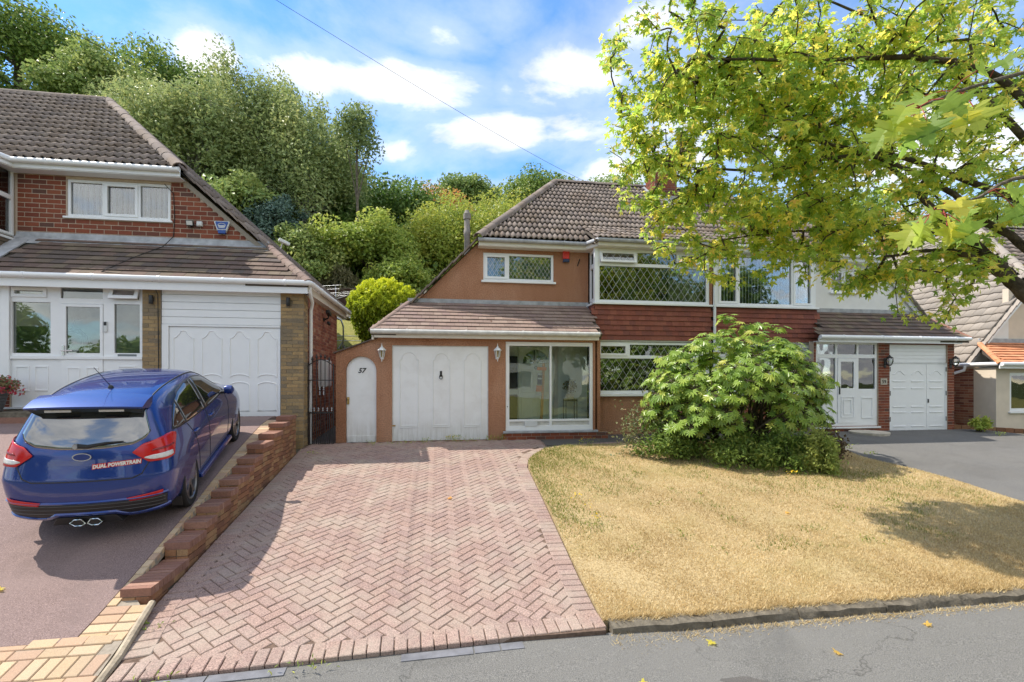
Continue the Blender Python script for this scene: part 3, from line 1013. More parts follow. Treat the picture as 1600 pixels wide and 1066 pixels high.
# ---------------------------------------------------------------- lawn, edging kerb, the neighbours' asphalt drive
def lawn_l(y):
    return lerp_tab([(b, a) for a, b in BORD], y) + .01 if y < 10.06 else 2.97
def lawn_r(y):
    return lerp_tab([(4.0, 8.75), (6.1, 8.98), (7.0, 8.95), (8.1, 8.80), (8.8, 8.68), (10.3, 8.9)], y)
def z_lawn(x, y):
    near = max(0., 1 - (y - 4.05) / .8)
    return z_plot(x, y) + .03 - .028 * near + .018 * math.sin(x * 3.1) * math.sin(y * 2.7) + .008 * math.sin(x * 9 + y * 4)
def lawn_left_full(y):
    for (x0, y0), (x1, y1) in zip(BORD, BORD[1:]):
        if y0 <= y <= y1:
            return x0 + (x1 - x0) * (y - y0) / (y1 - y0) + .012
    return 1.46 if y < 5 else 6.6
strip('lawn', rows(4.09, 10.24, .15, lawn_left_full, lawn_r), z_lawn, 'soil_dry', kind='structure', nx=40, thick=.14)
strip('asphalt_drive', rows(4.05, 11.2, .4, lambda y: lawn_r(y) + .01, lambda y: 16.2 - .12 * y), flat(z_plot, .0), 'asphalt_drive', kind='structure', nx=8)
kb = thing('edging_kerb', 'worn dark edging kerb along the foot of the dry lawn', 'kerb', (5, 4.04, -2.14))
x = 1.50
while x < 9.3:
    L = random.uniform(.85, .93)
    m_ = MB()
    n = 7
    vs = []
    for i in range(n + 1):
        xx = x + L * i / n
        j = lambda a: random.uniform(-a, a)
        zt = -2.128 + j(.012)
        dy = .028 * math.sin(x * 1.7 + i) * 0
        vs += [(xx, 3.965 + j(.008), -2.30), (xx, 3.98 + j(.014), -2.150 + j(.012)), (xx, 4.02 + j(.012), zt), (xx, 4.085 + j(.004), zt + .006), (xx, 4.10, -2.30)]
    fs = []
    for i in range(n):
        for k in range(5):
            k2 = (k + 1) % 5
            fs.append((i * 5 + k, i * 5 + k2, (i + 1) * 5 + k2, (i + 1) * 5 + k))
    fs += [(0, 1, 2, 3, 4), tuple(n * 5 + k for k in (4, 3, 2, 1, 0))]
    m_.add(vs, fs)
    m_.build('kerb_stone', 'kerb_concrete', kb, smooth=True)
    x += L + .006

# ---------------------------------------------------------------- joinery
def T_front(y):                 # wall looking towards the street
    return Matrix.Translation((0, y, 0))
def T_right(x):                 # wall looking towards +X; local x runs along +Y
    return Matrix.Translation((x, 0, 0)) @ Matrix(((0, -1, 0, 0), (1, 0, 0, 0), (0, 0, 1, 0), (0, 0, 0, 1)))
def T_left(x):                  # wall looking towards -X; local x runs along -Y
    return Matrix.Translation((x, 0, 0)) @ Matrix(((0, 1, 0, 0), (-1, 0, 0, 0), (0, 0, 1, 0), (0, 0, 0, 1)))
def lattice_mb(T, x0, x1, z0, z1, px_, pz, y, w_=.0062):
    mb = MB(T)
    k = pz / px_
    h = w_ / 2 * math.hypot(1, k)
    for sgn in (1, -1):
        # z = sgn*k*x + c
        cs = [z - sgn * k * x for x in (x0, x1) for z in (z0, z1)]
        c = math.ceil(min(cs) / pz) * pz
        while c < max(cs):
            f = lambda x: sgn * k * x + c
            g = lambda z: (z - c) / (sgn * k)
            xa, xb = x0, x1
            for zz_ in (z0, z1):
                pass
            lo, hi = sorted((g(z0), g(z1)))
            xa, xb = max(x0, lo), min(x1, hi)
            if xb - xa > .015:
                za, zb_ = f(xa), f(xb)
                mb.hexa([(xa, y, za - h), (xb, y, zb_ - h), (xb, y + .004, zb_ - h), (xa, y + .004, za - h), (xa, y, za + h), (xb, y, zb_ + h), (xb, y + .004, zb_ + h), (xa, y + .004, za + h)])
            c += pz
    return mb
simple('lead_came', (.52, .53, .54), .5, .5, var=.08)
def window(parent, T, x0, x1, z0, z1, cells, mat='upvc_white', lattice=None, pane='glass_clear', sill=.05, fr=.05, rec=.02, depth=.07, name='window', sash=.045, sill_out=.06, label=None):
    """cells: (x0, x1, z0, z1, 'f' fixed | 's' opening light | 'o' top-hung and ajar)"""
    fm = MB(T)
    fm.slab(x0, x1, z0, z1, [c[:4] for c in cells], rec, rec + depth)
    wdw = fm.build(name, mat, parent, bevel=.004)
    if label:
        wdw['label'] = label
    for c in cells:
        a, b, d, e, k = c
        if k == 's':
            MB(T).slab(a - .012, b + .012, d - .012, e + .012, [(a + sash, b - sash, d + sash, e - sash)], rec - .018, rec + .03).build('sash', mat, wdw, bevel=.004)
            a, b, d, e = a + sash, b - sash, d + sash, e - sash
        if k == 'o':
            To = T @ Matrix.Translation((0, rec - .01, e)) @ Matrix.Rotation(R(-17), 4, 'X') @ Matrix.Translation((0, -rec + .01, -e))
            MB(To).slab(a - .012, b + .012, d - .012, e + .012, [(a + sash, b - sash, d + sash, e - sash)], rec - .018, rec + .03).build('sash', mat, wdw, bevel=.004)
            MB(To).box(a + sash - .004, b - sash + .004, rec + .004, rec + .010, d + sash - .004, e - sash + .004).build('pane', pane, wdw)
            if lattice:
                lattice_mb(To, a + sash, b - sash, d + sash, e - sash, *lattice, rec - .002).build('lattice', 'lead_came', wdw)
            continue
        MB(T).box(a - .006, b + .006, rec + .034, rec + .040, d - .006, e + .006).build('pane', pane, wdw)
        if lattice:
            lattice_mb(T, a, b, d, e, *lattice, rec + .029).build('lattice', 'lead_came', wdw)
    if sill:
        MB(T).box(x0 - .05, x1 + .05, -sill_out, rec + .05, z0 - sill, z0 - .002).build('sill', mat, wdw, bevel=.006)
    return wdw
def blinds(wdw, T, x0, x1, z0, z1, y, mat='blind_white', pitch=.089, wd=.075, ang=38, name='blind_slat'):
    me = MB().box(-wd / 2, wd / 2, -.002, .002, -.5, .5).mesh(name)
    mats = []
    x = x0 + pitch / 2
    while x < x1:
        mats.append(T @ Matrix.Translation((x, y, (z0 + z1) / 2)) @ Matrix.Rotation(R(ang + random.uniform(-4, 4)), 4, 'Z') @ Matrix.Diagonal((1, 1, z1 - z0, 1)))
        x += pitch
    pieces(name, me, mat, wdw, mats)
def curtain(wdw, T, x0, x1, z0, z1, y, mat, amp=.03, wl_=.14, name='curtain'):
    n = max(8, int((x1 - x0) / .02))
    V, F = [], []
    for i in range(n + 1):
        x = x0 + (x1 - x0) * i / n
        yy = y + amp * math.sin(x * 2 * math.pi / wl_ + .7 * math.sin(x * 9))
        V += [tuple(T @ Vector((x, yy, z0))), tuple(T @ Vector((x, yy + .006 * math.sin(x * 40), z1)))]
    for i in range(n):
        F.append((2 * i, 2 * i + 2, 2 * i + 3, 2 * i + 1))
    return link_mesh(name, np_mesh(name, V, F, True), mat, wdw)
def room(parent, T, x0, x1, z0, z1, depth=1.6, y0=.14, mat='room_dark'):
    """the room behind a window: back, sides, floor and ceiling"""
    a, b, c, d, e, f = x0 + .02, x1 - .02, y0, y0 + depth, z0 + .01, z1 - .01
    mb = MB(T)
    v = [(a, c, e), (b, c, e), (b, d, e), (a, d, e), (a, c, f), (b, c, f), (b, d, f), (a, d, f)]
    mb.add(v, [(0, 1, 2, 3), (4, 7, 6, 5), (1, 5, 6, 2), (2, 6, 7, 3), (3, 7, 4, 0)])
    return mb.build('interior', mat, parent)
def text(body, size, mat, parent, T, extrude=.003, shear=0., name='lettering', align='CENTER', bold=0.0):
    cu = bpy.data.curves.new(name, 'FONT')
    cu.body = body
    cu.size = size
    cu.extrude = extrude
    cu.shear = shear
    cu.offset = bold
    cu.align_x = align
    cu.align_y = 'CENTER'
    cu.resolution_u = 2
    tmp = bpy.data.objects.new(name, cu)
    COL.objects.link(tmp)
    dg = bpy.context.evaluated_depsgraph_get()
    me = bpy.data.meshes.new_from_object(tmp.evaluated_get(dg))
    bpy.data.objects.remove(tmp)
    # text lies in its own xy plane: stand it up, facing -y of the wall frame
    me.transform(T @ Matrix.Rotation(R(90), 4, 'X'))
    me.name = name
    me.materials.clear()
    return link_mesh(name, me, mat, parent)
def arch_path(x0, x1, z0, zs, ear=.03, n=9):
    """outline of a round-headed panel"""
    cx, r = (x0 + x1) / 2, (x1 - x0) / 2
    top = [(cx - (r - ear) * math.cos(math.pi * i / n), zs + (r - ear) * math.sin(math.pi * i / n)) for i in range(n + 1)]
    return [(x0, z0), (x0, zs - .01), (x0, zs)] + top + [(x1, zs), (x1, zs - .01), (x1, z0), (x0, z0)]
def bead(T, path, y, r=.012):
    return MB(T).tube([(x, y, z) for x, z in path], r, 6)
def gutter(parent, pts, mat='gutter_grey', r=.055, name='gutter', brackets=True):
    g = MB().tube(pts, r, 12).build(name, mat, parent, smooth=True)
    if brackets:
        b = MB()
        for p, q in zip(pts, pts[1:]):
            p, q = Vector(p), Vector(q)
            L = (q - p).length
            k = int(L / 1.1)
            d = (q - p).normalized()
            for i in range(k):
                m_ = p + d * (L * (i + .6) / k)
                b.tube([m_ - d * .02, m_ + d * .02], r + .008, 12)
        if b.v:
            b.build('bracket', mat, g, smooth=True)
    return g
def verge_tiles(parent, mat, p0, p1, wd=.16, ln=.30, th=.028, name='verge_tile', out=(0, -1, 0)):
    """tile ends running up a raking verge"""
    p0, p1 = Vector(p0), Vector(p1)
    d = p1 - p0
    k = max(1, round(d.length / ln))
    L = d.length / k
    ex = d.normalized()
    ey = -Vector(out)
    ez = ex.cross(ey).normalized()
    if ez.z < 0:
        ey = -ey
        ez = ex.cross(ey)
    rot = Matrix((ex, ey, ez)).transposed().to_4x4()
    mats = [Matrix.Translation(p0 + ex * (L * (i + .5)) + ez * (.01 + random.uniform(-.003, .003))) @ rot @ Matrix.Rotation(R(-4), 4, 'Y') @ Matrix.Diagonal((L * 1.12, wd, th, 1)) for i in range(k)]
    pieces(name, BRICK.copy(), mat, parent, mats)
def plinth_ok(): pass

# ================================================================ number 57, brown pebbledash
H = thing('semi_detached_house', 'brown pebbledashed house with white garage door, glazed porch and grey tiled roof', 'house', (2.8, 12.0, -1.34))
YG, YF, YB = 10.96, 12.0, 11.5
GD = (-1.0, 1.15, -1.36, .79)
PO = (1.55, 3.65, -1.20, .905)
MB().slab(-1.34, 3.70, -1.5, .95, [GD, PO], YG, YG + .16).build('wall', 'pebble', H)
n = 14
cx, rr, zs = -1.665, .325, .215
arc = [(cx - rr * math.cos(math.pi * i / n), zs + rr * math.sin(math.pi * i / n)) for i in range(n + 1)]
MB().prism([(-2.2, -1.5), (-1.99, -1.5)] + arc + [(-1.34, -1.5), (-1.3401, .925), (-2.2, .605)], YG + .002, YG + .20).build('side_wall', 'pebble', H)
cop = MB()
for i in range(5):
    a, b = -2.24 + i * .19, -2.24 + (i + 1) * .19
    za, zb = .605 + (a + 2.2) * .372, .605 + (b + 2.2) * .372
    cop.hexa([(a, YG - .05, za + .002), (b - .006, YG - .05, zb + .002), (b - .006, YG + .24, zb + .002), (a, YG + .24, za + .002), (a, YG - .05, za + .035), (b - .006, YG - .05, zb + .027), (b - .006, YG + .24, zb + .027), (a, YG + .24, za + .035)])
cop.build('coping', 'tile_brown', H)
# arched side door
dm = MB().prism([(-1.985, -1.40)] + [(cx + (x - cx) * .985, z) for x, z in arc] + [(-1.345, -1.40)], YG + .06, YG + .10).build('side_door', 'paint_aged', H, bevel=.004)
dm['label'] = 'arched white side door with peeling paint'
MB().box(-1.96, -1.37, YG + .045, YG + .062, -1.36, -1.22).build('kick_board', 'paint_aged', dm, bevel=.003)
MB().box(-1.97, -1.925, YG + .035, YG + .062, -.52, -.36).build('lock_plate', 'brass', dm, bevel=.003)
MB().lathe([(.012, 0), (.022, -.02), (.024, -.035), (.012, -.045)], (-1.948, YG + .037, -.40), 10, 'y').build('door_knob', 'brass', dm, smooth=True)
text('57', .15, 'iron_black', dm, Matrix.Translation((-1.665, YG + .058, .22)), .004, .3, 'house_number', bold=.004)
# garage door
gd = MB().box(GD[0] + .008, GD[1] - .008, YG + .03, YG + .07, GD[2] + .01, GD[3] - .01).build('garage_door', 'paint_aged', H, bevel=.003)
for (a, b) in ((-.83, -.43), (-.10, .27), (.60, .98)):
    bead(T_front(YG), arch_path(a, b, -1.05, .47, .035), .03, .013).build('moulding', 'paint_white', gd, smooth=True)
    MB().box(a + .03, b - .03, YG + .022, YG + .034, -1.02, -.99).build('moulding', 'paint_white', gd, bevel=.004)
MB().box(.05, .10, YG + .018, YG + .032, .09, .22).build('handle_plate', 'iron_black', gd, bevel=.006)
MB().tube([(.075 + .035 * math.sin(t), YG + .012, .085 + .05 * math.cos(t)) for t in [i * math.pi / 6 for i in range(13)]], .008, 6).build('ring_handle', 'iron_black', gd, smooth=True)
MB().box(-1.03, -.93, YG + .01, YG + .03, -1.02, -.99).build('latch', 'brass', gd)
MB().slab(GD[0], GD[1], GD[2], GD[3], [(GD[0] + .02, GD[1] - .02, GD[2] - 1, GD[3] - .02)], YG + .012, YG + .05).build('garage_frame', 'gutter_grey', H)
# glazed porch
plinth = MB().box(PO[0] - .08, 4.0, YG - .045, YG - .002, -1.5, -1.215).build('plinth', 'mortar_grey', H)
brickwork(plinth, 'brick_red', PO[0] - .08, 4.0, -1.44, -1.215, T_front(YG - .045), course=.075)
MB().box(PO[0] - .06, PO[1] + .1, YG - .07, YG + .05, -1.213, -1.165).build('porch_sill', 'lead_grey', H, bevel=.006)
xm = 2.62
px0, px1, pz0, pz1 = PO[0] + .005, PO[1] - .005, -1.163, .90
fr_ = MB().slab(px0, px1, pz0, pz1, [(px0 + .085, xm - .022, -.90, pz1 - .09), (xm + .022, px1 - .075, -.90, pz1 - .09), (px0 + .09, xm - .03, -1.05, -.95), (xm + .03, px1 - .08, -1.05, -.95)], YG + .02, YG + .085).build('porch_window', 'upvc_white', H, bevel=.004)
fr_['label'] = 'two-leaf sliding white porch glazing'
for (a, b, y) in ((px0 + .08, xm - .02, YG + .05), (xm + .02, px1 - .07, YG + .06)):
    MB().box(a, b, y, y + .006, -.905, pz1 - .085).build('pane', 'glass_porch', fr_)
MB().box(px0 + .09, xm - .03, YG + .045, YG + .06, -1.05, -.95).build('vent_panel', 'gutter_grey', fr_)
MB().box(xm + .03, px1 - .08, YG + .045, YG + .06, -1.05, -.95).build('vent_panel', 'gutter_grey', fr_)
MB().box(2.0, 2.30, YG + .005, YG + .019, -1.06, -.935).build('letter_plate', 'meter_white', fr_, bevel=.004)
MB().box(px0 + .028, px0 + .05, YG - .005, YG + .019, -.45, -.10).build('pull_handle', 'upvc_white', fr_, bevel=.004)
MB().lathe([(.012, 0), (.012, -.02)], (px0 + .04, YG + .02, -.60), 8, 'y').build('keyhole', 'iron_black', fr_)
# inside the porch: inner wall, front door with fanlight
MB().box(1.2, 3.85, 12.05, 12.12, -1.4, 1.4).build('inner_wall', 'room_pale', H)
MB().box(1.2, 3.85, 11.2, 12.05, -1.35, -1.17).build('porch_floor', 'stone_pale', H)
MB().box(1.22, 1.26, 11.14, 12.05, -1.2, 1.4).build('porch_side', 'pebble', H)
fd = MB().box(2.02, 2.93, 11.99, 12.045, -1.16, .86).build('front_door', 'door_pale', H, bevel=.004)
fcx, fcz, fr2 = 2.47, .44, .34
fan = MB()
pts = [(fcx - fr2, fcz)] + [(fcx - fr2 * math.cos(math.pi * i / 12), fcz + fr2 * math.sin(math.pi * i / 12)) for i in range(1, 12)] + [(fcx + fr2, fcz)]
fan.prism(pts, 11.978, 11.988).build('fanlight', 'glass_mirror', fd)
MB().prism([(fcx + (x - fcx) * .99, z) for x, z in pts], 11.9885, 11.9895).build('fanlight_backing', 'room_dark', fd)
bars = MB()
for a in (35, 90, 145):
    bars.tube([(fcx, 11.972, fcz + .01), (fcx + fr2 * math.cos(R(a)), 11.972, fcz + fr2 * math.sin(R(a)))], .018, 5)
bars.build('glazing_bar', 'door_pale', fd)
for (a, b) in ((2.10, 2.42), (2.52, 2.84)):
    for (c, d) in ((-.30, .30), (-1.05, -.42)):
        MB().slab(a, b, c, d, [(a + .03, b - .03, c + .03, d - .03)], 11.975, 11.988).build('moulding', 'door_pale', fd, bevel=.004)
MB().tube([(2.47 + .035 * math.sin(t), 11.965, .33 + .035 * math.cos(t)) for t in [i * math.pi / 6 for i in range(13)]], .008, 6).build('knocker', 'iron_black', fd)
dk = MB().box(1.62, 2.0, 11.995, 12.04, -1.16, .62).build('side_light', 'room_dark', H)
MB().box(1.60, 2.01, 11.985, 12.03, -.35, -.22).build('glazing_bar', 'door_pale', dk)
MB().box(2.95, 3.05, 11.985, 12.045, -1.16, .86).build('door_post', 'gutter_grey', H)
# fascia, gutter and lean-to roof
MB().box(-1.40, 3.74, 10.80, 10.83, .945, 1.062).build('fascia', 'board_cream', H, bevel=.003)
MB().box(-1.40, 3.74, 10.83, YG + .1, .952, .968).build('soffit', 'board_cream', H)
MB().box(-1.42, -1.38, 10.80, 11.5, .90, 1.10).build('box_end', 'board_cream', H)
gutter(H, [(-1.44, 10.755, 1.075), (3.74, 10.755, 1.075)])
LO, LE = Vector((-1.42, 10.79, 1.105)), Vector((0, 1.21, .80))
deck = MB().prism([(10.79, 1.095), (12.0, 1.895), (12.0, 1.80), (10.9, .98)], -.9, 3.82, 'x')
deck.hexa([(-1.42, 10.79, 1.0), (-.9, 10.79, 1.0), (-.9, 12.0, 1.75), (-.75, 12.0, 1.75), (-1.42, 10.79, 1.09), (-.9, 10.79, 1.09), (-.9, 12.0, 1.89), (-.75, 12.0, 1.88)])
lt = deck.build('lean_to_roof', 'mortar_dark', H)
Ls = LE.length
tiles(lt, 'tile_pinkish', tile_mesh_flat(.186, .215), LO, (1, 0, 0), LE, lambda v: (.02 + v / Ls * .70, 5.17 if v < .75 else 5.26), 8, Ls / 8, .19, .022, True)
ridge_tiles(lt, 'tile_pinkish', (-1.41, 10.79, 1.085), (-.70, 12.0, 1.885), .085, .19, 'hip_tile')
MB().prism([(11.985, 1.87), (11.97, 2.02), (12.0, 2.02), (12.0, 1.87)], -.72, 3.86, 'x').build('flashing', 'lead_grey', lt)
MB().prism([(11.82, 1.80), (11.985, 1.915), (11.985, 1.90), (11.82, 1.785)], -.66, 3.85, 'x').build('apron', 'lead_grey', lt)
# upper wall with its raking verge
UW = (1.13, 2.94, 2.52, 3.22)
MB().slab(1.0, 3.86, 1.7, 3.46, [UW], YF, YF + .16).build('upper_wall', 'pebble', H)
MB().prism([(-1.1, 1.2), (.9999, 1.2), (.9999, 3.44), (-1.1, 1.34)], YF + .001, YF + .16).build('gable_wall', 'pebble', H)
wd = window(H, T_front(YF), *UW, [(1.19, 1.72, 2.58, 3.16, 's'), (1.79, 2.88, 2.58, 3.16, 'f')], lattice=(.105, .165), pane='glass_mirror', sill=.055)
room(H, T_front(YF), *UW)
curtain(wd, T_front(YF), 1.16, 2.92, 2.5, 3.2, .17, 'curtain_blue')
# main roof
E0, RZ = Vector((1.0, 11.70, 3.48)), (15.6, 6.57)
SL = math.hypot(3.9, 3.09)
rf = MB()
PX = 7.05
v = [(1.0, 11.72, 3.46), (PX, 11.72, 3.46), (PX, 15.6, 6.54), (3.88, 15.6, 6.54), (1.0, 19.5, 3.46), (PX, 19.5, 3.46), (-1.42, 11.93, 1.02), (-1.42, 19.5, 1.02),
     (1.0, 11.93, 3.46)]
rf.add(v, [(0, 1, 2, 3), (3, 2, 5, 4), (0, 3, 4, 7, 6, 8), (1, 5, 2)])
rf = rf.build('roof', 'mortar_dark', H)
dK = MB().prism([(11.20, 3.43), (12.56, 4.14), (12.56, 3.9), (11.45, 3.38)], 3.80, PX - .002, 'x')
dK.build('bay_eave', 'mortar_dark', rf)
G1 = SL / 14
pan = tile_mesh_pan(.135, .40)
tiles(rf, 'tile_roof', tile_mesh_pan(.135, .40, .044, .02), E0, (1, 0, 0), (0, 3.9, 3.09), lambda v: (v / SL * 2.88 + .03, (6.03 if v > 3 * G1 - .01 else 2.84)), 14, G1, .135, .042)
kv = Vector((0, 12.536 - 11.20, 4.145 - 3.455))
tiles(rf, 'tile_roof', tile_mesh_pan(.135, .40), Vector((3.84, 11.20, 3.455)), (1, 0, 0), kv, lambda v: (0, 3.19), 4, kv.length / 4, .135, .028)
MB().hexa([(3.80, 11.30, 3.36), (3.84, 11.30, 3.36), (3.84, 12.5, 4.0), (3.80, 12.5, 4.0), (3.80, 11.30, 3.43), (3.84, 11.30, 3.43), (3.84, 12.5, 4.11), (3.80, 12.5, 4.11)]).build('cheek', 'tile_roof', rf)
ridge_tiles(rf, 'tile_roof', (3.86, 15.6, 6.60), (PX, 15.6, 6.60), .13, .45)
ridge_tiles(rf, 'tile_roof', (.98, 11.68, 3.50), (3.88, 15.6, 6.62), .13, .42, 'hip_tile')
verge_tiles(rf, 'tile_roof', (-1.45, 11.93, 1.07), (1.0, 11.93, 3.53), .22, .30, .03)
# left slope tiles (seen only from the garden side)
# eaves
MB().prism([(1.0, 11.74), (3.70, 11.74), (3.90, 11.29), (PX - .02, 11.29), (PX - .02, 11.32), (3.92, 11.32), (3.72, 11.77), (1.0, 11.77)], 3.325, 3.45, 'z').build('fascia', 'board_cream', H)
MB().prism([(.98, 11.75), (3.71, 11.75), (3.90, 11.31), (PX - .02, 11.31), (PX - .02, 11.66), (3.95, 11.99), (1.0, 11.995)], 3.31, 3.325, 'z').build('soffit', 'board_cream', H)
gutter(H, [(.98, 11.69, 3.452), (3.68, 11.69, 3.452), (3.87, 11.235, 3.452), (PX - .01, 11.235, 3.452)], 'lead_grey', .05)
# the two-storey bay
BW = (3.90, 6.96, 1.955, 3.305)
wd = window(H, T_front(YB), *BW, [(4.02, 4.93, 2.96, 3.24, 'o'), (5.0, 6.06, 2.96, 3.24, 'f'), (6.13, 6.88, 2.96, 3.24, 'o'), (4.0, 6.88, 2.03, 2.88, 'f')], lattice=(.185, .27), pane='glass_mirror', sill=.05, sill_out=.09)
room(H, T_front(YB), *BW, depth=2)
curtain(wd, T_front(YB), 5.95, 6.95, 1.9, 3.3, .28, 'curtain_tan')
wd = window(H, T_left(3.87), -11.97, -11.52, 1.955, 3.305, [(-11.91, -11.59, 2.96, 3.24, 'f'), (-11.91, -11.59, 2.03, 2.88, 's')], pane='glass_mirror', sill=.05)
MB().box(3.86, 3.95, YB - .01, YB + .10, 1.93, 3.31).build('corner_post', 'upvc_white', H, bevel=.004)
bayc = MB().box(3.89, PX - .03, YB + .03, YB + .5, .98, 1.94).build('bay_apron', 'mortar_dark', H)
tiles(bayc, 'tile_hung', tile_mesh_flat(.163, .16, .012), (3.86, YB + .015, 1.02), (1, 0, 0), (0, 0, 1), lambda v: (0, 3.16), 7, .126, .165, .022, True)
tiles(bayc, 'tile_hung', tile_mesh_flat(.163, .16, .012), (3.875, 12.0, 1.02), (0, -1, 0), (0, 0, 1), lambda v: (0, .47), 7, .126, .165, .022, True)
MB().box(3.80, PX - .03, YB - .05, YB + .03, 1.905, 1.935).build('bay_ledge', 'gutter_grey', H)
MB().box(3.86, PX - .04, YB - .01, YB + .06, .985, 1.02).build('head_board', 'gutter_grey', H)
LW = (3.90, 6.96, -.33, .975)
wd = window(H, T_front(YB), *LW, [(3.99, 4.72, .64, .91, 's'), (4.80, 6.88, .64, .91, 'f'), (3.99, 6.88, -.25, .56, 'f')], lattice=(.185, .27), pane='glass_mirror', sill=.06, sill_out=.1)
room(H, T_front(YB), *LW, depth=2)
MB().box(3.86, PX - .005, YB, YB + .16, -1.5, -.392).build('bay_wall', 'pebble', H, bevel=.02)
MB().box(6.962, PX - .004, YB + .01, YB + .2, 1.94, 3.32).build('party_strip', 'pebble', H)
MB().box(3.78, 3.86, YG + .1, YB + .02, -1.5, 1.0).build('porch_cheek', 'pebble', H)
# shell
MB().box(-1.36, -1.20, YG + .21, 19.3, -1.6, 1.0).build('flank_wall', 'pebble', H)
MB().box(-1.2, PX - .004, 19.2, 19.35, -1.6, 3.4).build('back_wall', 'pebble', H)
MB().box(-1.2, .98, 12.2, 19.2, .96, 1.0).build('ceiling_board', 'room_dark', H)
# cement flue and the shared chimney
fl = MB().lathe([(.085, 1.9), (.085, 4.15), (.10, 4.17), (.10, 4.30), (.085, 4.32), (.085, 4.62), (.11, 4.64), (.11, 4.80), (.085, 4.82), (.06, 4.90)], (.86, 14.2, .12), 12).build('flue_pipe', 'flue_cement', rf, smooth=True)
ch = MB().box(6.98, 7.74, 14.7, 15.4, 5.4, 7.3).build('chimney', 'mortar_grey', H)
brickwork(ch, 'brick_red', 6.98, 7.74, 5.6, 7.22, T_front(14.7), holes=())
brickwork(ch, 'brick_red', -15.4, -14.7, 5.6, 7.22, T_left(6.98))
MB().box(6.91, 7.81, 14.63, 15.47, 7.22, 7.34).build('chimney_cap', 'brick_red', ch)
MB().prism([(14.40, 5.66), (14.68, 5.88), (14.68, 6.02), (14.66, 6.02), (14.66, 5.91), (14.40, 5.70)], 6.88, 7.84, 'x').build('chimney_flashing', 'lead_grey', ch)
MB().hexa([(6.86, 14.5, 5.76), (6.96, 14.5, 5.76), (6.96, 15.5, 6.56), (6.86, 15.5, 6.56), (6.86, 14.5, 5.80), (6.96, 14.5, 5.84), (6.96, 15.5, 6.64), (6.86, 15.5, 6.60)]).build('chimney_flashing', 'lead_grey', ch)
# white downpipe on the party line
MB().tube([(7.06, 11.20, 3.42), (7.06, 11.26, 3.30), (7.06, 11.40, 3.22), (7.06, 11.43, 3.1), (7.06, 11.43, -1.3)], .036, 10).build('downpipe', 'upvc_white', H, smooth=True)

# ================================================================ number 59, white render
N = thing('semi_detached_house', 'white rendered house with three-panel white garage door, brown lean-to roof and a maple in front', 'house', (10.5, 12.0, -1.36))
YH = 11.2
P9 = (9.79, 11.66, -1.22, 1.03)
G9 = (12.01, 13.84, -1.40, 1.00)
NX = lambda x: 14.1 - x
W9 = (10.95, 11.75, 2.50, 3.12)
MB().slab(10.05, 12.35, 1.7, 3.46, [W9], YF, YF + .16).build('upper_wall', 'render_white', N)
MB().prism([(12.3501, 1.2), (14.45, 1.2), (12.3501, 3.40)], YF + .001, YF + .16).build('gable_wall', 'render_white', N)
window(N, T_front(YF), *W9, [(11.0, 11.32, 2.56, 3.06, 'f'), (11.39, 11.70, 2.56, 3.06, 's')], pane='glass_mirror')
room(N, T_front(YF), *W9)
rf = MB()
v = [(12.35, 11.72, 3.46), (PX + .002, 11.72, 3.46), (PX + .002, 15.6, 6.54), (9.50, 15.6, 6.54), (12.35, 19.5, 3.46), (PX + .002, 19.5, 3.46), (14.7, 11.93, 1.02), (14.7, 19.5, 1.02), (12.35, 11.93, 3.46)]
rf.add(v, [(1, 0, 3, 2), (2, 3, 4, 5), (3, 0, 8, 6, 7, 4), (5, 1, 2)])
rf = rf.build('roof', 'mortar_dark', N)
tiles(rf, 'tile_roof', tile_mesh_pan(.135, .40), (PX, 11.70, 3.48), (1, 0, 0), (0, 3.9, 3.09), lambda v: (.02 if v > 3 * G1 - .01 else 3.02, 5.28 - v / SL * 2.85), 14, G1, .135, .03, limit=120)
tiles(rf, 'tile_roof', tile_mesh_pan(.135, .40), Vector((PX + .02, 11.20, 3.455)), (1, 0, 0), kv, lambda v: (0, 3.02), 4, kv.length / 4, .135, .028, limit=60)
MB().prism([(11.20, 3.43), (12.56, 4.14), (12.56, 3.9), (11.45, 3.38)], PX + .004, 10.1, 'x').build('bay_eave', 'mortar_dark', rf)
ridge_tiles(rf, 'tile_roof', (PX, 15.6, 6.60), (9.5, 15.6, 6.60), .13, .45)
ridge_tiles(rf, 'tile_roof', (12.37, 11.68, 3.50), (9.5, 15.6, 6.62), .13, .42, 'hip_tile')
verge_tiles(rf, 'tile_roof_pale', (14.75, 11.93, 1.0), (12.35, 11.93, 3.53), .22, .30, .03)
MB().hexa([(12.42, 11.92, 3.27), (14.72, 11.92, .86), (14.72, 11.96, .86), (12.42, 11.96, 3.27), (12.42, 11.92, 3.43), (14.72, 11.92, 1.02), (14.72, 11.96, 1.02), (12.42, 11.96, 3.43)]).build('barge_board', 'upvc_white', N)
MB().prism([(PX + .02, 11.29), (10.1, 11.29), (10.25, 11.74), (12.35, 11.74), (12.35, 11.77), (10.22, 11.77), (10.07, 11.32), (PX + .02, 11.32)], 3.325, 3.45, 'z').build('fascia', 'upvc_white', N)
MB().prism([(PX + .02, 11.31), (10.08, 11.31), (10.23, 11.75), (12.35, 11.75), (12.35, 11.995), (10.1, 11.99), (10.0, 11.6), (PX + .02, 11.66)], 3.31, 3.325, 'z').build('soffit', 'upvc_white', N)
gutter(N, [(PX + .01, 11.235, 3.452), (10.12, 11.235, 3.452), (10.27, 11.69, 3.452), (12.38, 11.69, 3.452)], 'upvc_white', .05)
B9 = (7.15, 10.03, 1.955, 3.305)
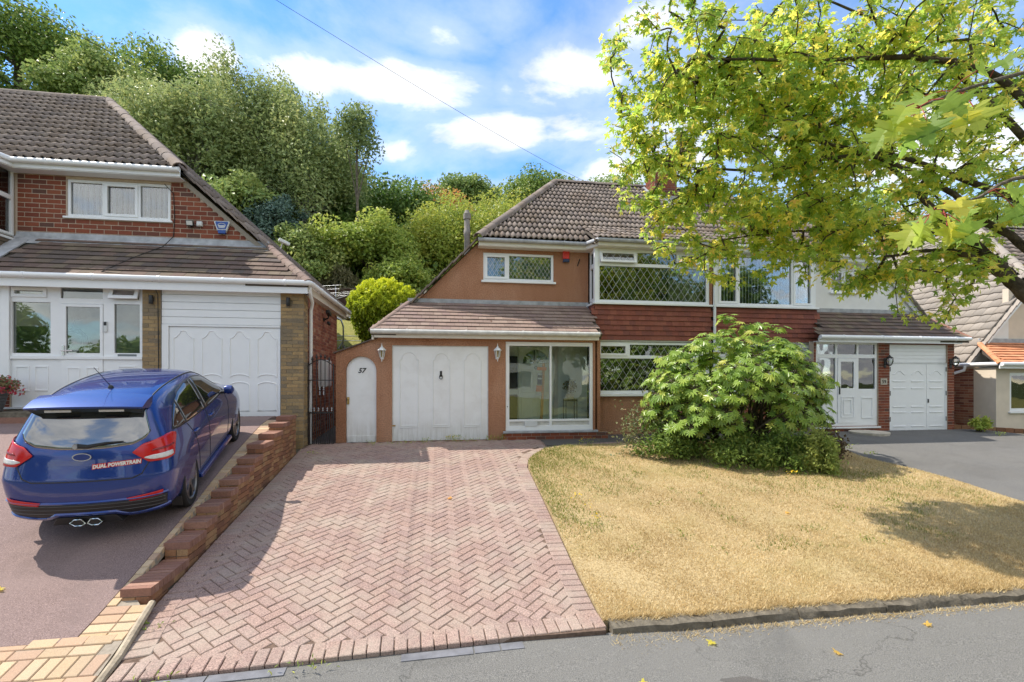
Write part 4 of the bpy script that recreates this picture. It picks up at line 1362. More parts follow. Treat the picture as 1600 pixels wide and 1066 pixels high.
wd = window(N, T_front(YB), *B9, [(7.24, 7.76, 2.03, 3.24, 's'), (7.83, 9.33, 2.03, 3.24, 'f'), (9.40, 9.94, 2.03, 3.24, 's')], sill=.05, sill_out=.09)
blinds(wd, T_front(YB), 7.2, 10.0, 1.95, 3.3, .22)
room(N, T_front(YB), *B9, depth=2)
bayc = MB().box(7.10, 10.04, YB + .03, YB + .49, .98, 1.94).build('bay_apron', 'mortar_dark', N)
tiles(bayc, 'tile_hung', tile_mesh_flat(.163, .16, .012), (7.10, YB + .015, 1.02), (1, 0, 0), (0, 0, 1), lambda v: (0, 2.97), 7, .126, .165, .022, True)
MB().box(7.10, 10.12, YB - .05, YB + .03, 1.905, 1.935).build('bay_ledge', 'lead_grey', N)
MB().box(7.10, 10.06, YB - .01, YB + .06, .985, 1.02).build('head_board', 'upvc_white', N)
L9 = (7.15, 10.03, -.33, .975)
wd = window(N, T_front(YB), *L9, [(7.24, 7.8, -.25, .56, 'f'), (7.24, 7.8, .64, .91, 's'), (7.87, 9.35, -.25, .91, 'f'), (9.43, 9.94, .58, .91, 's'), (9.43, 9.94, -.25, .50, 's')], sill=.06, sill_out=.1)
curtain(wd, T_front(YB), 7.2, 10, -.3, .95, .2, 'curtain_net')
room(N, T_front(YB), *L9, depth=2)
lowb = MB().box(7.06, 10.04, YB + .006, YB + .16, -1.5, -.392).build('bay_wall', 'mortar_pale', N)
brickwork(lowb, 'brick_red', 7.06, 10.04, -1.42, -.40, T_front(YB + .006))
MB().box(10.03, 10.06, YB + .02, 12.0, -1.5, 3.31).build('bay_return', 'upvc_white', N)
# porch and garage front
fw = MB().slab(9.72, 14.06, -1.55, 1.04, [P9, G9], YH, YH + .16).build('front_wall', 'mortar_pale', N)
brickwork(fw, 'brick_red', 9.72, 14.06, -1.50, 1.03, T_front(YH), holes=[P9, G9])
a, b = P9[0] + .005, P9[1] - .005
x1_, x2_ = 10.42, 11.06
cells = [(a + .06, x1_ - .03, .70, .96, 'f'), (x1_ + .03, x2_ - .03, .70, .96, 'f'), (x2_ + .03, b - .06, .70, .96, 'f'), (a + .06, x1_ - .03, -.22, .60, 'f'), (x2_ + .03, b - .06, -.22, .60, 'f'), (x1_ + .03, x2_ - .03, -1.12, .60, 'd')]
pw = MB().slab(a, b, -1.215, 1.025, [c[:4] for c in cells], YH + .03, YH + .10).build('porch_window', 'upvc_white', N, bevel=.004)
for c in cells[:5]:
    MB().box(c[0] - .005, c[1] + .005, YH + .06, YH + .066, c[2] - .005, c[3] + .005).build('pane', 'glass_mirror', pw)
for (c0, c1) in ((a + .06, x1_ - .03), (x2_ + .03, b - .06)):
    MB().slab(c0 + .08, c1 - .08, -1.0, -.45, [(c0 + .10, c1 - .10, -.98, -.47)], YH + .018, YH + .031).build('moulding', 'upvc_white', pw)
    for zz in (-1.0, -.47):
        MB().box(c0 + .09, c1 - .09, YH + .012, YH + .031, zz, zz + .025).build('moulding', 'upvc_white', pw)
d0, d1 = x1_ + .035, x2_ - .035
dr = MB().slab(d0, d1, -1.12, .595, [(d0 + .09, d1 - .09, -.20, .50)], YH + .015, YH + .07).build('front_door', 'upvc_white', N, bevel=.004)
MB().box(d0 + .085, d1 - .085, YH + .04, YH + .046, -.205, .505).build('pane', 'glass_mirror', dr)
for (q0, q1) in ((-.98, -.42), (-.90, -.50)):
    i_ = .09 if q0 < -.95 else .16
    MB().slab(d0 + i_, d1 - i_, q0, q1, [(d0 + i_ + .022, d1 - i_ - .022, q0 + .022, q1 - .022)], YH + .0, YH + .016).build('moulding', 'upvc_white', dr)
MB().box(d0 + .03, d0 + .055, YH - .005, YH + .015, -.36, -.14).build('handle', 'iron_black', dr)
MB().box(9.75, 11.70, YH - .05, YH + .12, -1.26, -1.217).build('porch_sill', 'upvc_white', N, bevel=.005)
MB().box(9.8, 11.6, 12.0, 12.05, -1.4, 1.3).build('inner_wall', 'stone_pale', N)
MB().box(9.8, 11.6, 11.4, 12.0, -1.4, -1.25).build('porch_floor', 'stone_pale', N)
# garage: boarded head and three-panel doors, the right leaf narrower
ga, gb = G9[0] + .01, G9[1] - .01
me = MB().box(ga + .002, gb - .002, YH + .03, YH + .06, 0, .088).mesh('cladding_board')
hb = MB().box(ga, gb, YH + .05, YH + .09, .48, .995).build('head_panel', 'upvc_white', N)
pieces('cladding_board', me, 'upvc_white', hb, [Matrix.Translation((0, 0, .50 + i * .0965)) for i in range(5)])
gsp = ga + (gb - ga) * .655
for (e0, e1, cols_) in ((ga + .03, gsp - .004, 2), (gsp + .004, gb - .03, 1)):
    leaf = MB().box(e0, e1, YH + .03, YH + .075, -1.385, .465).build('garage_door', 'upvc_white', N, bevel=.004)
    w1 = (e1 - e0) / cols_
    for q in range(cols_):
        c0, c1 = e0 + q * w1 + .09, e0 + (q + 1) * w1 - .09
        pk = [(c0, .17), (c0 + .05, .17)] + [(c0 + .05 + (c1 - c0 - .1) * t, .17 + .10 * math.sin(math.pi * t) ** 1.2) for t in [i / 8 for i in range(1, 8)]] + [(c1 - .05, .17), (c1, .17)]
        MB().tube([(x, YH + .03, z) for x, z in pk], .013, 6).build('moulding', 'upvc_white', leaf, smooth=True)
        for zz in (-.03, -.22, -.72, -.87, -1.25):
            MB().box(c0, c1, YH + .014, YH + .034, zz, zz + .028).build('moulding', 'upvc_white', leaf, bevel=.006)
    if cols_ == 1:
        MB().box(e0 + .03, e0 + .055, YH + .01, YH + .03, -.60, -.50).build('handle', 'iron_black', leaf)
MB().slab(ga - .006, gb + .006, -1.40, .48, [(ga + .03, gb - .03, -1.5, .468)], YH + .012, YH + .085).build('garage_frame', 'upvc_white', N)
hg = MB()
for zz in (-1.1, -.4, .25):
    for xx in (ga + .012, gb - .03):
        hg.box(xx, xx + .018, YH + .004, YH + .011, zz, zz + .12)
hg.build('hinge', 'iron_black', N)
np_ = MB().box(11.72, 11.92, YH - .022, YH - .006, .0 - .11, .06).build('number_plaque', 'stone_pale', N, bevel=.005)
text('59', .13, 'iron_black', np_, Matrix.Translation((11.82, YH - .024, -.03)), .002, 0, 'house_number', bold=.003)
st = MB().lathe([(.42, -1.42), (.44, -1.33), (.44, -1.31), (.41, -1.30)], (10.95, 10.78, 0), 20).build('door_step', 'stone_pale', N)
MB().box(9.72, 14.10, 11.02, 11.05, 1.0, 1.115).build('fascia', 'upvc_white', N)
MB().box(9.72, 14.10, 11.05, YH + .1, 1.005, 1.03).build('soffit', 'upvc_white', N)
gutter(N, [(9.72, 10.975, 1.13), (14.30, 10.975, 1.13)], 'upvc_white', .055)
l9 = MB().prism([(11.01, 1.145), (12.0, 1.905), (12.0, 1.80), (11.1, 1.03)], 10.07, 13.4, 'x')
l9.hexa([(13.4, 11.01, 1.03), (14.3, 11.01, 1.03), (13.9, 12.0, 1.7), (13.4, 12.0, 1.7), (13.4, 11.01, 1.14), (14.3, 11.01, 1.14), (13.9, 12.0, 1.88), (13.4, 12.0, 1.88)])
l9 = l9.build('lean_to_roof', 'mortar_dark', N)
e9 = Vector((0, .99, .76))
tiles(l9, 'tile_brown', tile_mesh_flat(.186, .215), (10.07, 11.01, 1.155), (1, 0, 0), e9, lambda v: (0 if v > .3 else -.3, 4.22 - v / e9.length * .42), 7, e9.length / 7, .19, .022, True)
ridge_tiles(l9, 'brick_coping', (14.33, 11.01, 1.13), (13.88, 12.0, 1.88), .085, .19, 'hip_tile')
MB().prism([(11.97, 1.88), (11.96, 2.03), (12.0, 2.03), (12.0, 1.88)], 10.06, 13.86, 'x').build('flashing', 'lead_grey', l9)
MB().prism([(11.78, 1.77), (11.97, 1.915), (11.97, 1.90), (11.78, 1.755)], 10.06, 13.8, 'x').build('apron', 'lead_grey', l9)
MB().box(14.0, 14.06, YH + .17, 19.3, -1.7, 1.03).build('flank_wall', 'brick_side', N)
MB().box(PX + .004, 14.0, 19.2, 19.35, -1.7, 3.4).build('back_wall', 'render_white', N)

# ================================================================ left: red brick house above the tarmac drive
B = thing('semi_detached_house', 'red brick house with white porch and garage door standing behind the blue car', 'house', (-5.5, 11.5, -.70))
LF, LG = 11.55, 10.5
WL = (-7.80, -5.79, 3.50, 4.30)
LIM = lambda z: [(-9.2, -5.56 if z > 4.42 else min(-5.5 + (4.38 - z) * 1.14, -2.9))]
uw = MB().slab(-9.2, -5.5, 1.9, 4.47, [WL], LF, LF + .16).build('upper_wall', 'mortar_pale', B)
MB().prism([(-5.4999, 1.9), (-2.85, 1.9), (-2.85, 2.05), (-5.4999, 4.36)], LF + .001, LF + .16).build('gable_wall', 'mortar_pale', B)
brickwork(uw, 'brick_red', -8.72, -2.9, 2.95, 4.45, T_front(LF), holes=[(WL[0] - .01, WL[1] + .01, WL[2] - .06, WL[3] + .01)], limits=lambda z: [(-8.72, min(-5.5 + (4.30 - z) * 1.14, -2.9) if z < 4.30 else -5.52)], course=.1, length=.272, joint=.016, jit=.002)
w_ = (WL[1] - WL[0])
c1, c2 = WL[0] + w_ * .345, WL[0] + w_ * .685
wd = window(B, T_front(LF), *WL, [(WL[0] + .06, c1 - .03, WL[2] + .06, WL[3] - .06, 'f'), (c1 + .03, c2 - .03, WL[2] + .06, WL[3] - .06, 's'), (c2 + .03, WL[1] - .06, WL[2] + .06, WL[3] - .06, 'f')], sill=.045, sill_out=.05)
blinds(wd, T_front(LF), WL[0] + .06, WL[1] - .06, WL[2], WL[3], .2, pitch=.112, wd=.085, ang=76)
room(B, T_front(LF), *WL)
# left bay, only its return shows
bay = MB().box(-12.2, -8.74, 11.02, 11.5, 1.9, 2.93).build('bay_apron', 'mortar_dark', B)
tiles(bay, 'tile_brown', tile_mesh_flat(.163, .16, .012), (-8.74, 10.99, 1.95), (0, 1, 0), (0, 0, 1), lambda v: (0, .55), 8, .126, .165, .022, True)
tiles(bay, 'tile_brown', tile_mesh_flat(.163, .16, .012), (-12.2, 11.02, 1.95), (1, 0, 0), (0, 0, 1), lambda v: (0, 3.45), 8, .126, .165, .022, True)
BR = (11.04, 11.52, 2.96, 4.44)
wd = window(B, T_right(-8.74), *BR, [(11.09, 11.47, 3.86, 4.37, 'f'), (11.09, 11.47, 3.03, 3.80, 's')], sill=.05, sill_out=.06, sash=.04)
curtain(wd, T_right(-8.74), 11.05, 11.5, 2.96, 4.4, .2, 'curtain_tan')
wd = window(B, T_front(11.0), -12.2, -8.75, 2.96, 4.44, [(-12.1, -10.5, 3.03, 4.37, 'f'), (-10.4, -8.84, 3.03, 4.37, 'f')], sill=.05, sill_out=.06)
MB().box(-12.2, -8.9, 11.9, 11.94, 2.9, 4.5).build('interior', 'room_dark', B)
# roof
EL, LY = (11.24, 4.50), 15.5
rf = MB()
v = [(-5.48, 11.26, 4.48), (-16, 11.26, 4.48), (-16, LY, 8.02), (-9.39, LY, 8.02), (-5.48, 19.7, 4.48), (-16, 19.7, 4.48), (-2.68, 11.50, 1.99), (-2.68, 14.9, 1.99), (-5.48, 11.50, 4.48)]
rf.add(v, [(1, 0, 3, 2), (2, 3, 4, 5), (3, 0, 8, 6, 7, 4), (1, 2, 5)])
rf = rf.build('roof', 'mortar_dark', B)
SLL = math.hypot(LY - 11.24, 3.55)
tiles(rf, 'tile_roof', tile_mesh_pan(.165, .43, .055, .02), (-16, 11.24, 4.51), (1, 0, 0), (0, LY - 11.24, 3.55), lambda v: (3.0, 10.50 - v / SLL * 3.9), 15, SLL / 15, .165, .048)
ev = Vector((-(9.39 - 2.66), 0, 8.02 - 1.99))
SR = ev.length
def span_r(v):
    z = 1.99 + v / SR * (8.02 - 1.99)
    y0 = 0 if z < 4.48 else (z - 4.48) / 3.54 * 4.0
    return (y0, 3.4 + max(0, min(1, (z - 1.99) / 2.49)) * 3.5)
tiles(rf, 'tile_roof', tile_mesh_pan(.165, .43, .055, .02), (-2.64, 11.50, 2.0), (0, 1, 0), ev, span_r, 24, SR / 24, .165, .034, limit=200)
ridge_tiles(rf, 'tile_roof', (-16, LY, 8.06), (-9.35, LY, 8.06), .14, .45)
ridge_tiles(rf, 'tile_roof', (-5.44, 11.22, 4.53), (-9.39, LY, 8.06), .14, .42, 'hip_tile')
verge_tiles(rf, 'tile_roof', (-2.62, 11.52, 1.98), (-5.46, 11.52, 4.51), .24, .30, .03)
MB().hexa([(-5.5, 11.50, 4.30), (-2.78, 11.50, 1.93), (-2.78, 11.55, 1.93), (-5.5, 11.55, 4.30), (-5.5, 11.50, 4.43), (-2.70, 11.50, 1.98), (-2.70, 11.55, 1.98), (-5.5, 11.55, 4.43)]).build('verge_mortar', 'mortar_grey', B)
MB().prism([(-5.46, 11.28), (-8.60, 11.28), (-8.72, 10.82), (-12.3, 10.82), (-12.3, 10.79), (-8.69, 10.79), (-8.57, 11.25), (-5.46, 11.25)], 4.375, 4.50, 'z').build('fascia', 'upvc_white', B)
MB().prism([(-5.46, 11.54), (-9.0, 11.54), (-8.72, 11.0), (-12.3, 11.0), (-12.3, 10.81), (-8.71, 10.81), (-8.59, 11.27), (-5.46, 11.27)], 4.36, 4.375, 'z').build('soffit', 'upvc_white', B)
gutter(B, [(-5.44, 11.195, 4.50), (-8.56, 11.195, 4.50), (-8.68, 10.735, 4.50), (-12.3, 10.735, 4.50)], 'upvc_white', .055)
MB().prism([(10.72, 4.50), (11.3, 4.62), (11.3, 4.45), (10.8, 4.40)], -12.3, -8.70, 'x').build('bay_eave', 'mortar_dark', rf)
# front range: porch, buff piers, garage
GL = (-5.31, -3.21, -.74, 1.13)
pier_l = MB().box(-5.77, -5.44, LG, LG + .3, -.9, 1.88).build('buff_pier', 'mortar_grey', B)
brickwork(pier_l, 'brick_buff', -5.77, -5.44, -.82, 1.88, T_front(LG), length=.23, course=.075, joint=.009, proud=.008, jit=.004)
pier_r = MB().box(-3.195, -2.745, LG, LG + .3, -1.5, 1.88).build('buff_pier', 'mortar_grey', B)
brickwork(pier_r, 'brick_buff', -3.195, -2.745, -1.42, 1.88, T_front(LG), length=.23, course=.075, joint=.009, proud=.008, jit=.004)
brickwork(pier_r, 'brick_buff', LG, LG + .30, -1.42, 1.88, T_right(-2.745), length=.23, course=.075, joint=.009, proud=.008, jit=.004)
hb = MB().box(-5.43, -3.20, LG + .05, LG + .1, 1.13, 1.885).build('head_panel', 'upvc_white', B)
me = MB().box(-5.43, -3.20, LG + .02, LG + .048, 0, .140).mesh('cladding_board')
pieces('cladding_board', me, 'upvc_white', hb, [Matrix.Translation((0, 0, 1.135 + i * .149)) for i in range(5)])
MB().slab(-5.43, -3.205, -.76, 1.128, [(GL[0], GL[1], -2, 1.09)], LG + .01, LG + .09).build('garage_frame', 'upvc_white', B, bevel=.004)
gd = MB().box(GL[0] + .006, GL[1] - .006, LG + .04, LG + .075, -.735, 1.085).build('garage_door', 'upvc_white', B, bevel=.003)
wq = (GL[1] - GL[0]) / 4
for q in range(4):
    a, b = GL[0] + q * wq + .085, GL[0] + (q + 1) * wq - .075
    cx_, h_ = (a + b) / 2, (b - a) / 2
    top = [(a, .86), (a + .04, .87), (a + .09, .92), (a + .12, .97), (cx_ - .05, 1.0), (cx_, 1.005), (cx_ + .05, 1.0), (b - .12, .97), (b - .09, .92), (b - .04, .87), (b, .86)]
    bot = [(b, .06)] + [(cx_ + h_ * math.cos(t), .06 + .07 * math.sin(t)) for t in [math.pi * i / 8 for i in range(1, 8)]] + [(a, .06)]
    bead(T_front(LG), top + bot + [top[0]], .04, .014).build('moulding', 'upvc_white', gd, smooth=True)
    top = [(a, -.10)] + [(cx_ - h_ * math.cos(t), -.10 + .07 * math.sin(t)) for t in [math.pi * i / 8 for i in range(1, 8)]] + [(b, -.10)]
    bead(T_front(LG), top + [(b, -.62), (a, -.62), (a, -.10)], .04, .014).build('moulding', 'upvc_white', gd, smooth=True)
# porch joinery
PX0, PX1 = -8.30, -5.775
cells = [(-7.90, -7.12, 1.32, 1.62, 's'), (-6.93, -6.17, 1.30, 1.72, 'f'), (-5.98 - .02, -5.86, 1.30, 1.68, 'x'),
         (-7.94, -7.12, -.10, 1.23, 'f'), (-6.93, -6.17, -.66, 1.22, 'd'), (-6.0, -5.84, -.10, 1.20, 'x')]
wy = LG
def lz(px_x, px_y):
    d = wy / (math.cos(YAW) - (px_x - 800) / 750 * math.sin(YAW))
    return (math.sin(YAW) + (px_x - 800) / 750 * math.cos(YAW)) * d, (595 - px_y) / 750 * d
def cell(xa, ya, xb, yb, k):
    x0, z1 = lz(xa, ya); x1, z0 = lz(xb, yb)
    return (x0, x1, z0, z1, k)
cells = [cell(18, 450, 70, 463, 's'), cell(93, 448, 159, 467, 'f'), cell(174, 450, 216, 468, 'o'), cell(17, 471, 77, 552, 'f'), cell(94, 474, 160, 631, 'd'), cell(177, 475, 217, 552, 'f')]
pw = MB().slab(-8.05, PX1, -.50, 1.875, [c[:4] for c in cells], LG + .03, LG + .10).build('porch_window', 'upvc_white', B, bevel=.004)
def porch_light(c, sash=False, ajar=False):
    a, b, d, e, k = c
    if ajar:
        To = T_front(LG) @ Matrix.Translation((0, .02, e)) @ Matrix.Rotation(R(-20), 4, 'X') @ Matrix.Translation((0, -.02, -e))
        MB(To).slab(a - .02, b + .02, d - .02, e + .02, [(a + .05, b - .05, d + .05, e - .05)], -.01, .03).build('sash', 'upvc_white', pw, bevel=.004)
        MB(To).box(a + .045, b - .045, .008, .014, d + .045, e - .045).build('pane', 'glass_clear', pw)
        return
    if sash:
        MB().slab(a - .02, b + .02, d - .02, e + .02, [(a + .04, b - .04, d + .04, e - .04)], LG + .005, LG + .06).build('sash', 'upvc_white', pw, bevel=.004)
    MB().box(a - .005, b + .005, LG + .062, LG + .068, d - .005, e + .005).build('pane', 'glass_mirror', pw)
for c in cells:
    if c[4] != 'd':
        porch_light(c, c[4] == 's', c[4] == 'o')
dc = cells[4]
gx0, gz1 = lz(102, 479); gx1, gz0 = lz(155, 552)
dr = MB().slab(dc[0] + .005, dc[1] - .005, dc[2], dc[3] - .005, [(gx0, gx1, gz0, gz1)], LG + .015, LG + .07).build('front_door', 'upvc_white', B, bevel=.004)
MB().box(gx0 - .005, gx1 + .005, LG + .04, LG + .046, gz0 - .005, gz1 + .005).build('pane', 'glass_mirror', dr)
dm_ = (gx0 + gx1) / 2
pz0_, pz1_ = lz(102, 611)[1], lz(102, 574)[1]
for a, b in ((gx0 + .02, dm_ - .05), (dm_ + .05, gx1 - .02)):
    MB().slab(a, b, pz0_, pz1_, [(a + .025, b - .025, pz0_ + .025, pz1_ - .025)], LG + .003, LG + .016).build('moulding', 'upvc_white', dr, bevel=.003)
hx, hz = lz(98, 548)
MB().box(hx - .02, hx + .02, LG - .002, LG + .015, hz - .14, hz + .10).build('handle_plate', 'chrome', dr, bevel=.004)
MB().tube([(hx, LG - .01, hz), (hx, LG - .045, hz), (hx + .20, LG - .045, hz)], .011, 8).build('door_handle', 'chrome', dr, smooth=True)
bx, bz = lz(164, 511)
MB().box(bx - .035, bx + .035, LG + .005, LG + .03, bz - .10, bz + .11).build('door_bell', 'meter_white', pw, bevel=.01)
MB().box(bx - .025, bx + .025, LG - .001, LG + .006, bz + .03, bz + .10).build('bell_camera', 'plastic_black', pw, bevel=.004)
for (xa, xb) in ((22, 44), (52, 74), (183, 210)):
    a, z1 = lz(xa, 572); b, _ = lz(xb, 572)
    MB().slab(a, b, pz0_, z1, [(a + .025, b - .025, pz0_ + .025, z1 - .025)], LG + .018, LG + .031).build('moulding', 'upvc_white', pw, bevel=.003)
sx0, sz1 = lz(183, 555); sx1, sz0 = lz(212, 558)
MB().box(sx0, sx1, LG + .012, LG + .031, sz0 - .02, sz1 + .02).build('letter_plate', 'grey_plaque', pw, bevel=.004)
MB().box(-8.05, PX1, LG - .005, LG + .031, lz(40, 561)[1], lz(40, 556)[1]).build('mid_rail', 'upvc_white', pw, bevel=.004)
MB().box(-8.15, PX1, LG - .06, LG + .1, -.54, -.502).build('porch_sill', 'upvc_white', B, bevel=.005)
MB().box(-8.18, -8.052, LG - .02, LG + .1, .03, 1.88).build('corner_post', 'upvc_white', B, bevel=.004)
MB().box(-9.5, -8.052, LG - .04, LG + .1, 0.0, .04).build('bay_sill', 'upvc_white', B, bevel=.004)
lb = MB().box(-9.5, -8.06, LG + .01, LG + .2, -.9, 0.0).build('bay_wall', 'mortar_pale', B)
brickwork(lb, 'brick_red', -9.5, -8.06, -.83, -.01, T_front(LG + .01))
MB().box(-9.5, -8.19, LG + .01, LG + .1, .04, 1.88).build('bay_frame', 'upvc_white', B)
pl = MB().box(-8.1, -5.77, LG + .0, LG + .2, -.95, -.545).build('plinth', 'mortar_grey', B)
brickwork(pl, 'brick_buff', -8.1, -5.77, -.92, -.545, T_front(LG), length=.23, course=.075)
MB().box(-8.1, -5.80, 11.50, 11.54, -.8, 1.9).build('inner_wall', 'stone_pale', B)
MB().box(-8.1, -5.80, LG + .2, 11.5, -.9, -.72).build('porch_floor', 'stone_pale', B)
step_ = MB().box(-9.4, -6.9, LG - .62, LG - .005, -1.0, -.565).build('porch_step', 'kerb_concrete', B, bevel=.01)
MB().box(-9.4, -6.8, LG - .66, LG - .625, -1.0, -.66).build('step_edge', 'brick_coping', B)
# fascia, gutter, lean-to roof
MB().box(-9.5, -2.62, LG - .19, LG - .16, 1.775, 1.965).build('fascia', 'upvc_white', B, bevel=.003)
MB().box(-9.5, -2.62, LG - .16, LG + .1, 1.80, 1.82).build('soffit', 'upvc_white', B)
gutter(B, [(-9.5, LG - .235, 1.985), (-2.58, LG - .235, 1.985), (-2.56, LG - .20, 1.985), (-2.56, 14.7, 1.985)], 'upvc_white', .055)
MB().box(-2.66, -2.63, LG - .16, 14.6, 1.80, 1.965).build('side_fascia', 'board_cream', B, bevel=.003)
MB().box(-2.745, -2.66, LG - .16, 14.6, 1.80, 1.815).build('side_soffit', 'upvc_white', B)
l0, l1 = (LG - .20, 2.0), (LF, 3.0)
eL = Vector((0, l1[0] - l0[0], l1[1] - l0[1]))
lt = MB().prism([(l0[0], l0[1] - .01), (l1[0], l1[1] - .01), (l1[0], l1[1] - .12), (l0[0] + .1, l0[1] - .12)], -9.3, -3.8, 'x')
lt.hexa([(-3.8, l0[0], 1.9), (-2.60, l0[0], 1.9), (-3.7, l1[0], 2.7), (-3.8, l1[0], 2.8), (-3.8, l0[0], 1.99), (-2.60, l0[0], 1.99), (-3.72, l1[0], 2.97), (-3.8, l1[0], 2.99)])
lt = lt.build('lean_to_roof', 'mortar_dark', B)
tiles(lt, 'tile_brown', tile_mesh_flat(.225, .235), (-9.3, l0[0], l0[1] + .005), (1, 0, 0), eL, lambda v: (.9 + .12 * v, 6.66 - v / eL.length * 1.10), 8, eL.length / 8, .23, .024, True)
ridge_tiles(lt, 'tile_pinkish', (-2.60, l0[0], 1.99), (-3.74, l1[0], 2.98), .10, .20, 'hip_tile')
MB().prism([(LF - .05, 2.98), (LF - .03, 3.13), (LF - .005, 3.13), (LF - .005, 2.98)], -8.72, -3.75, 'x').build('flashing', 'lead_grey', lt)
MB().prism([(LF - .22, 2.86), (LF - .05, 3.02), (LF - .05, 3.005), (LF - .22, 2.845)], -8.6, -3.72, 'x').build('apron', 'lead_grey', lt)
MB().hexa([(-8.76, l0[0], 2.02), (-8.42, l0[0], 2.02), (-8.40, l1[0], 3.02), (-8.74, l1[0], 3.02), (-8.76, l0[0], 2.06), (-8.42, l0[0], 2.05), (-8.40, l1[0], 3.05), (-8.74, l1[0], 3.06)]).build('valley_lead', 'lead_grey', lt)
# brick flank beside the gate
fw = MB().box(-3.1, -2.745, LG + .30, 13.8, -1.6, 1.82).build('flank_wall', 'mortar_pale', B)
brickwork(fw, 'brick_side', LG + .31, 13.8, -1.45, 1.80, T_right(-2.745), proud=.007)
brickwork(fw, 'brick_side', 2.745, 3.1, -1.45, 1.80, Matrix.Translation((0, 13.8, 0)) @ Matrix.Rotation(R(180), 4, 'Z'), limit=1)
MB().box(-9, -3.1, 13.6, 13.8, -1.6, 1.8).build('rear_wall', 'mortar_pale', B)
MB().box(-16, -5.4, 19.3, 19.5, -1.6, 4.4).build('back_wall', 'mortar_pale', B)
MB().box(-5.6, -5.4, 13.8, 19.3, -1.6, 4.4).build('flank_wall', 'mortar_pale', B)
MB().tube([(-2.60, LG - .12, 1.95), (-2.60, LG - .10, 1.82), (-2.64, LG + .28, 1.66), (-2.69, LG + .36, 1.50), (-2.69, LG + .36, -1.4)], .036, 10).build('downpipe', 'upvc_white', B, smooth=True)

# ================================================================ far right: cream rendered house with an orange lean-to
C_ = thing('bungalow', 'cream rendered house with pale tiled roof and orange lean-to', 'house', (17.6, 12.0, -1.75))
CX = 15.35
rf = MB()
v = [(17.6, 11.7, 2.80), (27, 11.7, 2.80), (27, 15.6, 5.90), (20.5, 15.6, 5.90), (17.6, 19.6, 2.80), (27, 19.6, 2.80), (CX, 11.9, .50), (CX, 19.6, .50), (17.6, 11.9, 2.80)]
rf.add(v, [(0, 1, 2, 3), (3, 2, 5, 4), (0, 3, 4, 7, 6, 8), (1, 5, 2)])
rf = rf.build('roof', 'mortar_dark', C_)
ev = Vector((20.5 - CX, 0, 5.4)); SC = ev.length
def span_c(v):
    z = .5 + v / SC * 5.4
    y1 = 7.6 if z < 2.8 else 7.6 - (z - 2.8) / 3.1 * 3.8
    return (-7.6, -(0 if z < 2.8 else (z - 2.8) / 3.1 * 3.75))
tiles(rf, 'tile_roof_pale', tile_mesh_pan(.30, .40, .022, .02, 8), (CX - .03, 11.9, .52), (0, -1, 0), ev, span_c, 22, SC / 22, .30, .03)
tiles(rf, 'tile_roof', tile_mesh_pan(.30, .40, .03, .02, 8), (17.6, 11.7, 2.82), (1, 0, 0), (0, 3.9, 3.1), lambda v: (v / 4.98 * 2.9, 9), 14, 4.98 / 14, .30, .03)
ridge_tiles(rf, 'tile_roof_pale', (17.6, 11.68, 2.84), (20.5, 15.6, 5.95), .13, .42, 'hip_tile')
ridge_tiles(rf, 'tile_roof_pale', (20.5, 15.6, 5.95), (27, 15.6, 5.95), .13, .45)
verge_tiles(rf, 'tile_roof_pale', (CX - .04, 11.88, .48), (17.6, 11.88, 2.85), .22, .30, .03)
MB().slab(17.0, 26, -1.8, 2.78, [(19.5, 22, .9, 2.2)], 12.0, 12.16).build('upper_wall', 'render_cream', C_)
MB().prism([(CX + .2, -1.8), (16.9999, -1.8), (16.9999, 2.1), (CX + .2, .6)], 12.001, 12.16).build('gable_wall', 'render_white', C_)
MB().hexa([(CX + .02, 11.86, .34), (17.6, 11.86, 2.64), (17.6, 11.9, 2.64), (CX + .02, 11.9, .34), (CX + .02, 11.86, .47), (17.6, 11.86, 2.80), (17.6, 11.9, 2.80), (CX + .02, 11.9, .47)]).build('barge_board', 'upvc_white', C_)
blk = MB().slab(15.17, 21, -2.0, .36, [(15.62, 18.4, -.85, .22)], 11.0, 11.16).build('front_wall', 'render_cream', C_)
MB().box(15.17, 15.33, 11.161, 11.56, -2.0, .36).build('side_wall', 'render_cream', C_)
window(C_, T_front(11.0), 15.62, 18.4, -.85, .22, [(15.70, 16.9, -.77, .14, 'f'), (17.0, 18.3, -.77, .14, 'f')], pane='glass_clear')
wb = MB().box(15.62, 18.4, 11.3, 11.32, -.85, .22).build('blind', 'blind_white', C_)
fb = MB().box(15.19, 15.36, 11.561, 19.4, -2.0, .40).build('flank_wall', 'mortar_pale', C_)
brickwork(fb, 'brick_side', -13.4, -11.561, -1.9, .38, T_left(15.19))
MB().box(15.0, 21, 10.78, 10.81, .33, .43).build('fascia', 'upvc_white', C_)
gutter(C_, [(15.0, 10.74, .45), (21, 10.74, .45)], 'upvc_white', .055)
gutter(C_, [(15.13, 10.9, .46), (15.13, 11.8, .46), (15.13, 14.5, .46)], 'upvc_white', .055)
l0, l1 = (10.79, .47), (12.0, 1.12)
eC = Vector((0, 1.21, .65))
lt = MB().prism([(l0[0], l0[1] - .01), (l1[0], l1[1] - .01), (l1[0], .9), (l0[0] + .1, .36)], 15.95, 21, 'x')
lt.hexa([(15.05, 10.79, .36), (15.95, 10.79, .36), (15.95, 12.0, .9), (15.88, 12.0, .9), (15.05, 10.79, .46), (15.95, 10.79, .46), (15.95, 12.0, 1.11), (15.9, 12.0, 1.11)])
lt = lt.build('lean_to_roof', 'mortar_dark', C_)
tiles(lt, 'tile_orange', tile_mesh_flat(.163, .20), (15.05, 10.79, .475), (1, 0, 0), eC, lambda v: (.02 + v / eC.length * .9, 6), 8, eC.length / 8, .165, .026, True)
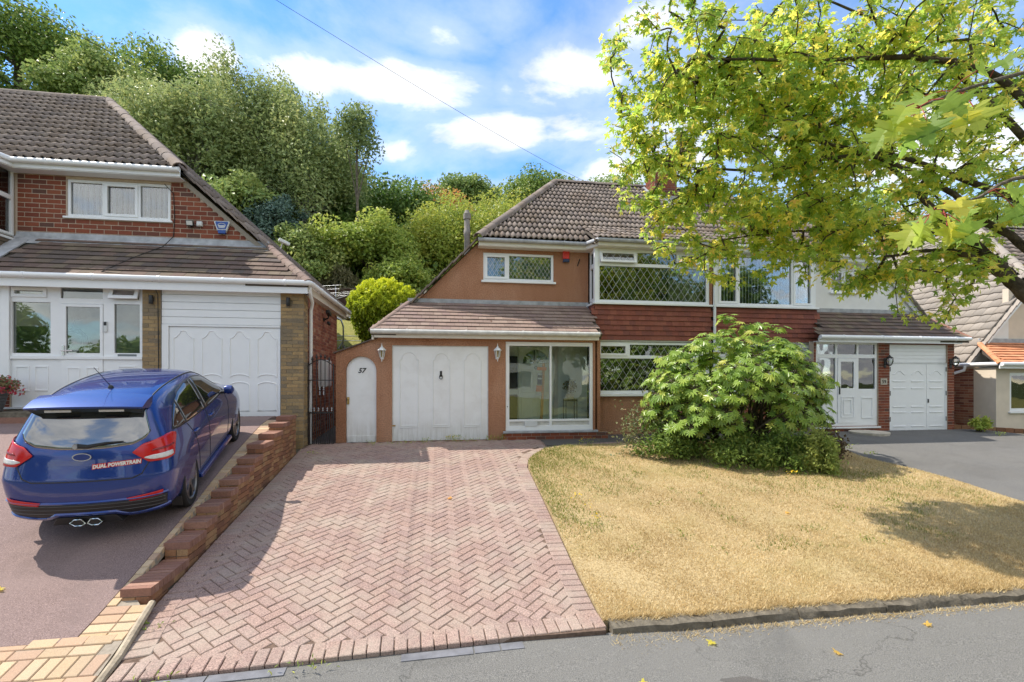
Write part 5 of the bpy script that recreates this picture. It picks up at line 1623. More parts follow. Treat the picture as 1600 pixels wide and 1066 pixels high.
ridge_tiles(lt, 'tile_orange', (15.03, 10.79, .46), (15.92, 12.0, 1.12), .07, .19, 'hip_tile')
MB().prism([(11.97, 1.09), (11.96, 1.26), (12.0, 1.26), (12.0, 1.09)], 15.9, 21, 'x').build('flashing', 'lead_grey', lt)
MB().tube([(15.08, 11.72, .42), (15.08, 11.74, .30), (14.92, 12.0, .18), (14.92, 12.02, .05), (14.92, 12.02, -1.7)], .04, 10).build('downpipe', 'upvc_white', C_, smooth=True)
strip('side_paving', rows(9.8, 11.05, .4, 14.9, 22), lambda x, y: -1.79 + .02 * (y - 10), 'brick_coping', kind='structure')
wl_ = thing('kerb_wall', 'low row of red bricks edging the asphalt drive by the cream house', 'wall', (15, 10.6, -1.6))
mats = []
for i in range(26):
    t = i / 25
    x, y = 14.25 + (17.5 - 14.25) * t, 11.5 - 2.9 * t
    mats.append(Matrix.Translation((x, y, z_plot(x, y) + .03)) @ Matrix.Rotation(math.atan2(-2.9, 3.25), 4, 'Z') @ Matrix.Diagonal((.165, .11, .12, 1)))
pieces('brick', BRICK.copy(), 'brick_wall', wl_, mats)

# ================================================================ the car: local frame, rear axle at y = 0, +y forward, ground at z = 0
def local_thing(name, label, cat, mtx, group=None):
    o = bpy.data.objects.new(name, None)
    COL.objects.link(o)
    o.empty_display_size = .2
    o.matrix_basis = mtx
    WM[o.name] = Matrix.Identity(4)          # children are modelled in the thing's own frame
    return tag(o, label, cat, group, 'thing')
m = Mat('car_paint', .26, .5, .35)
fl = m.noise(900, 1)
m.color(m.ramp(fl, [(.35, (.002, .018, .14)), (.65, (.004, .042, .26))]))
m.b.inputs['Coat Weight'].default_value = 1.0
m.b.inputs['Coat Roughness'].default_value = .03
M['car_paint'] = m.m
simple('car_glass', (.012, .014, .016), .03, 1.0, var=.05).b.inputs['IOR'].default_value = 2.1
simple('tyre_rubber', (.022, .022, .023), .8, .25, var=.15, scale=20)
simple('alloy_grey', (.20, .20, .21), .32, .5, .85, var=.05)
simple('tail_red', (.50, .012, .014), .12, .6, var=.05)
simple('tail_dark', (.22, .006, .008), .15, .6, var=.05)
simple('lamp_clear', (.62, .60, .58), .15, .6, var=.1, scale=40)
simple('trim_grey', (.10, .10, .105), .5, .4, var=.1)
def car_body():
    # each station: list of (x, y, z) for half a section, bottom centre to roof centre
    def st(ys, hw, z):
        return [(h, y, zz) for h, y, zz in zip(hw, ys, z)]
    S = []
    #                 b0    b1    b2    s     m     n     o     p     q     r1    r0
    S.append(st([-.66, -.66, -.62, -.70, -.725, -.72, -.655, -.60, -.43, -.40, -.40],
                [0, .45, .72, .83, .875, .885, .85, .775, .585, .38, 0], [.19, .19, .20, .30, .52, .665, .83, 1.00, 1.335, 1.39, 1.405]))
    S.append(st([-.42, -.42, -.42, -.45, -.46, -.46, -.42, -.38, -.24, -.2, -.2],
                [0, .45, .74, .865, .902, .908, .893, .825, .615, .40, 0], [.19, .19, .20, .29, .52, .665, .83, 1.03, 1.385, 1.435, 1.448]))
    S.append(st([0] * 7 + [0, .08, .1, .1], [0, .45, .76, .878, .908, .912, .90, .845, .632, .41, 0], [.18, .18, .19, .27, .52, .665, .83, 1.02, 1.42, 1.462, 1.472]))
    S.append(st([.42] * 11, [0, .45, .76, .868, .892, .897, .892, .852, .636, .41, 0], [.17, .17, .18, .25, .52, .665, .82, 1.00, 1.430, 1.474, 1.484]))
    S.append(st([1.0] * 11, [0, .45, .76, .862, .888, .893, .890, .857, .636, .41, 0], [.17, .17, .18, .25, .52, .665, .81, .975, 1.425, 1.474, 1.484]))
    S.append(st([1.55] * 8 + [1.5, 1.47, 1.47], [0, .45, .76, .862, .888, .893, .890, .857, .622, .40, 0], [.17, .17, .18, .25, .52, .665, .80, .955, 1.38, 1.435, 1.445]))
    S.append(st([2.05] * 8 + [2.0, 2.0, 2.0], [0, .45, .76, .866, .892, .897, .890, .855, .645, .42, 0], [.17, .17, .18, .26, .52, .665, .79, .935, 1.17, 1.225, 1.24]))
    S.append(st([2.42] * 8 + [2.40, 2.40, 2.40], [0, .45, .76, .876, .906, .908, .89, .84, .70, .44, 0], [.17, .17, .18, .27, .52, .66, .78, .915, .985, 1.02, 1.03]))
    S.append(st([2.72] * 11, [0, .45, .76, .878, .908, .910, .885, .815, .66, .42, 0], [.17, .17, .18, .28, .52, .65, .77, .885, .93, .955, .965]))
    S.append(st([3.10] * 11, [0, .45, .74, .862, .892, .890, .858, .77, .60, .40, 0], [.18, .18, .19, .29, .50, .62, .74, .83, .872, .895, .90]))
    S.append(st([3.36, 3.36, 3.34, 3.36, 3.36, 3.36, 3.34, 3.30, 3.26, 3.25, 3.25], [0, .45, .66, .765, .80, .795, .765, .69, .54, .36, 0], [.19, .19, .20, .29, .48, .60, .69, .755, .80, .82, .825]))
    n = 11
    V, idx = [], {}
    def vid(p):
        k = tuple(round(c, 5) for c in p)
        if k not in idx:
            idx[k] = len(V)
            V.append(k)
        return idx[k]
    F = []
    for side in (1, -1):
        for a, b in zip(S, S[1:]):
            for k in range(n - 1):
                q = [vid((a[k][0] * side, a[k][1], a[k][2])), vid((b[k][0] * side, b[k][1], b[k][2])), vid((b[k + 1][0] * side, b[k + 1][1], b[k + 1][2])), vid((a[k + 1][0] * side, a[k + 1][1], a[k + 1][2]))]
                F.append(q if side == 1 else q[::-1])
    # end caps: rows across the car at every level between bottom and cantrail, five columns
    def cap(P_, bulge, flip):
        rowsv = []
        for k in range(2, 9):
            x, y, z = P_[k]
            bz = bulge[k - 2]
            row = []
            for fx in (-1, -.60, 0, .60, 1):
                if k == 2:
                    pt_ = {-1: (-x, y, z), -.60: (-.45, P_[1][1], P_[1][2]), 0: (0, P_[0][1], P_[0][2]), .60: (.45, P_[1][1], P_[1][2]), 1: (x, y, z)}[fx]
                elif k == 8:
                    pt_ = {-1: (-x, y, z), -.60: (-P_[9][0], P_[9][1], P_[9][2]), 0: (0, P_[10][1], P_[10][2]), .60: (P_[9][0], P_[9][1], P_[9][2]), 1: (x, y, z)}[fx]
                else:
                    pt_ = (x * fx, y + bz * (1 - abs(fx) ** 2.4), z + (0 if abs(fx) == 1 else 0))
                row.append(vid(pt_))
            rowsv.append(row)
        for r0, r1 in zip(rowsv, rowsv[1:]):
            for i in range(4):
                q = [r0[i], r0[i + 1], r1[i + 1], r1[i]]
                F.append(q[::-1] if flip else q)
    cap(S[0], [0, -.13, -.145, -.13, -.125, -.13, 0], False)
    cap(S[-1], [0, .16, .18, .18, .16, .10, 0], True)
    me = bpy.data.meshes.new('body')
    me.from_pydata(V, [], F)
    bm = bmesh.new()
    bm.from_mesh(me)
    bmesh.ops.recalc_face_normals(bm, faces=bm.faces)
    cl = bm.edges.layers.float.new('crease_edge')
    zc = lambda e: (e.verts[0].co.z + e.verts[1].co.z) / 2
    for e in bm.edges:
        a, b = e.verts[0].co, e.verts[1].co
        if abs(a.z - .665) < .03 and abs(b.z - .665) < .03 and max(a.y, b.y) < -.40:
            e[cl] = .55                                       # shelf along the bumper top
        if all(abs(abs(q.x)) > .86 and .72 < q.z < .86 for q in (a, b)):
            e[cl] = .35                                       # shoulder crease
        if all(q.z < .31 and q.z > .24 for q in (a, b)):
            e[cl] = .4
        if all(.58 < abs(q.x) < .66 and q.z > 1.1 for q in (a, b)):
            e[cl] = .25
    bm.to_mesh(me)
    bm.free()
    me.polygons.foreach_set('use_smooth', np.ones(len(me.polygons), bool))
    return me
def build_car(mtx):
    car = local_thing('parked_car', 'dark blue five-door hatchback parked nose-in on the red tarmac drive', 'car', mtx)
    me = car_body()
    body = link_mesh('body', me, 'car_paint', car)
    ss = body.modifiers.new('smooth', 'SUBSURF')
    ss.levels = ss.render_levels = 3
    dg = bpy.context.evaluated_depsgraph_get()
    ev = body.evaluated_get(dg)
    bm = bmesh.new()
    bm.from_mesh(ev.to_mesh())
    bvh = BVHTree.FromBMesh(bm)
    ev.to_mesh_clear()
    # bake the smoothed shell, then cut the wheel arches out of it
    me2 = bpy.data.meshes.new('body')
    bm.to_mesh(me2)
    bm.free()
    me2.materials.append(M['car_paint'])
    me2.polygons.foreach_set('use_smooth', np.ones(len(me2.polygons), bool))
    body.modifiers.clear()
    body.data = me2
    AR = .362
    cut = MB()
    for y in (0, 2.648):
        for s_ in (1, -1):
            cut.lathe([(AR, .56 * s_), (AR, 1.2 * s_)], (0, y, .335), 40, 'x')
    cm = cut.mesh('cut')
    cm.materials.append(M['plastic_black'])
    co = bpy.data.objects.new('cut', cm)
    COL.objects.link(co)
    bo = body.modifiers.new('arches', 'BOOLEAN')
    bo.operation = 'DIFFERENCE'
    bo.object = co
    bo.solver = 'EXACT'
    bo.material_mode = 'TRANSFER'
    dg = bpy.context.evaluated_depsgraph_get()
    me3 = bpy.data.meshes.new_from_object(body.evaluated_get(dg))
    body.modifiers.clear()
    body.data = me3
    bpy.data.objects.remove(co)
    for p in me3.polygons:
        p.use_smooth = p.material_index == 0
    me3.set_sharp_from_angle(angle=R(32))
    def hit(o_, d_):
        h = bvh.ray_cast(Vector(o_), Vector(d_).normalized())
        return h[0], h[1]
    def patch(name, mat, bot, top, frame, nx=28, nz=8, eps=.004, parent=None):
        """bot/top: polylines of (s, z); frame(s, z) -> ray origin, direction. laid onto the body"""
        def samp(pl, t):
            L = [0]
            for a, b in zip(pl, pl[1:]):
                L.append(L[-1] + math.hypot(b[0] - a[0], b[1] - a[1]))
            q = t * L[-1]
            for i in range(len(pl) - 1):
                if q <= L[i + 1] + 1e-9:
                    f = (q - L[i]) / max(1e-9, L[i + 1] - L[i])
                    return (pl[i][0] + (pl[i + 1][0] - pl[i][0]) * f, pl[i][1] + (pl[i + 1][1] - pl[i][1]) * f)
            return pl[-1]
        V = []
        for i in range(nx + 1):
            b_, t_ = samp(bot, i / nx), samp(top, i / nx)
            for j in range(nz + 1):
                f = j / nz
                o_, d_ = frame(b_[0] + (t_[0] - b_[0]) * f, b_[1] + (t_[1] - b_[1]) * f)
                p, nr = hit(o_, d_)
                if p is None:
                    p, nr = Vector(o_) + Vector(d_).normalized() * 1.2, -Vector(d_).normalized()
                if nr.dot(Vector(d_)) > 0:
                    nr = -nr
                V.append(p + nr * eps)
        F = [(i * (nz + 1) + j, (i + 1) * (nz + 1) + j, (i + 1) * (nz + 1) + j + 1, i * (nz + 1) + j + 1) for i in range(nx) for j in range(nz)]
        me_ = np_mesh(name, [tuple(v) for v in V], F, True)
        o = link_mesh(name, me_, mat, parent or car)
        so = o.modifiers.new('thickness', 'SOLIDIFY')
        so.thickness = .004
        so.offset = -1
        return o
    side = lambda sg: (lambda s_, z: ((2 * sg, s_, z), (-sg, 0, 0)))
    rear = lambda s_, z: ((s_, -3, z), (0, 1, 0))
    front = lambda s_, z: ((s_, 6, z), (0, -1, 0))
    top_ = lambda s_, y: ((s_, y, 3), (0, 0, -1))
    def corner(sg):
        return lambda s_, z: ((sg * (.6 * s_ + 2 * .8), .8 * s_ - 2 * .6, z), (-sg * .8, .6, 0))
    def line(pts, frame, r=.005, mat='plastic_black', name='shut_line', n=24, parent=None):
        P_ = []
        for a, b in zip(pts, pts[1:]):
            for i in range(n):
                f = i / n
                p, nr = hit(*frame(a[0] + (b[0] - a[0]) * f, a[1] + (b[1] - a[1]) * f))
                if p is not None:
                    P_.append(p)
        p, nr = hit(*frame(*pts[-1]))
        if p is not None:
            P_.append(p)
        return MB().tube(P_, r, 5).build(name, mat, parent or car, smooth=True)
    dlo_t = [(-.30, 1.045), (-.12, 1.17), (.08, 1.27), (.35, 1.345), (.75, 1.385), (1.15, 1.38), (1.5, 1.325), (1.8, 1.21), (2.05, 1.08), (2.22, .985)]
    dlo_b = [(-.30, 1.04), (-.15, 1.015), (.4, .99), (1.2, .965), (2.22, .955)]
    def at(pl, y):
        return lerp_tab([(a, b) for a, b in pl], y)
    def span(y0, y1, pad=.018):
        k = 8
        ys = [y0 + (y1 - y0) * i / k for i in range(k + 1)]
        return [(y, at(dlo_b, y) + pad) for y in ys], [(y, max(at(dlo_t, y) - pad, at(dlo_b, y) + pad + .004)) for y in ys]
    for sg in (1, -1):
        patch('window_surround', 'plastic_black', dlo_b, dlo_t, side(sg), 40, 8, .0035)
        for (a, b) in ((-.24, .10), (.15, .92), (1.02, 2.10)):
            bt, tp = span(a, b)
            patch('side_window', 'car_glass', bt, tp, side(sg), 24, 6, .0075)
        # doors: shut lines, handles, sill
        d1 = line([(.96, .955), (.98, .60), (1.0, .27)], side(sg), .006)
        line([(.14, .99), (.30, .80), (.42, .55), (.46, .30)], side(sg), .006)
        line([(2.14, .95), (2.12, .62), (2.06, .27)], side(sg), .006)
        line([(.46, .275), (2.06, .268)], side(sg), .006)
        for hy in (.36, 1.14):
            p, _ = hit((2 * sg, hy, .85), (-sg, 0, 0))
            MB().tube([(p.x - .004 * sg, hy - .10, .852), (p.x + .022 * sg, hy - .07, .855), (p.x + .024 * sg, hy + .07, .848), (p.x - .004 * sg, hy + .10, .843)], [.011, .014, .014, .011], 8).build('door_handle', 'car_paint', car, smooth=True)
        MB().hexa([(sg * .80, .42, .19), (sg * .915, .42, .185), (sg * .915, 2.2, .185), (sg * .80, 2.2, .19), (sg * .80, .42, .25), (sg * .90, .42, .235), (sg * .90, 2.2, .235), (sg * .80, 2.2, .25)]).build('side_skirt', 'car_paint', car, bevel=.012)
        # mirror
        MB().lathe([(.02, -.09), (.055, -.075), (.070, -.02), (.062, .045), (.02, .075)], (sg * .965, 1.98, 1.01), 12, 'x').build('door_mirror', 'car_paint', car, smooth=True)
        MB().box(*sorted((sg * .83, sg * .93)), 1.95, 2.02, .955, .99).build('mirror_arm', 'plastic_black', car)
        # tail lights wrap the corner
        bt = [(-.262, .905), (-.17, .805), (.02, .80), (.13, .815), (.19, .90), (.28, .985)]
        tp = [(-.262, .915), (-.16, .985), (0.0, 1.02), (.12, 1.035), (.20, 1.03), (.28, 1.005)]
        tl = patch('tail_light', 'tail_red', bt, tp, corner(sg), 26, 10, .012)
        patch('reversing_lens', 'lamp_clear', [(-.19, .845), (-.13, .825), (.03, .822), (.11, .83)], [(-.19, .855), (-.12, .868), (.04, .872), (.11, .868)], corner(sg), 12, 4, .0155, tl)
        patch('light_band', 'tail_dark', [(-.12, .905), (.16, .91)], [(-.09, .925), (.17, .928)], corner(sg), 12, 2, .0155, tl)
        # reflector in the bumper
        patch('reflector', 'tail_red', [(sg * .46, .415), (sg * .78, .44)], [(sg * .43, .455), (sg * .79, .495)], rear, 10, 4, .010)
        MB().box(*sorted((sg * .76, sg * .885)), -.40, -.385, .16, .27).build('mud_flap', 'plastic_black', car, bevel=.005)
        # roof gutter strip
        P_ = []
        for y in [i * .1 - .30 for i in range(19)]:
            p, nr = hit((sg * .555, y, 3), (0, 0, -1))
            P_.append(p + nr * .001)
        MB().tube(P_, .009, 6).build('roof_strip', 'plastic_black', car, smooth=True)
    # rear screen, hatch outline
    wb = [(-.655, 1.10), (-.61, 1.035), (-.50, .99), (-.25, .968), (0, .963), (.25, .968), (.50, .99), (.61, 1.035), (.655, 1.10)]
    wt = [(-.57, 1.31), (-.40, 1.335), (0, 1.345), (.40, 1.335), (.57, 1.31)]
    rs = patch('rear_screen', 'car_glass', wb, wt, rear, 40, 12, .005)
    line([(-.70, .95), (-.66, .80), (-.60, .70), (-.50, .665), (.50, .665), (.60, .70), (.66, .80), (.70, .95)], rear, .006)
    # spoiler over the screen, with a black underside
    xs = [-.60, -.56, -.40, -.2, 0, .2, .40, .56, .60]
    V = []
    for x in xs:
        e = 1 - (abs(x) / .60) ** 3
        tip = -.575 - .055 * e
        zt_ = 1.372 + .022 * e
        V += [(x, -.24, zt_ + .055), (x, -.42, zt_ + .038), (x, tip, zt_), (x, tip + .004, zt_ - .020), (x, -.44, zt_ - .045), (x, -.30, zt_ - .06)]
    F = []
    for i in range(len(xs) - 1):
        for k in range(6):
            k2 = (k + 1) % 6
            F.append((i * 6 + k, i * 6 + k2, (i + 1) * 6 + k2, (i + 1) * 6 + k))
    F += [tuple(range(6)), tuple((len(xs) - 1) * 6 + k for k in range(5, -1, -1))]
    sp = MB().add(V, F).build('spoiler', 'car_paint', car, smooth=True)
    V = []
    for x in xs[1:-1]:
        e = 1 - (abs(x) / .60) ** 3
        zt_ = 1.372 + .022 * e
        tip = -.565 - .05 * e
        V += [(x, tip, zt_ - .024), (x, tip + .012, zt_ - .034), (x, -.42, zt_ - .12), (x, -.38, zt_ - .07)]
    F = [(i * 4 + k, i * 4 + (k + 1) % 4, (i + 1) * 4 + (k + 1) % 4, (i + 1) * 4 + k) for i in range(len(xs) - 3) for k in range(4)]
    F += [(0, 1, 2, 3), tuple((len(xs) - 3) * 4 + k for k in (3, 2, 1, 0))]
    MB().add(V, F).build('spoiler_underside', 'plastic_black', sp)
    for sg in (1, -1):
        MB().box(*sorted((sg * .14, sg * .40)), -.575, -.565, 1.325, 1.352).build('spoiler_reflection', 'lamp_clear', sp)  # two pale patches painted in for reflections under the spoiler, no lamps
    # wiper, aerial
    p, nr = hit((-.06, -3, 1.0), (0, 1, 0))
    wp = MB().tube([p + Vector((0, -.03, .01)), p + Vector((.12, -.035, .0)), p + Vector((.30, -.02, .03)), p + Vector((.48, -.012, .04))], [.026, .022, .012, .006], 8).build('rear_wiper', 'plastic_black', car, smooth=True)
    MB().lathe([(.026, -.02), (.03, 0), (.02, .02)], (p.x, p.y - .04, p.z + .01), 10, 'y').build('wiper_cap', 'metal_galv', wp, smooth=True)
    p, nr = hit((.04, .0, 3), (0, 0, -1))
    an = MB().lathe([(.035, -.005), (.03, .015), (.012, .03)], tuple(p), 12).build('aerial_base', 'plastic_black', car, smooth=True)
    MB().tube([p + Vector((0, 0, .02)), p + Vector((-.05, -.24, .27))], [.005, .003], 6).build('aerial', 'plastic_black', an)
    # badge and lettering on the hatch
    p, nr = hit((0, -3, .90), (0, 1, 0))
    bd = MB()
    bd.lathe([(.078, -.012), (.078, 0)], (0, 0, 0), 28, 'y')
    bd.v = [(x * 1.25, y, z * .50 * 1.08) for x, y, z in bd.v]
    bd.v = [(p.x + x, p.y + y - .004, p.z + z) for x, y, z in bd.v]
    b_ = bd.build('badge', 'chrome', car)
    bd = MB().lathe([(.066, -.015), (.066, -.012)], (0, 0, 0), 28, 'y')
    bd.v = [(p.x + x * 1.27, p.y + y - .004, p.z + z * .50) for x, y, z in bd.v]
    bd.build('badge_face', 'car_paint', b_)
    p, nr = hit((.40, -3, .792), (0, 1, 0))
    p2, _ = hit((.12, -3, .79), (0, 1, 0))
    p3, _ = hit((.60, -3, .81), (0, 1, 0))
    yw = math.atan2(p3.y - p2.y, p3.x - p2.x)
    Td = Matrix.Translation((.37, (p2.y + p3.y) / 2 - .020, .815)) @ Matrix.Rotation(yw, 4, 'Z') @ Matrix.Rotation(R(-3), 4, 'Y')
    db = text('DUAL POWERTRAIN', .052, 'red_plastic', car, Td @ Matrix.Translation((-.02, .008, 0)), .001, .25, 'decal', bold=.0095)
    text('DUAL POWERTRAIN', .052, 'render_white', db, Td @ Matrix.Translation((-.02, .005, 0)), .001, .25, 'lettering', bold=.0028)
    # lower bumper: black slatted insert, coloured lip, twin tailpipe
    patch('bumper_insert', 'plastic_black', [(-.80, .30), (-.45, .255), (-.30, .29), (.30, .29), (.45, .255), (.80, .30)], [(-.82, .435), (0, .425), (.82, .435)], rear, 40, 6, .006)
    for z in (.325, .365, .405):
        line([(-.80, z + .005), (-.4, z), (.4, z), (.80, z + .005)], rear, .008, 'trim_grey', 'bumper_slat', 12)
    line([(-.83, .455), (-.5, .44), (0, .438), (.5, .44), (.83, .455)], rear, .016, 'car_paint', 'bumper_ledge', 12)
    line([(-.82, .30), (-.50, .252), (-.42, .255), (-.30, .31), (.30, .31), (.42, .255), (.50, .252), (.82, .30)], rear, .026, 'car_paint', 'bumper_lip', 8)
    dif = MB().hexa([(-.36, -.79, .19), (.36, -.79, .19), (.36, -.5, .17), (-.36, -.5, .17), (-.30, -.815, .275), (.30, -.815, .275), (.30, -.5, .275), (-.30, -.5, .275)]).build('diffuser', 'plastic_black', car, bevel=.006)
    for sg in (1, -1):
        hx_ = [(sg * .012, .205), (sg * .05, .182), (sg * .12, .182), (sg * .165, .215), (sg * .12, .25), (sg * .05, .25)]
        ring = [(x, -.835, z + .005) for x, z in hx_]
        tp_ = MB().tube(ring + ring[:2], .008, 6).build('tailpipe', 'chrome', car, smooth=True)
        MB().prism([(x, z + .005) for x, z in hx_], -.83, -.815).build('tailpipe_bore', 'plastic_black', tp_)
    # windscreen, bonnet line, lamps, grille (face the garage)
    patch('windscreen', 'car_glass', [(-.66, 1.0), (0, 1.03), (.66, 1.0)], [(-.56, 1.35), (0, 1.41), (.56, 1.35)], front, 24, 10, .005)
    for sg in (1, -1):
        patch('headlight', 'lamp_clear', [(sg * .45, .64), (sg * .78, .68)], [(sg * .42, .70), (sg * .76, .77)], front, 10, 5, .006)
    patch('grille', 'plastic_black', [(-.42, .32), (.42, .32)], [(-.48, .58), (.48, .58)], front, 14, 6, .006)
    # wheels
    R0, RW = .325, .20
    def wheel():
        w_ = local_thing('wheel', None, None, Matrix.Identity(4))
        return w_
    def tyre_mesh():
        prof = [(.225, -.095), (.30, -.105), (.318, -.09), (.325, -.06), (.325, .06), (.318, .09), (.30, .105), (.225, .095)]
        mb = MB()
        nseg = 44
        for (r, x) in prof:
            for k in range(nseg):
                t = 2 * math.pi * k / nseg
                mb.v.append((x, r * math.cos(t), r * math.sin(t)))
        q = len(prof)
        for i in range(q):
            for k in range(nseg):
                k2 = (k + 1) % nseg
                j = (i + 1) % q
                mb.f.append((i * nseg + k, i * nseg + k2, j * nseg + k2, j * nseg + k))
        return mb.mesh('tyre', True)
    def rim_mesh():
        mb = MB()
        nseg = 44
        prof = [(.232, .088), (.236, .098), (.222, .100), (.212, .085), (.205, .0), (.205, -.08), (.222, -.08)]
        for (r, x) in prof:
            for k in range(nseg):
                t = 2 * math.pi * k / nseg
                mb.v.append((x, r * math.cos(t), r * math.sin(t)))
        for i in range(len(prof) - 1):
            for k in range(nseg):
                k2 = (k + 1) % nseg
                mb.f.append((i * nseg + k, i * nseg + k2, (i + 1) * nseg + k2, (i + 1) * nseg + k))
        for i in range(5):
            t = 2 * math.pi * i / 5 + .3
            for dt in (-.20, .20):
                a = (math.cos(t), math.sin(t)); e_ = (math.cos(t + dt), math.sin(t + dt))
                p0 = Vector((.082, a[0] * .045, a[1] * .045)); p1 = Vector((.086, a[0] * .11 + e_[0] * .02, a[1] * .11 + e_[1] * .02)); p2 = Vector((.092, e_[0] * .218, e_[1] * .218))
                for q0, q1, w0, w1 in ((p0, p1, .024, .018), (p1, p2, .018, .016)):
                    d = (q1 - q0).normalized()
                    s_ = d.cross(Vector((1, 0, 0))).normalized()
                    X = Vector((1, 0, 0))
                    mb.hexa([tuple(q0 - s_ * w0 - X * .022), tuple(q0 + s_ * w0 - X * .022), tuple(q1 + s_ * w1 - X * .022), tuple(q1 - s_ * w1 - X * .022),
                             tuple(q0 - s_ * w0), tuple(q0 + s_ * w0), tuple(q1 + s_ * w1), tuple(q1 - s_ * w1)])
        mb.lathe([(.055, .05), (.055, .084), (.03, .090)], (0, 0, 0), 20, 'x')
        return mb.mesh('rim')
    tm, rm = tyre_mesh(), rim_mesh()
    dm_ = MB().lathe([(.195, -.02), (.195, -.01)], (0, 0, 0), 32, 'x').mesh('brake_disc')
    for y in (0, 2.648):
        for sg in (1, -1):
            W = Matrix.Translation((sg * .792, y, R0 - .004)) @ (Matrix.Identity(4) if sg == 1 else Matrix.Rotation(math.pi, 4, 'Z')) @ Matrix.Rotation(y * 1.3 + sg, 4, 'X')
            w_ = link_mesh('wheel', tm.copy(), 'tyre_rubber', car)
            w_.matrix_basis = W
            w_.data.name = 'wheel'
            for nm, mm, mt in (('rim', rm, 'alloy_grey'), ('brake_disc', dm_, 'metal_galv')):
                o = link_mesh(nm, mm, mt)
                o.parent = w_
    return car

# ================================================================ foliage helpers
def unit(v):
    return v / np.maximum(1e-9, np.linalg.norm(v, axis=-1, keepdims=True))
def leaf_cloud(P_, L, W, droop=0.0, up=.25, tint=None, fold=.12, bias=None):
    """diamond leaf faces at points P_; droop pulls the long axis down, up turns faces to the sky"""
    n = len(P_)
    a = rng.normal(size=(n, 3))
    a[:, 2] = a[:, 2] * (1 - droop) - droop * 1.6
    a = unit(a)
    nrm = rng.normal(size=(n, 3)) * .7
    nrm[:, 2] = np.abs(nrm[:, 2]) + up * 2
    if bias is not None:
        nrm = nrm * .75 + bias
    b = unit(np.cross(nrm, a))
    c = np.cross(a, b)
    L = np.broadcast_to(np.asarray(L, float), (n,))[:, None] * rng.uniform(.7, 1.3, (n, 1))
    W = np.broadcast_to(np.asarray(W, float), (n,))[:, None] * rng.uniform(.7, 1.3, (n, 1))
    f = c * L * fold
    V = np.stack([P_ - a * L * .5, P_ + b * W * .5 + f, P_ + a * L * .5, P_ - b * W * .5 + f], 1).reshape(-1, 3)
    F = np.arange(4 * n).reshape(n, 4)
    t = rng.uniform(0, 1, n) if tint is None else np.clip(tint, 0, 1)
    return V, F, t
def leaf_obj(name, V, F, t, mat, parent=None, kind=None):
    return link_mesh(name, np_mesh(name, V, F, False, [('tint', 'FACE', t)]), mat, parent, kind=kind)
def ground_at(x, y):
    return z_hill(x, y)
def tree(name, label, cat, base, cen, rx, rz, mat, n, leaf=.2, bark='bark_grey', group=None, style='round', trunk_r=None, ry=None, seed=0, clumps=46, mean=.5, spread=.22, dens=.0):
    """tapered trunk, limbs reaching the clumps, crown of leaf clumps with gaps between them"""
    r_ = np.random.default_rng(seed + 11)
    base = np.array(base, float); cen = np.array(cen, float)
    root = local_thing(name, label, cat, Matrix.Translation(Vector(base)), group)
    c = cen - base
    ry = ry or rx
    h = c[2]
    # clump centres: mostly in the outer shell, uneven
    K = clumps
    d = unit(r_.normal(size=(K, 3)))
    d[:, 2] = np.where(d[:, 2] < -.55, -d[:, 2] * .6, d[:, 2])
    rad = r_.uniform(.45, 1.0, K) ** .7
    lump = 1 + .22 * np.sin(d[:, 0] * 5 + seed) * np.cos(d[:, 1] * 4 + seed * 2)
    C = c + d * rad[:, None] * lump[:, None] * np.array([rx, ry, rz]) * .92
    cs = r_.uniform(.65, 1.35, K) * spread * rx
    if style == 'birch':
        C[:, 2] += .1 * rz
    w = cs ** 2
    idx = r_.choice(K, n, p=w / w.sum())
    off = r_.normal(size=(n, 3))
    off /= np.maximum(1, np.linalg.norm(off, axis=1, keepdims=True) / 1.9)
    sc3 = np.array([1, 1, .72])
    if style in ('birch', 'willow'):
        sc3 = np.array([.85, .85, 1.25])
    P_ = C[idx] + off * cs[idx][:, None] * sc3
    if style in ('birch', 'willow'):
        P_[:, 2] -= np.abs(r_.normal(size=n)) * .07 * rz
    ct = r_.uniform(-.26, .26, K)
    t = mean + ct[idx] + r_.normal(size=n) * .17 + (P_[:, 2] - c[2]) / rz * .06
    out = unit(P_ - C[idx]) * .55 + unit(P_ - c) * .25
    V, F, t = leaf_cloud(P_, leaf, leaf * (.5 if style in ('birch', 'willow') else .62), .35 if style in ('birch', 'willow') else .15, .1, t, bias=out)
    leaf_obj('crown', V, F, t, mat, root)
    tr = trunk_r or max(.10, .035 * (h + rz))
    lean = r_.normal(size=2) * .04 * h
    mb = MB()
    top = np.array([c[0] + lean[0] * .5, c[1] + lean[1] * .5, c[2] + rz * .55])
    pts = [np.array([0, 0, -.3]), np.array([c[0] * .15 + lean[0], c[1] * .15, h * .35]), np.array([c[0] * .7, c[1] * .7, h * .8]), top]
    mb.tube([tuple(p) for p in pts], [tr * 1.25, tr * .9, tr * .6, tr * .18], 8)
    order = r_.permutation(K)[:min(K, 6 if rx < 1.5 else 16)]
    for k in order:
        f = r_.uniform(.45, .95)
        s0 = pts[1] + (pts[2] - pts[1]) * f if r_.random() < .6 else pts[2] + (pts[3] - pts[2]) * f * .7
        mid = s0 + (C[k] - s0) * .5 + np.array([0, 0, .08 * rx])
        mb.tube([tuple(s0), tuple(mid), tuple(C[k])], [tr * .42, tr * .24, tr * .08], 5)
    mb.build('trunk', bark, root, smooth=True)
    return root
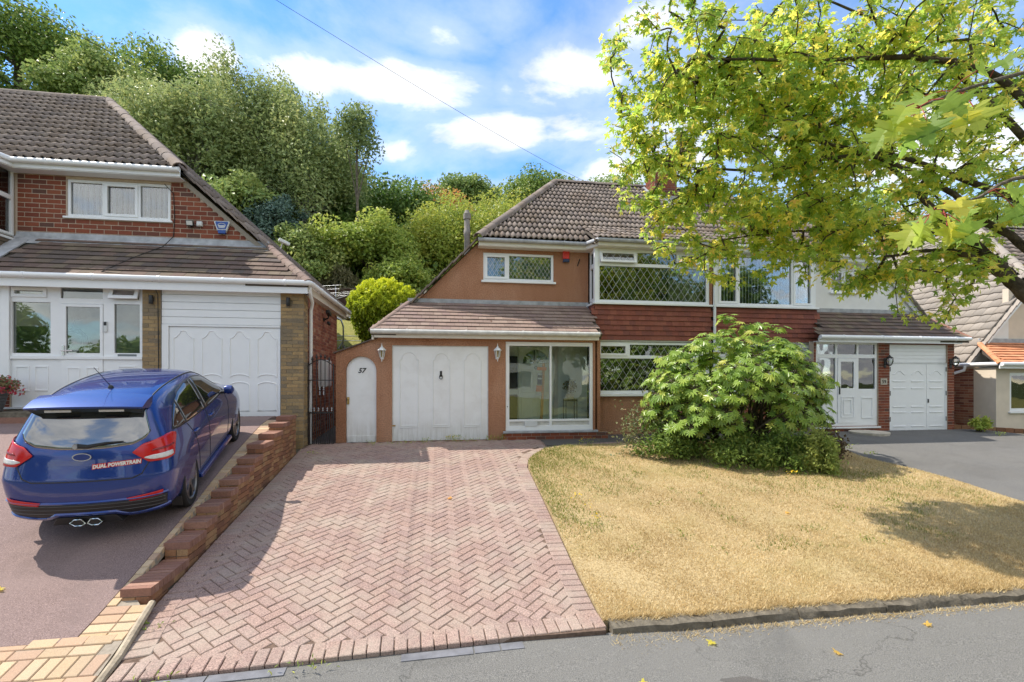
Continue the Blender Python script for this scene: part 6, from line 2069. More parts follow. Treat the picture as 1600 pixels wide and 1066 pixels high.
HILL = [
    ('oak', -31.6, 42.0, 21.3, 29.0, 5.2), ('olive', -23.8, 38.0, 17.4, 23.9, 3.2), ('oak', -21.8, 44.0, 19.5, 27.6, 4.4),
    ('birch', -13.9, 30.0, 8.4, 17.7, 2.9), ('birch', -11.5, 33.0, 9.8, 20.9, 3.0), ('birch', -8.0, 31.0, 7.6, 18.0, 2.7),
    ('slim', -4.5, 28.0, 11.9, 16.0, 1.35), ('blue', -8.5, 26.5, 5.6, 10.3, 1.5), ('dark', -3.4, 40.0, 9.0, 17.3, 4.0),
    ('round', -3.6, 27.0, 5.0, 9.4, 2.3), ('willow', 1.1, 30.0, 5.4, 11.7, 3.4), ('grey', 2.9, 50.0, 17.0, 21.6, 2.9),
    ('oak', 9.8, 46.0, 14.5, 20.7, 3.6), ('bright', -1.8, 25.3, 3.6, 6.6, 1.5), ('olive', -10.9, 27.0, 5.0, 11.8, 2.4),
    ('dark', -7.4, 37.0, 8.0, 16.3, 3.0), ('autumn', .4, 45.0, 11.0, 18.2, 3.2), ('autumn', 33.5, 30.0, 4.3, 12.8, 3.6),
    ('oak', 38.7, 46.0, 9.6, 22.1, 8.0), ('olive', 55.8, 40.0, 9.6, 19.6, 6.7), ('grey', 19.4, 52.0, 17.1, 23.1, 4.8),
    ('willow', 5.3, 36.0, 7.5, 14.1, 3.0), ('birch', -19.7, 36.0, 12.5, 20.8, 2.8), ('oak', -33.5, 38.0, 15.3, 24.1, 4.0),
    ('bush', -6.8, 25.6, 4.2, 8.4, 1.7), ('dark', -11.1, 39.0, 8.6, 18.2, 3.4), ('oak', 28.8, 50.0, 12.5, 22.2, 6.3),
    ('dark', -1.0, 33.0, 6.0, 11.5, 2.0), ('autumn', -27.5, 40.0, 16.0, 20.5, 2.6), ('dark', -6.0, 33.0, 6.5, 13.0, 2.6), ('dark', -14.0, 40.0, 12.0, 20.5, 3.4)]
KIND = {'oak': ('oak_tree', 'leaf_oak', .55, .24, 'round', 9000, 'bark_grey'), 'olive': ('ash_tree', 'leaf_olive', .5, .24, 'round', 8000, 'bark_grey'),
        'grey': ('ash_tree', 'leaf_olive', .3, .26, 'round', 6000, 'bark_grey'), 'birch': ('birch_tree', 'leaf_birch', .5, .20, 'birch', 15000, 'bark_pale'),
        'slim': ('birch_tree', 'leaf_birch', .3, .19, 'birch', 2600, 'bark_grey'), 'blue': ('conifer_tree', 'leaf_conifer_blue', .5, .16, 'round', 7000, 'bark_dark'),
        'dark': ('oak_tree', 'leaf_oak', .35, .24, 'round', 8000, 'bark_grey'), 'round': ('round_bush', 'leaf_bright', .55, .17, 'round', 11000, 'bark_grey'),
        'willow': ('willow_tree', 'leaf_willow', .55, .19, 'willow', 15000, 'bark_grey'), 'bright': ('laurel_bush', 'leaf_bright', .45, .15, 'round', 6500, 'bark_grey'),
        'autumn': ('rowan_tree', 'leaf_autumn', .45, .20, 'round', 8000, 'bark_grey'), 'bush': ('round_bush', 'leaf_olive', .6, .17, 'round', 7000, 'bark_grey')}
LAB = [
    'tall dark green oak at the top left corner of the hillside', 'olive green ash on the ridge between two taller oaks above the red brick house', 'dark green oak just left of the small bright cloud',
    'drooping olive birch rising directly behind the red brick house roof slope', 'tallest of the drooping birches, its crown against the large white cloud', 'drooping birch with a thin ragged crown beside the slim bare-stemmed birch',
    'slim birch with a long bare pale stem and a small crown against the sky', 'blue-grey conifer beside the sloping roof edge of the red brick house', 'large dark oak with reddish tints behind the slim birch',
    'round bright green bush at the foot of the slim birch', 'yellow-green willow left of the flue pipe of the brown house', 'grey-green ash on the skyline above the willow',
    'rounded green oak on the skyline left of the grey roof ridge', 'bright green laurel bush behind the golden conifer', 'olive green ash low behind the red brick house roof edge',
    'dark oak right of the birches', 'rowan with orange autumn leaves on the skyline above the willow', 'yellow-orange rowan between the white house and the pale tiled roof',
    'broad dark oak behind the roof of the white house', 'olive ash behind the pale tiled roof on the far right', 'grey-green ash just showing over the ridge of the brown house',
    'yellow-green willow directly behind the flue pipe', 'olive birch on the ridge above the left house roof', 'dark oak partly cut off by the left edge',
    'low olive bush between the conifer and the timber fence', 'dark oak behind the tallest birch', 'broad oak behind the chimney seen through the maple leaves',
    'small dark oak between the round bush and the willow', 'rowan with a few orange leaves below the top left oak', 'dark oak filling the gap behind the round bush', 'dark oak on the ridge behind the drooping birches']
for i, (k, x, y, zb, zt, rr) in enumerate(HILL):
    nm, mt, mean, leaf, style, n, bark = KIND[k]
    gz = ground_at(x, y)
    zt -= .13 * (zt - zb)
    cz, rz = (zb + zt) / 2, (zt - zb) / 2
    if k == 'birch':
        rr *= 1.3
    elif k != 'slim':
        rr *= 1.12
    leaf_ = leaf * (.85 + .004 * y)
    tree(nm, LAB[i], 'tree' if 'tree' in nm else 'bush', (x, y, gz), (x, y, cz), rr, rz * 1.02, mt, int(n * (1 if k == 'slim' else 1.7)), leaf_ * 1.18, bark, 'trees on the hillside behind the houses', style, seed=i, mean=mean,
         clumps=24 if k == 'slim' else 84, spread=.24 if k == 'slim' else .16, trunk_r=.10 if k == 'slim' else None)
# undergrowth over the hillside, one mass
n = 52000
X_ = rng.uniform(-46, 60, n); Y_ = 24.6 + rng.beta(1.1, 1.6, n) * 40
keep = np.abs(X_) < 12 + Y_ * 1.1
X_, Y_ = X_[keep], Y_[keep]
hh = np.abs(np.sin(X_ * .9 + 1.7 * np.sin(Y_ * .6)) * np.cos(Y_ * .7)) * 2.0 + .3
Z_ = np.array([z_hill(a, b) for a, b in zip(X_, Y_)]) + rng.uniform(0, 1, len(X_)) ** .6 * hh
V, F, t = leaf_cloud(np.stack([X_, Y_, Z_], 1), .40, .26, .1, .3, rng.normal(.45, .25, len(X_)) + .2 * np.sin(X_ * .5))
leaf_obj('undergrowth', V, F, t, 'leaf_oak', kind='stuff')
# rank tall grass above the fence
n = 9000
X_ = rng.uniform(-9.5, -1.0, n); Y_ = rng.uniform(24.5, 25.6, n)
P_ = np.stack([X_, Y_, 3.3 + rng.uniform(0, 1, n) ** .8 * (1.9 + .5 * np.sin(X_ * 2.3))], 1)
V, F, t = leaf_cloud(P_, .42, .05, -.5, .1)
leaf_obj('tall_grass', V, F, t, 'grass_tall', kind='stuff')

# ---------------------------------------------------------------- back garden seen between the houses
strip('garden_lawn', rows(15.05, 23.9, .6, -9.5, 2.0), flat(z_hill, .03), 'garden', kind='structure', nx=14)
fe = thing('timber_fence', 'dark brown close-boarded fence at the top of the back garden', 'fence', (-4, 24, 3.3))
me = MB().box(-.068, .068, -.012, .012, 0, 1.13).mesh('fence_board')
mats = [Matrix.Translation((-9.8 + i * .142, 24.0 + (i % 2) * .014, 3.28 + random.uniform(-.01, .01))) @ Matrix.Rotation(random.uniform(-.012, .012), 4, 'Y') for i in range(80)]
pieces('fence_board', me, 'wood_dark', fe, mats)
MB().box(-9.9, 1.6, 24.03, 24.09, 4.15, 4.23).build('rail', 'wood_dark', fe)
MB().box(-9.9, 1.6, 23.97, 24.05, 4.42, 4.455).build('capping', 'bark_grey', fe)
for x in (-9.9, -7.6, -5.45, -3.0, -.6, 1.6):
    MB().box(x - .06, x + .06, 23.90, 23.985, 3.1, 4.52).build('post', 'stone_pale', fe)
gt = thing('terrace_wall', 'pale stone terrace wall with a red brick course in the back garden', 'wall', (-3.5, 21, 2.5))
MB().box(-7.5, 1.2, 21.0, 21.25, 2.3, 2.86).build('stone_wall', 'stone_pale', gt)
c_ = MB().box(-7.5, 1.2, 20.7, 20.95, 2.0, 2.36).build('brick_course', 'brick_side', gt)
for x in (-4.6, -3.7, -3.05):
    o = MB().lathe([(.02, 2.57), (.13, 2.60), (.16, 2.66), (.10, 2.73), (.02, 2.75)], (x, 20.93, 0), 9).build('stone', 'kerb_concrete', gt, smooth=True)
gf = thing('climbing_hoops', 'grey tubular metal frame of two curved hoops standing in the back garden', 'garden frame', (-2.9, 17, 1.0))
for (xs_) in ([(-3.52, 2.14), (-3.36, 2.13), (-3.24, 2.05), (-3.17, 1.85), (-3.16, 1.4), (-3.2, .95)], [(-2.98, 2.14), (-2.82, 2.13), (-2.66, 2.02), (-2.57, 1.8), (-2.55, 1.4), (-2.58, .95)]):
    MB().tube([(x, 17.0, z) for x, z in xs_], .028, 8).build('hoop', 'metal_galv', gf, smooth=True)
for z in (1.52, 1.36):
    MB().tube([(-3.6, 17.0, z), (-2.5, 17.0, z)], .014, 6).build('rail', 'metal_galv', gf, smooth=True)
MB().tube([(-3.35, 16.9, 1.0), (-3.2, 17.0, 1.3), (-3.1, 17.0, 1.05)], .03, 6).build('foot', 'metal_galv', gf, smooth=True)
cd = thing('clothes_dryer', 'grey rotary clothes dryer with thin arms in front of the dark fence', 'clothes dryer', (-4.5, 22.4, 3.0))
MB().tube([(-4.5, 22.4, 2.9), (-4.5, 22.4, 4.2)], .02, 6).build('pole', 'metal_galv', cd)
for a in (.4, 1.97, 3.54, 5.11):
    MB().tube([(-4.5, 22.4, 3.65), (-4.5 + 1.1 * math.cos(a), 22.4 + 1.1 * math.sin(a), 4.1)], .012, 5).build('arm', 'metal_galv', cd)
ln = MB()
for r_ in (.5, .8, 1.08):
    for i in range(4):
        a, b = .4 + i * 1.57, .4 + (i + 1) * 1.57
        z = 3.65 + r_ * .41
        ln.tube([(-4.5 + r_ * math.cos(a), 22.4 + r_ * math.sin(a), z), (-4.5 + r_ * math.cos(b), 22.4 + r_ * math.sin(b), z)], .004, 4)
ln.build('line', 'metal_galv', cd)
# the clipped golden conifer
gc = local_thing('golden_conifer', 'clipped golden-yellow conifer beside the sloping roof of the brown house', 'conifer', Matrix.Translation((-1.7, 16, .4)))
n = 26000
u_ = unit(rng.normal(size=(n, 3)))
zz = u_[:, 2]
prof = np.where(zz > 0, 1.0, 1.0 - .72 * (-zz) ** 1.1)
rad = rng.uniform(.80, 1.04, n) * (1 + .06 * np.sin(u_[:, 0] * 9) * np.cos(u_[:, 2] * 8) + .07 * np.sin(u_[:, 0] * 23 + 3 * u_[:, 1]) * np.sin(u_[:, 2] * 19))
P_ = np.stack([u_[:, 0] * 1.12 * prof * rad, u_[:, 1] * 1.0 * prof * rad, 1.85 + zz * np.where(zz > 0, 1.0, 1.75) * rad * .98], 1)
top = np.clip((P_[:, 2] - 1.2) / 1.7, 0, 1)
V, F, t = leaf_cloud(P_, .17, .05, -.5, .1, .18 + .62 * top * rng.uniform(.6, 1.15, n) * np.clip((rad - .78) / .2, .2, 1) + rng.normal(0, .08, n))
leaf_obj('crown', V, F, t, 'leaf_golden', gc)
MB().tube([(0, 0, -.2), (.02, 0, 1.6)], [.12, .05], 8).build('trunk', 'bark_dark', gc, smooth=True)
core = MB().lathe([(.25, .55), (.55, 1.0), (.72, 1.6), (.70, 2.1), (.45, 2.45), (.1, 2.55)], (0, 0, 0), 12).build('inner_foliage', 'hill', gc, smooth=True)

# ================================================================ large-leaved bush, shrubs at its foot
def lobed(name, lobes, tint, cup=.12, droop=.18, petiole=None, fan=5.2, inner=.42, wid=.85):
    """palmate leaf, base at the origin, blade along +y, facing +z"""
    V = [(0, .02, 0)]
    F = []
    n = len(lobes)
    rim = []
    for i, (ang, ln) in enumerate(lobes):
        rim.append((ang, ln, 'tip'))
        if i < n - 1:
            a2 = (ang + lobes[i + 1][0]) / 2
            rim.append((a2, inner * min(ln, lobes[i + 1][1]), 'gap'))
    pts = []
    for i, (a, r, k) in enumerate(rim):
        if k == 'tip':
            # shoulder points give the lobe its width
            da = wid * (lobes[1][0] - lobes[0][0]) * .5
            for s_, rr in ((-1, .62), (0, 1), (1, .62)):
                pts.append((a + s_ * da * (.9 if s_ else 0), r * rr))
        else:
            pts.append((a, r))
    for a, r in pts:
        x, y = r * math.sin(a), r * math.cos(a)
        V.append((x, y + .02, -droop * r * r + cup * abs(x) * .3))
    for i in range(1, len(V) - 1):
        F.append((0, i + 1, i))
    me = bpy.data.meshes.new(name)
    me.from_pydata(V, [], F)
    at = me.attributes.new('tint', 'FLOAT', 'FACE')
    at.data.foreach_set('value', np.full(len(F), tint, np.float32))
    me.update()
    return me
def leaf_pieces(name, variants, mat, parent, mats, limit=300, stuff='foliage', local=None):
    """leaves: those showing largest as objects, the rest one joined mesh"""
    for v in variants:
        v.materials.clear()
        v.materials.append(M[mat])
    sc_ = []
    for m_ in mats:
        x, y, d = pxy((local @ m_).translation if local is not None else m_.translation)
        ok = x is not None and -20 < x < 1620 and -20 < y < 1086
        s_ = m_.to_scale()[1]
        sc_.append(d / s_ if ok else 1e6 + abs(d))
    order = sorted(range(len(mats)), key=lambda i: sc_[i])
    single = [i for i in order[:limit] if sc_[i] < 1e6]
    ss = set(single)
    pinv = wmat(parent).inverted()
    for i in single:
        o = bpy.data.objects.new(name, variants[i % len(variants)])
        COL.objects.link(o)
        o.parent = parent
        o.matrix_parent_inverse = pinv
        o.matrix_basis = mats[i]
    Vs, Fs, Ts, b = [], [], [], 0
    for k, v in enumerate(variants):
        ids = [i for i in order if i not in ss and i % len(variants) == k]
        if not ids:
            continue
        v0 = np.array([q.co[:] for q in v.vertices])
        h = np.c_[v0, np.ones(len(v0))]
        A = np.array([np.array(mats[i]) for i in ids])
        VV = np.einsum('nij,kj->nki', A, h)[:, :, :3]
        F0 = np.array([tuple(p.vertices) for p in v.polygons])
        FF = F0[None] + (np.arange(len(ids)) * len(v0))[:, None, None] + b
        b += len(ids) * len(v0)
        Vs.append(VV.reshape(-1, 3)); Fs.append(FF.reshape(-1, 3))
        t0 = v.attributes['tint'].data[0].value
        Ts.append(np.repeat(np.clip(t0 + rng.normal(0, .07, len(ids)), 0, 1), len(F0)))
    if Vs:
        leaf_obj(stuff, np.concatenate(Vs), np.concatenate(Fs), np.concatenate(Ts), mat, parent, 'stuff')
def orient(p, axis, nrm, s):
    """matrix with local y along axis and local z near nrm"""
    y = Vector(axis).normalized()
    z = Vector(nrm)
    z = (z - y * z.dot(y)).normalized()
    x = y.cross(z)
    return Matrix.Translation(Vector(p)) @ Matrix((x, y, z)).transposed().to_4x4() @ Matrix.Scale(s, 4)
BC = Vector((6.3, 9.15, -1.52))
fa = local_thing('large_leaved_shrub', 'large dome-shaped glossy palmate-leaved shrub in front of the bay windows', 'shrub', Matrix.Translation(BC))
lob8 = [(-1.9, .62), (-1.32, .85), (-.78, .96), (-.26, 1.0), (.26, 1.0), (.78, .96), (1.32, .85), (1.9, .62)]
var = [lobed('leaf', lob8, t, .25, .24) for t in (.15, .3, .42, .55, .65, .8)] + [lobed('leaf', lob8, .5, .25, .3)]
mats, stems = [], MB()
heads = []
def dome(d):
    """crown outline: radius along a direction, lobed"""
    x = d.x
    top = 1.0 + .05 * math.sin(d.x * 7 + 1) + .06 * math.cos(d.y * 6)
    sx_ = math.copysign(abs(d.x) ** .8, d.x)
    return Vector((sx_ * (1.95 if d.x < 0 else 1.85), d.y * 1.2, max(d.z, -.25) ** (1 if d.z < 0 else .85) * (1.80 - .35 * max(0, d.x) - .42 * max(0, -d.x)))) * top
K = 0
while K < 215:
    d = Vector((random.gauss(0, 1), random.gauss(-.25, 1), random.gauss(.35, .8))).normalized()
    if d.z < -.16:
        continue
    p = dome(d) * random.uniform(.80, 1.03) + Vector((-.05, 0, .92))
    heads.append((p, d))
    K += 1
for _ in range(50):
    d = Vector((random.gauss(0, 1), random.gauss(-.2, 1), random.gauss(.2, .6))).normalized()
    p = dome(d) * random.uniform(.45, .75) + Vector((-.05, 0, .9))
    if p.z > .55:
        heads.append((p, d))
for p, d in heads:
    k = random.randint(8, 12)
    up = (d + Vector((0, 0, .75))).normalized()
    ax = up.cross(Vector((0, 0, 1)) if abs(up.z) < .95 else Vector((1, 0, 0))).normalized()
    bx_ = up.cross(ax)
    ph = random.random() * 6.28
    for q in range(k):
        a = ph + q * 2.4
        el = random.uniform(-.55, .55) - .25 * (q / k)
        dr = (ax * math.cos(a) + bx_ * math.sin(a)) * math.cos(el) + up * math.sin(el)
        dr.z -= .15
        dr.normalize()
        pl = random.uniform(.08, .22)
        lp = p + dr * pl
        ld = (dr + Vector((0, 0, -.38 + random.uniform(-.2, .2)))).normalized()
        nz = (up * .9 + Vector((random.uniform(-.3, .3), random.uniform(-.3, .3) - .15, .5)))
        mats.append(orient(lp, ld, nz, random.uniform(.10, .17)))
        stems.tube([tuple(p - up * .05), tuple(lp)], [.007, .004], 4, False)
random.shuffle(mats)
leaf_pieces('leaf', var, 'leaf_fatsia', fa, mats, 300, local=Matrix.Translation(BC))
for i in range(15):
    a = random.uniform(0, 6.28)
    b = Vector((math.cos(a) * .35, math.sin(a) * .2, -.1))
    for p, d in random.sample(heads, 4):
        m1 = b + Vector((p.x * .25, p.y * .25, p.z * .45)) + Vector((random.uniform(-.1, .1), random.uniform(-.1, .1), 0))
        m2 = b + Vector((p.x * .65, p.y * .65, p.z * .8))
        stems.tube([tuple(b), tuple(m1), tuple(m2), tuple(p)], [.035, .026, .017, .008], 6, False)
stems.build('stems', 'bark_dark', fa, smooth=True)
def shrub(name, label, cat, c, r, n, mat, leaf, aspect=.45, group=None, droop=.1, tw=14, mean=.5, style=None):
    s_ = local_thing(name, label, cat, Matrix.Translation(Vector(c)), group)
    K = 22
    d = unit(rng.normal(size=(K, 3)))
    d[:, 2] = np.abs(d[:, 2]) * 1.0
    C = d * np.array(r) * rng.uniform(.5, .95, (K, 1)) + np.array([0, 0, .10])
    i = rng.integers(0, K, n)
    P_ = C[i] + rng.normal(size=(n, 3)) * np.array(r) * .17
    P_[:, 2] = np.maximum(P_[:, 2], .02)
    V, F, t = leaf_cloud(P_, leaf, leaf * aspect, droop, .35, mean + rng.uniform(-.2, .2, K)[i] + rng.normal(0, .16, n))
    leaf_obj('foliage', V, F, t, mat, s_)
    mb = MB()
    for k in range(min(tw, K)):
        mb.tube([(rng.normal() * .08 * r[0], rng.normal() * .06, -.05), tuple(C[k] * np.array([.5, .5, .45])), tuple(C[k])], [.014, .010, .004], 5, False)
    mb.build('stems', 'bark_dark', s_, smooth=True)
    return s_
shrub('rose_bush', 'straggly rose bush with grey-green and reddish leaves at the left side of the large shrub', 'rose bush', (4.5, 9.25, -1.50), (.85, .45, 1.35), 3200, 'leaf_rose', .075, .55, mean=.45)
G_ = 'low shrubs along the front of the large shrub'
shrub('low_shrub', 'leafy low shrub below the rose bush, nearest the bay wall', 'shrub', (4.75, 8.95, -1.52), (.85, .40, .55), 3000, 'leaf_under', .08, .5, G_, mean=.35)
shrub('low_shrub', 'bright green low shrub under the middle of the large shrub', 'shrub', (5.8, 8.30, -1.62), (.75, .40, .62), 3400, 'leaf_under', .085, .42, G_, mean=.6)
shrub('low_shrub', 'dark green low shrub under the right half of the large shrub', 'shrub', (6.5, 8.05, -1.66), (.70, .40, .60), 3200, 'leaf_under', .085, .4, G_, mean=.4)
shrub('low_shrub', 'pale yellow-green low shrub at the front right foot of the large shrub', 'shrub', (6.85, 7.85, -1.68), (.45, .35, .70), 3200, 'leaf_under', .08, .42, G_, mean=.95)
shrub('low_shrub', 'brown withered low shrub at the right end by the asphalt drive', 'shrub', (7.7, 8.6, -1.58), (.42, .33, .50), 2000, 'leaf_dead', .07, .6, G_, mean=.4)
shrub('drive_weed', 'green weed clump growing by the downpipe beside the narrow garage pier', 'weed', (14.3, 10.75, -1.36), (.28, .2, .28), 500, 'leaf_bright', .12, .35, mean=.6)

# ================================================================ the maple that hangs in from the right
ma = local_thing('maple_tree', 'maple with yellow-green lobed leaves on the lawn edge, its crown filling the upper right', 'tree', Matrix.Translation((7.95, 4.55, -2.10)))
MO = Vector((7.95, 4.55, -2.10))
fork = Vector((7.70, 4.55, .30))
LIMBS = [
    [fork, (7.17, 4.9, 1.08), (7.14, 5.1, 1.41), (6.90, 5.4, 1.96), (6.75, 5.7, 2.45), (6.4, 6.0, 3.1)],
    [(7.16, 5.0, 1.25), (6.86, 5.05, 1.42), (6.72, 5.2, 1.60), (6.55, 5.4, 1.72), (6.05, 5.7, 1.70)],
    [fork, (7.25, 4.9, 1.60), (6.87, 5.1, 2.03), (6.37, 5.4, 2.65), (5.5, 5.8, 3.2), (4.4, 6.2, 3.5)],
    [fork, (7.5, 4.7, 2.4), (7.0, 4.9, 3.6), (6.08, 5.1, 4.0), (4.6, 5.5, 4.1), (3.3, 5.8, 4.2)],
    [fork, (7.4, 4.8, 1.9), (6.9, 5.3, 2.6), (5.93, 5.7, 3.1), (4.6, 6.2, 3.0), (3.3, 6.5, 3.1)],
    [(6.9, 5.4, 1.96), (6.2, 5.9, 2.1), (5.3, 6.3, 2.2), (4.2, 6.6, 2.1)],
    [fork, (7.9, 4.9, 2.2), (7.6, 5.6, 3.9), (6.8, 6.2, 5.2), (5.6, 6.6, 6.0)],
    [fork, (7.9, 3.9, 1.6), (6.6, 3.1, 2.3), (5.0, 2.4, 1.9), (3.3, 1.75, 1.45)],
]
RAD = [(.125, .035), (.075, .02), (.075, .015), (.085, .015), (.07, .014), (.04, .012), (.09, .012), (.06, .012)]
def smooth_path(P_, k=5):
    P_ = [Vector(p) for p in P_]
    out = []
    for i in range(len(P_) - 1):
        p0, p1, p2, p3 = P_[max(0, i - 1)], P_[i], P_[i + 1], P_[min(len(P_) - 1, i + 2)]
        for j in range(k):
            t = j / k
            out.append(.5 * ((2 * p1) + (p2 - p0) * t + (2 * p0 - 5 * p1 + 4 * p2 - p3) * t * t + (3 * p1 - p0 - 3 * p2 + p3) * t ** 3))
    out.append(P_[-1])
    return out
MB().tube([tuple(Vector(p) - MO) for p in ((8.0, 4.5, -2.3), (7.97, 4.52, -1.7), (7.88, 4.55, -.6), (7.70, 4.55, .32))], [.24, .18, .16, .15], 14).build('trunk', 'bark_dark', ma, smooth=True)
nodes, parent_of, is_limb = [], [], []
def rad_at(path_i, f):
    a, b = RAD[path_i]
    return (a + (b - a) * f) * .8
for li, L in enumerate(LIMBS):
    sp_ = smooth_path(L)
    wob = [p + Vector((random.uniform(-.012, .012), random.uniform(-.012, .012), random.uniform(-.012, .012))) if 0 < i < len(sp_) - 1 else p for i, p in enumerate(sp_)]
    MB().tube([tuple(p - MO) for p in wob], [rad_at(li, i / (len(wob) - 1)) for i in range(len(wob))], 9).build('branch', 'bark_dark', ma, smooth=True)
    st = 2 if li != 7 else len(wob)
    for p in wob[st:]:
        nodes.append(np.array(p)); parent_of.append(-1); is_limb.append(True)
ELL = [((4.5, 6.35, 3.25), (2.15, 1.3, 1.85), .40), ((6.3, 5.9, 3.1), (2.3, 1.5, 2.4), .30), ((5.6, 6.1, 4.7), (3.3, 1.6, 1.6), .22), ((6.5, 5.6, 1.25), (1.0, .9, .55), .05), ((2.95, 6.3, 4.3), (.95, .9, 1.5), .12)]
cl = []
while len(cl) < 1350:
    r_ = random.random()
    for (c, rr, w_) in ELL:
        r_ -= w_
        if r_ <= 0:
            break
    d = Vector((random.gauss(0, 1), random.gauss(0, 1), random.gauss(0, 1))).normalized() * random.uniform(.25, 1.0) ** .6
    p = Vector((c[0] + d.x * rr[0], c[1] + d.y * rr[1], c[2] + d.z * rr[2]))
    x, y, dd = pxy(p)
    floor_ = 1.22 if p.x > 4 else 1.22 + (4 - p.x) * .5
    if p.z < floor_ + .05 and not (p.x > 6.1 and p.z > .65 and random.random() < .30):
        continue
    cl.append(np.array(p))
# twigs: each clump joins the nearest part of what has already grown
fk = np.array(fork)
cl.sort(key=lambda p: min(np.linalg.norm(p - q) for q in nodes))
base_n = len(nodes)
pos = np.array(nodes)
kids = {}
for p in cl:
    d = np.linalg.norm(pos - p, axis=1) + .25 * np.linalg.norm(pos - fk, axis=1) * .3
    j = int(np.argmin(d))
    nodes.append(p); parent_of.append(j)
    pos = np.vstack([pos, p])
    kids.setdefault(j, []).append(len(nodes) - 1)
load = [1.0] * len(nodes)
for i in range(len(nodes) - 1, base_n - 1, -1):
    if parent_of[i] >= base_n:
        load[parent_of[i]] += load[i]
tw = MB()
for i in range(base_n, len(nodes)):
    a, b = Vector(pos[parent_of[i]]), Vector(pos[i])
    L_ = (b - a).length
    m1 = a.lerp(b, .4) + Vector((random.uniform(-1, 1), random.uniform(-1, 1), random.uniform(-.2, 1.2))) * L_ * .09
    r1 = .0034 * load[i] ** .5 + .0016
    pr = parent_of[i]
    r0 = r1 * 1.25 if pr < base_n else min(r1 * 1.35, .0034 * load[pr] ** .5 + .0016)
    tw.tube([tuple(a - MO), tuple(m1 - MO), tuple(b - MO)], [r0, (r0 + r1) / 2, r1], 5, False)
tw.build('twigs', 'bark_dark', ma, smooth=True, kind='stuff')
lob5 = [(-1.95, .52), (-1.0, .86), (0, 1.0), (1.0, .86), (1.95, .52)]
mvar = [lobed('leaf', lob5, t, .2, .22, inner=.46, wid=.72) for t in (.08, .2, .3, .4, .48, .57, .66, .84)]
mats = []
for i in range(base_n, len(nodes)):
    p = Vector(pos[i])
    par = Vector(pos[parent_of[i]])
    dr = (p - par).normalized() if (p - par).length > 1e-4 else Vector((1, 0, 0))
    k = random.randint(15, 23)
    for q in range(k):
        f = random.uniform(.35, 1.08)
        b = par.lerp(p, f) if (p - par).length < 1.0 else p - dr * random.uniform(0, .6)
        off = Vector((random.gauss(0, 1), random.gauss(0, 1), random.gauss(-.1, .7))).normalized()
        lp = b + off * random.uniform(.04, .17)
        ax = (off + dr * .5 + Vector((0, 0, -.75))).normalized()
        nz = Vector((random.gauss(0, .45), random.gauss(-.1, .45), 1.0))
        mats.append(orient(lp - MO, ax, nz, random.uniform(.052, .098)))
random.shuffle(mats)
# two sprays close to the lens
def toothed(tint, seed):
    """large maple leaf: five lobes with teeth, folded along the midrib"""
    r_ = random.Random(seed)
    half = [(0, 0), (.10, -.04), (.30, -.10), (.46, -.02), (.33, .06), (.40, .13), (.27, .17), (.44, .30), (.60, .34), (.78, .46), (.60, .49), (.66, .60), (.46, .58), (.36, .62), (.20, .50), (.19, .64), (.27, .72), (.20, .80), (.16, .86), (.10, .98), (0, 1.16)]
    V = []
    cols_ = 3
    pts = [(x * r_.uniform(.93, 1.07), y * r_.uniform(.96, 1.04)) for x, y in half]
    V = [(0, .1 + .95 * i / 6, 0) for i in range(7)]
    nm = len(V)
    F = []
    for sg in (1, -1):
        b = len(V)
        for x, y in pts[1:-1]:
            V.append((sg * x, y, .22 * abs(x) ** 1.2 - .28 * (y - .3) ** 2 * (1 if y > .3 else .3) + r_.uniform(-.02, .02)))
        m_ = len(pts) - 2
        for i in range(m_ - 1):
            ya = (V[b + i][1] + V[b + i + 1][1]) / 2
            c = max(0, min(nm - 1, round((ya - .1) / .95 * 6 * .9)))
            F.append((c, b + i, b + i + 1) if sg == 1 else (c, b + i + 1, b + i))
            i2 = max(0, min(nm - 1, round(((V[b + i + 1][1] + V[b + min(i + 2, m_ - 1)][1]) / 2 - .1) / .95 * 6 * .9)))
            if i2 != c and i < m_ - 2:
                F.append((c, b + i + 1, i2) if sg == 1 else (c, i2, b + i + 1))
        V.append((0, 1.16, -.25))
        F.append((nm - 1, b + m_ - 1, len(V) - 1) if sg == 1 else (nm - 1, len(V) - 1, b + m_ - 1))
    V = [(x, y, z - (.28 * max(0, y - .3) ** 2 if i < nm else 0)) for i, (x, y, z) in enumerate(V)]
    me = bpy.data.meshes.new('leaf')
    me.from_pydata(V, [], F)
    me.attributes.new('tint', 'FLOAT', 'FACE').data.foreach_set('value', np.full(len(F), tint, np.float32))
    me.update()
    return me
big = [toothed(t, i) for i, t in enumerate((.08, .2, .3, .42, .55, .75))]
pet = simple('petiole_red', (.32, .05, .03), .5, .4, var=.2)
spr_t, spr_p, bm_ = MB(), MB(), []
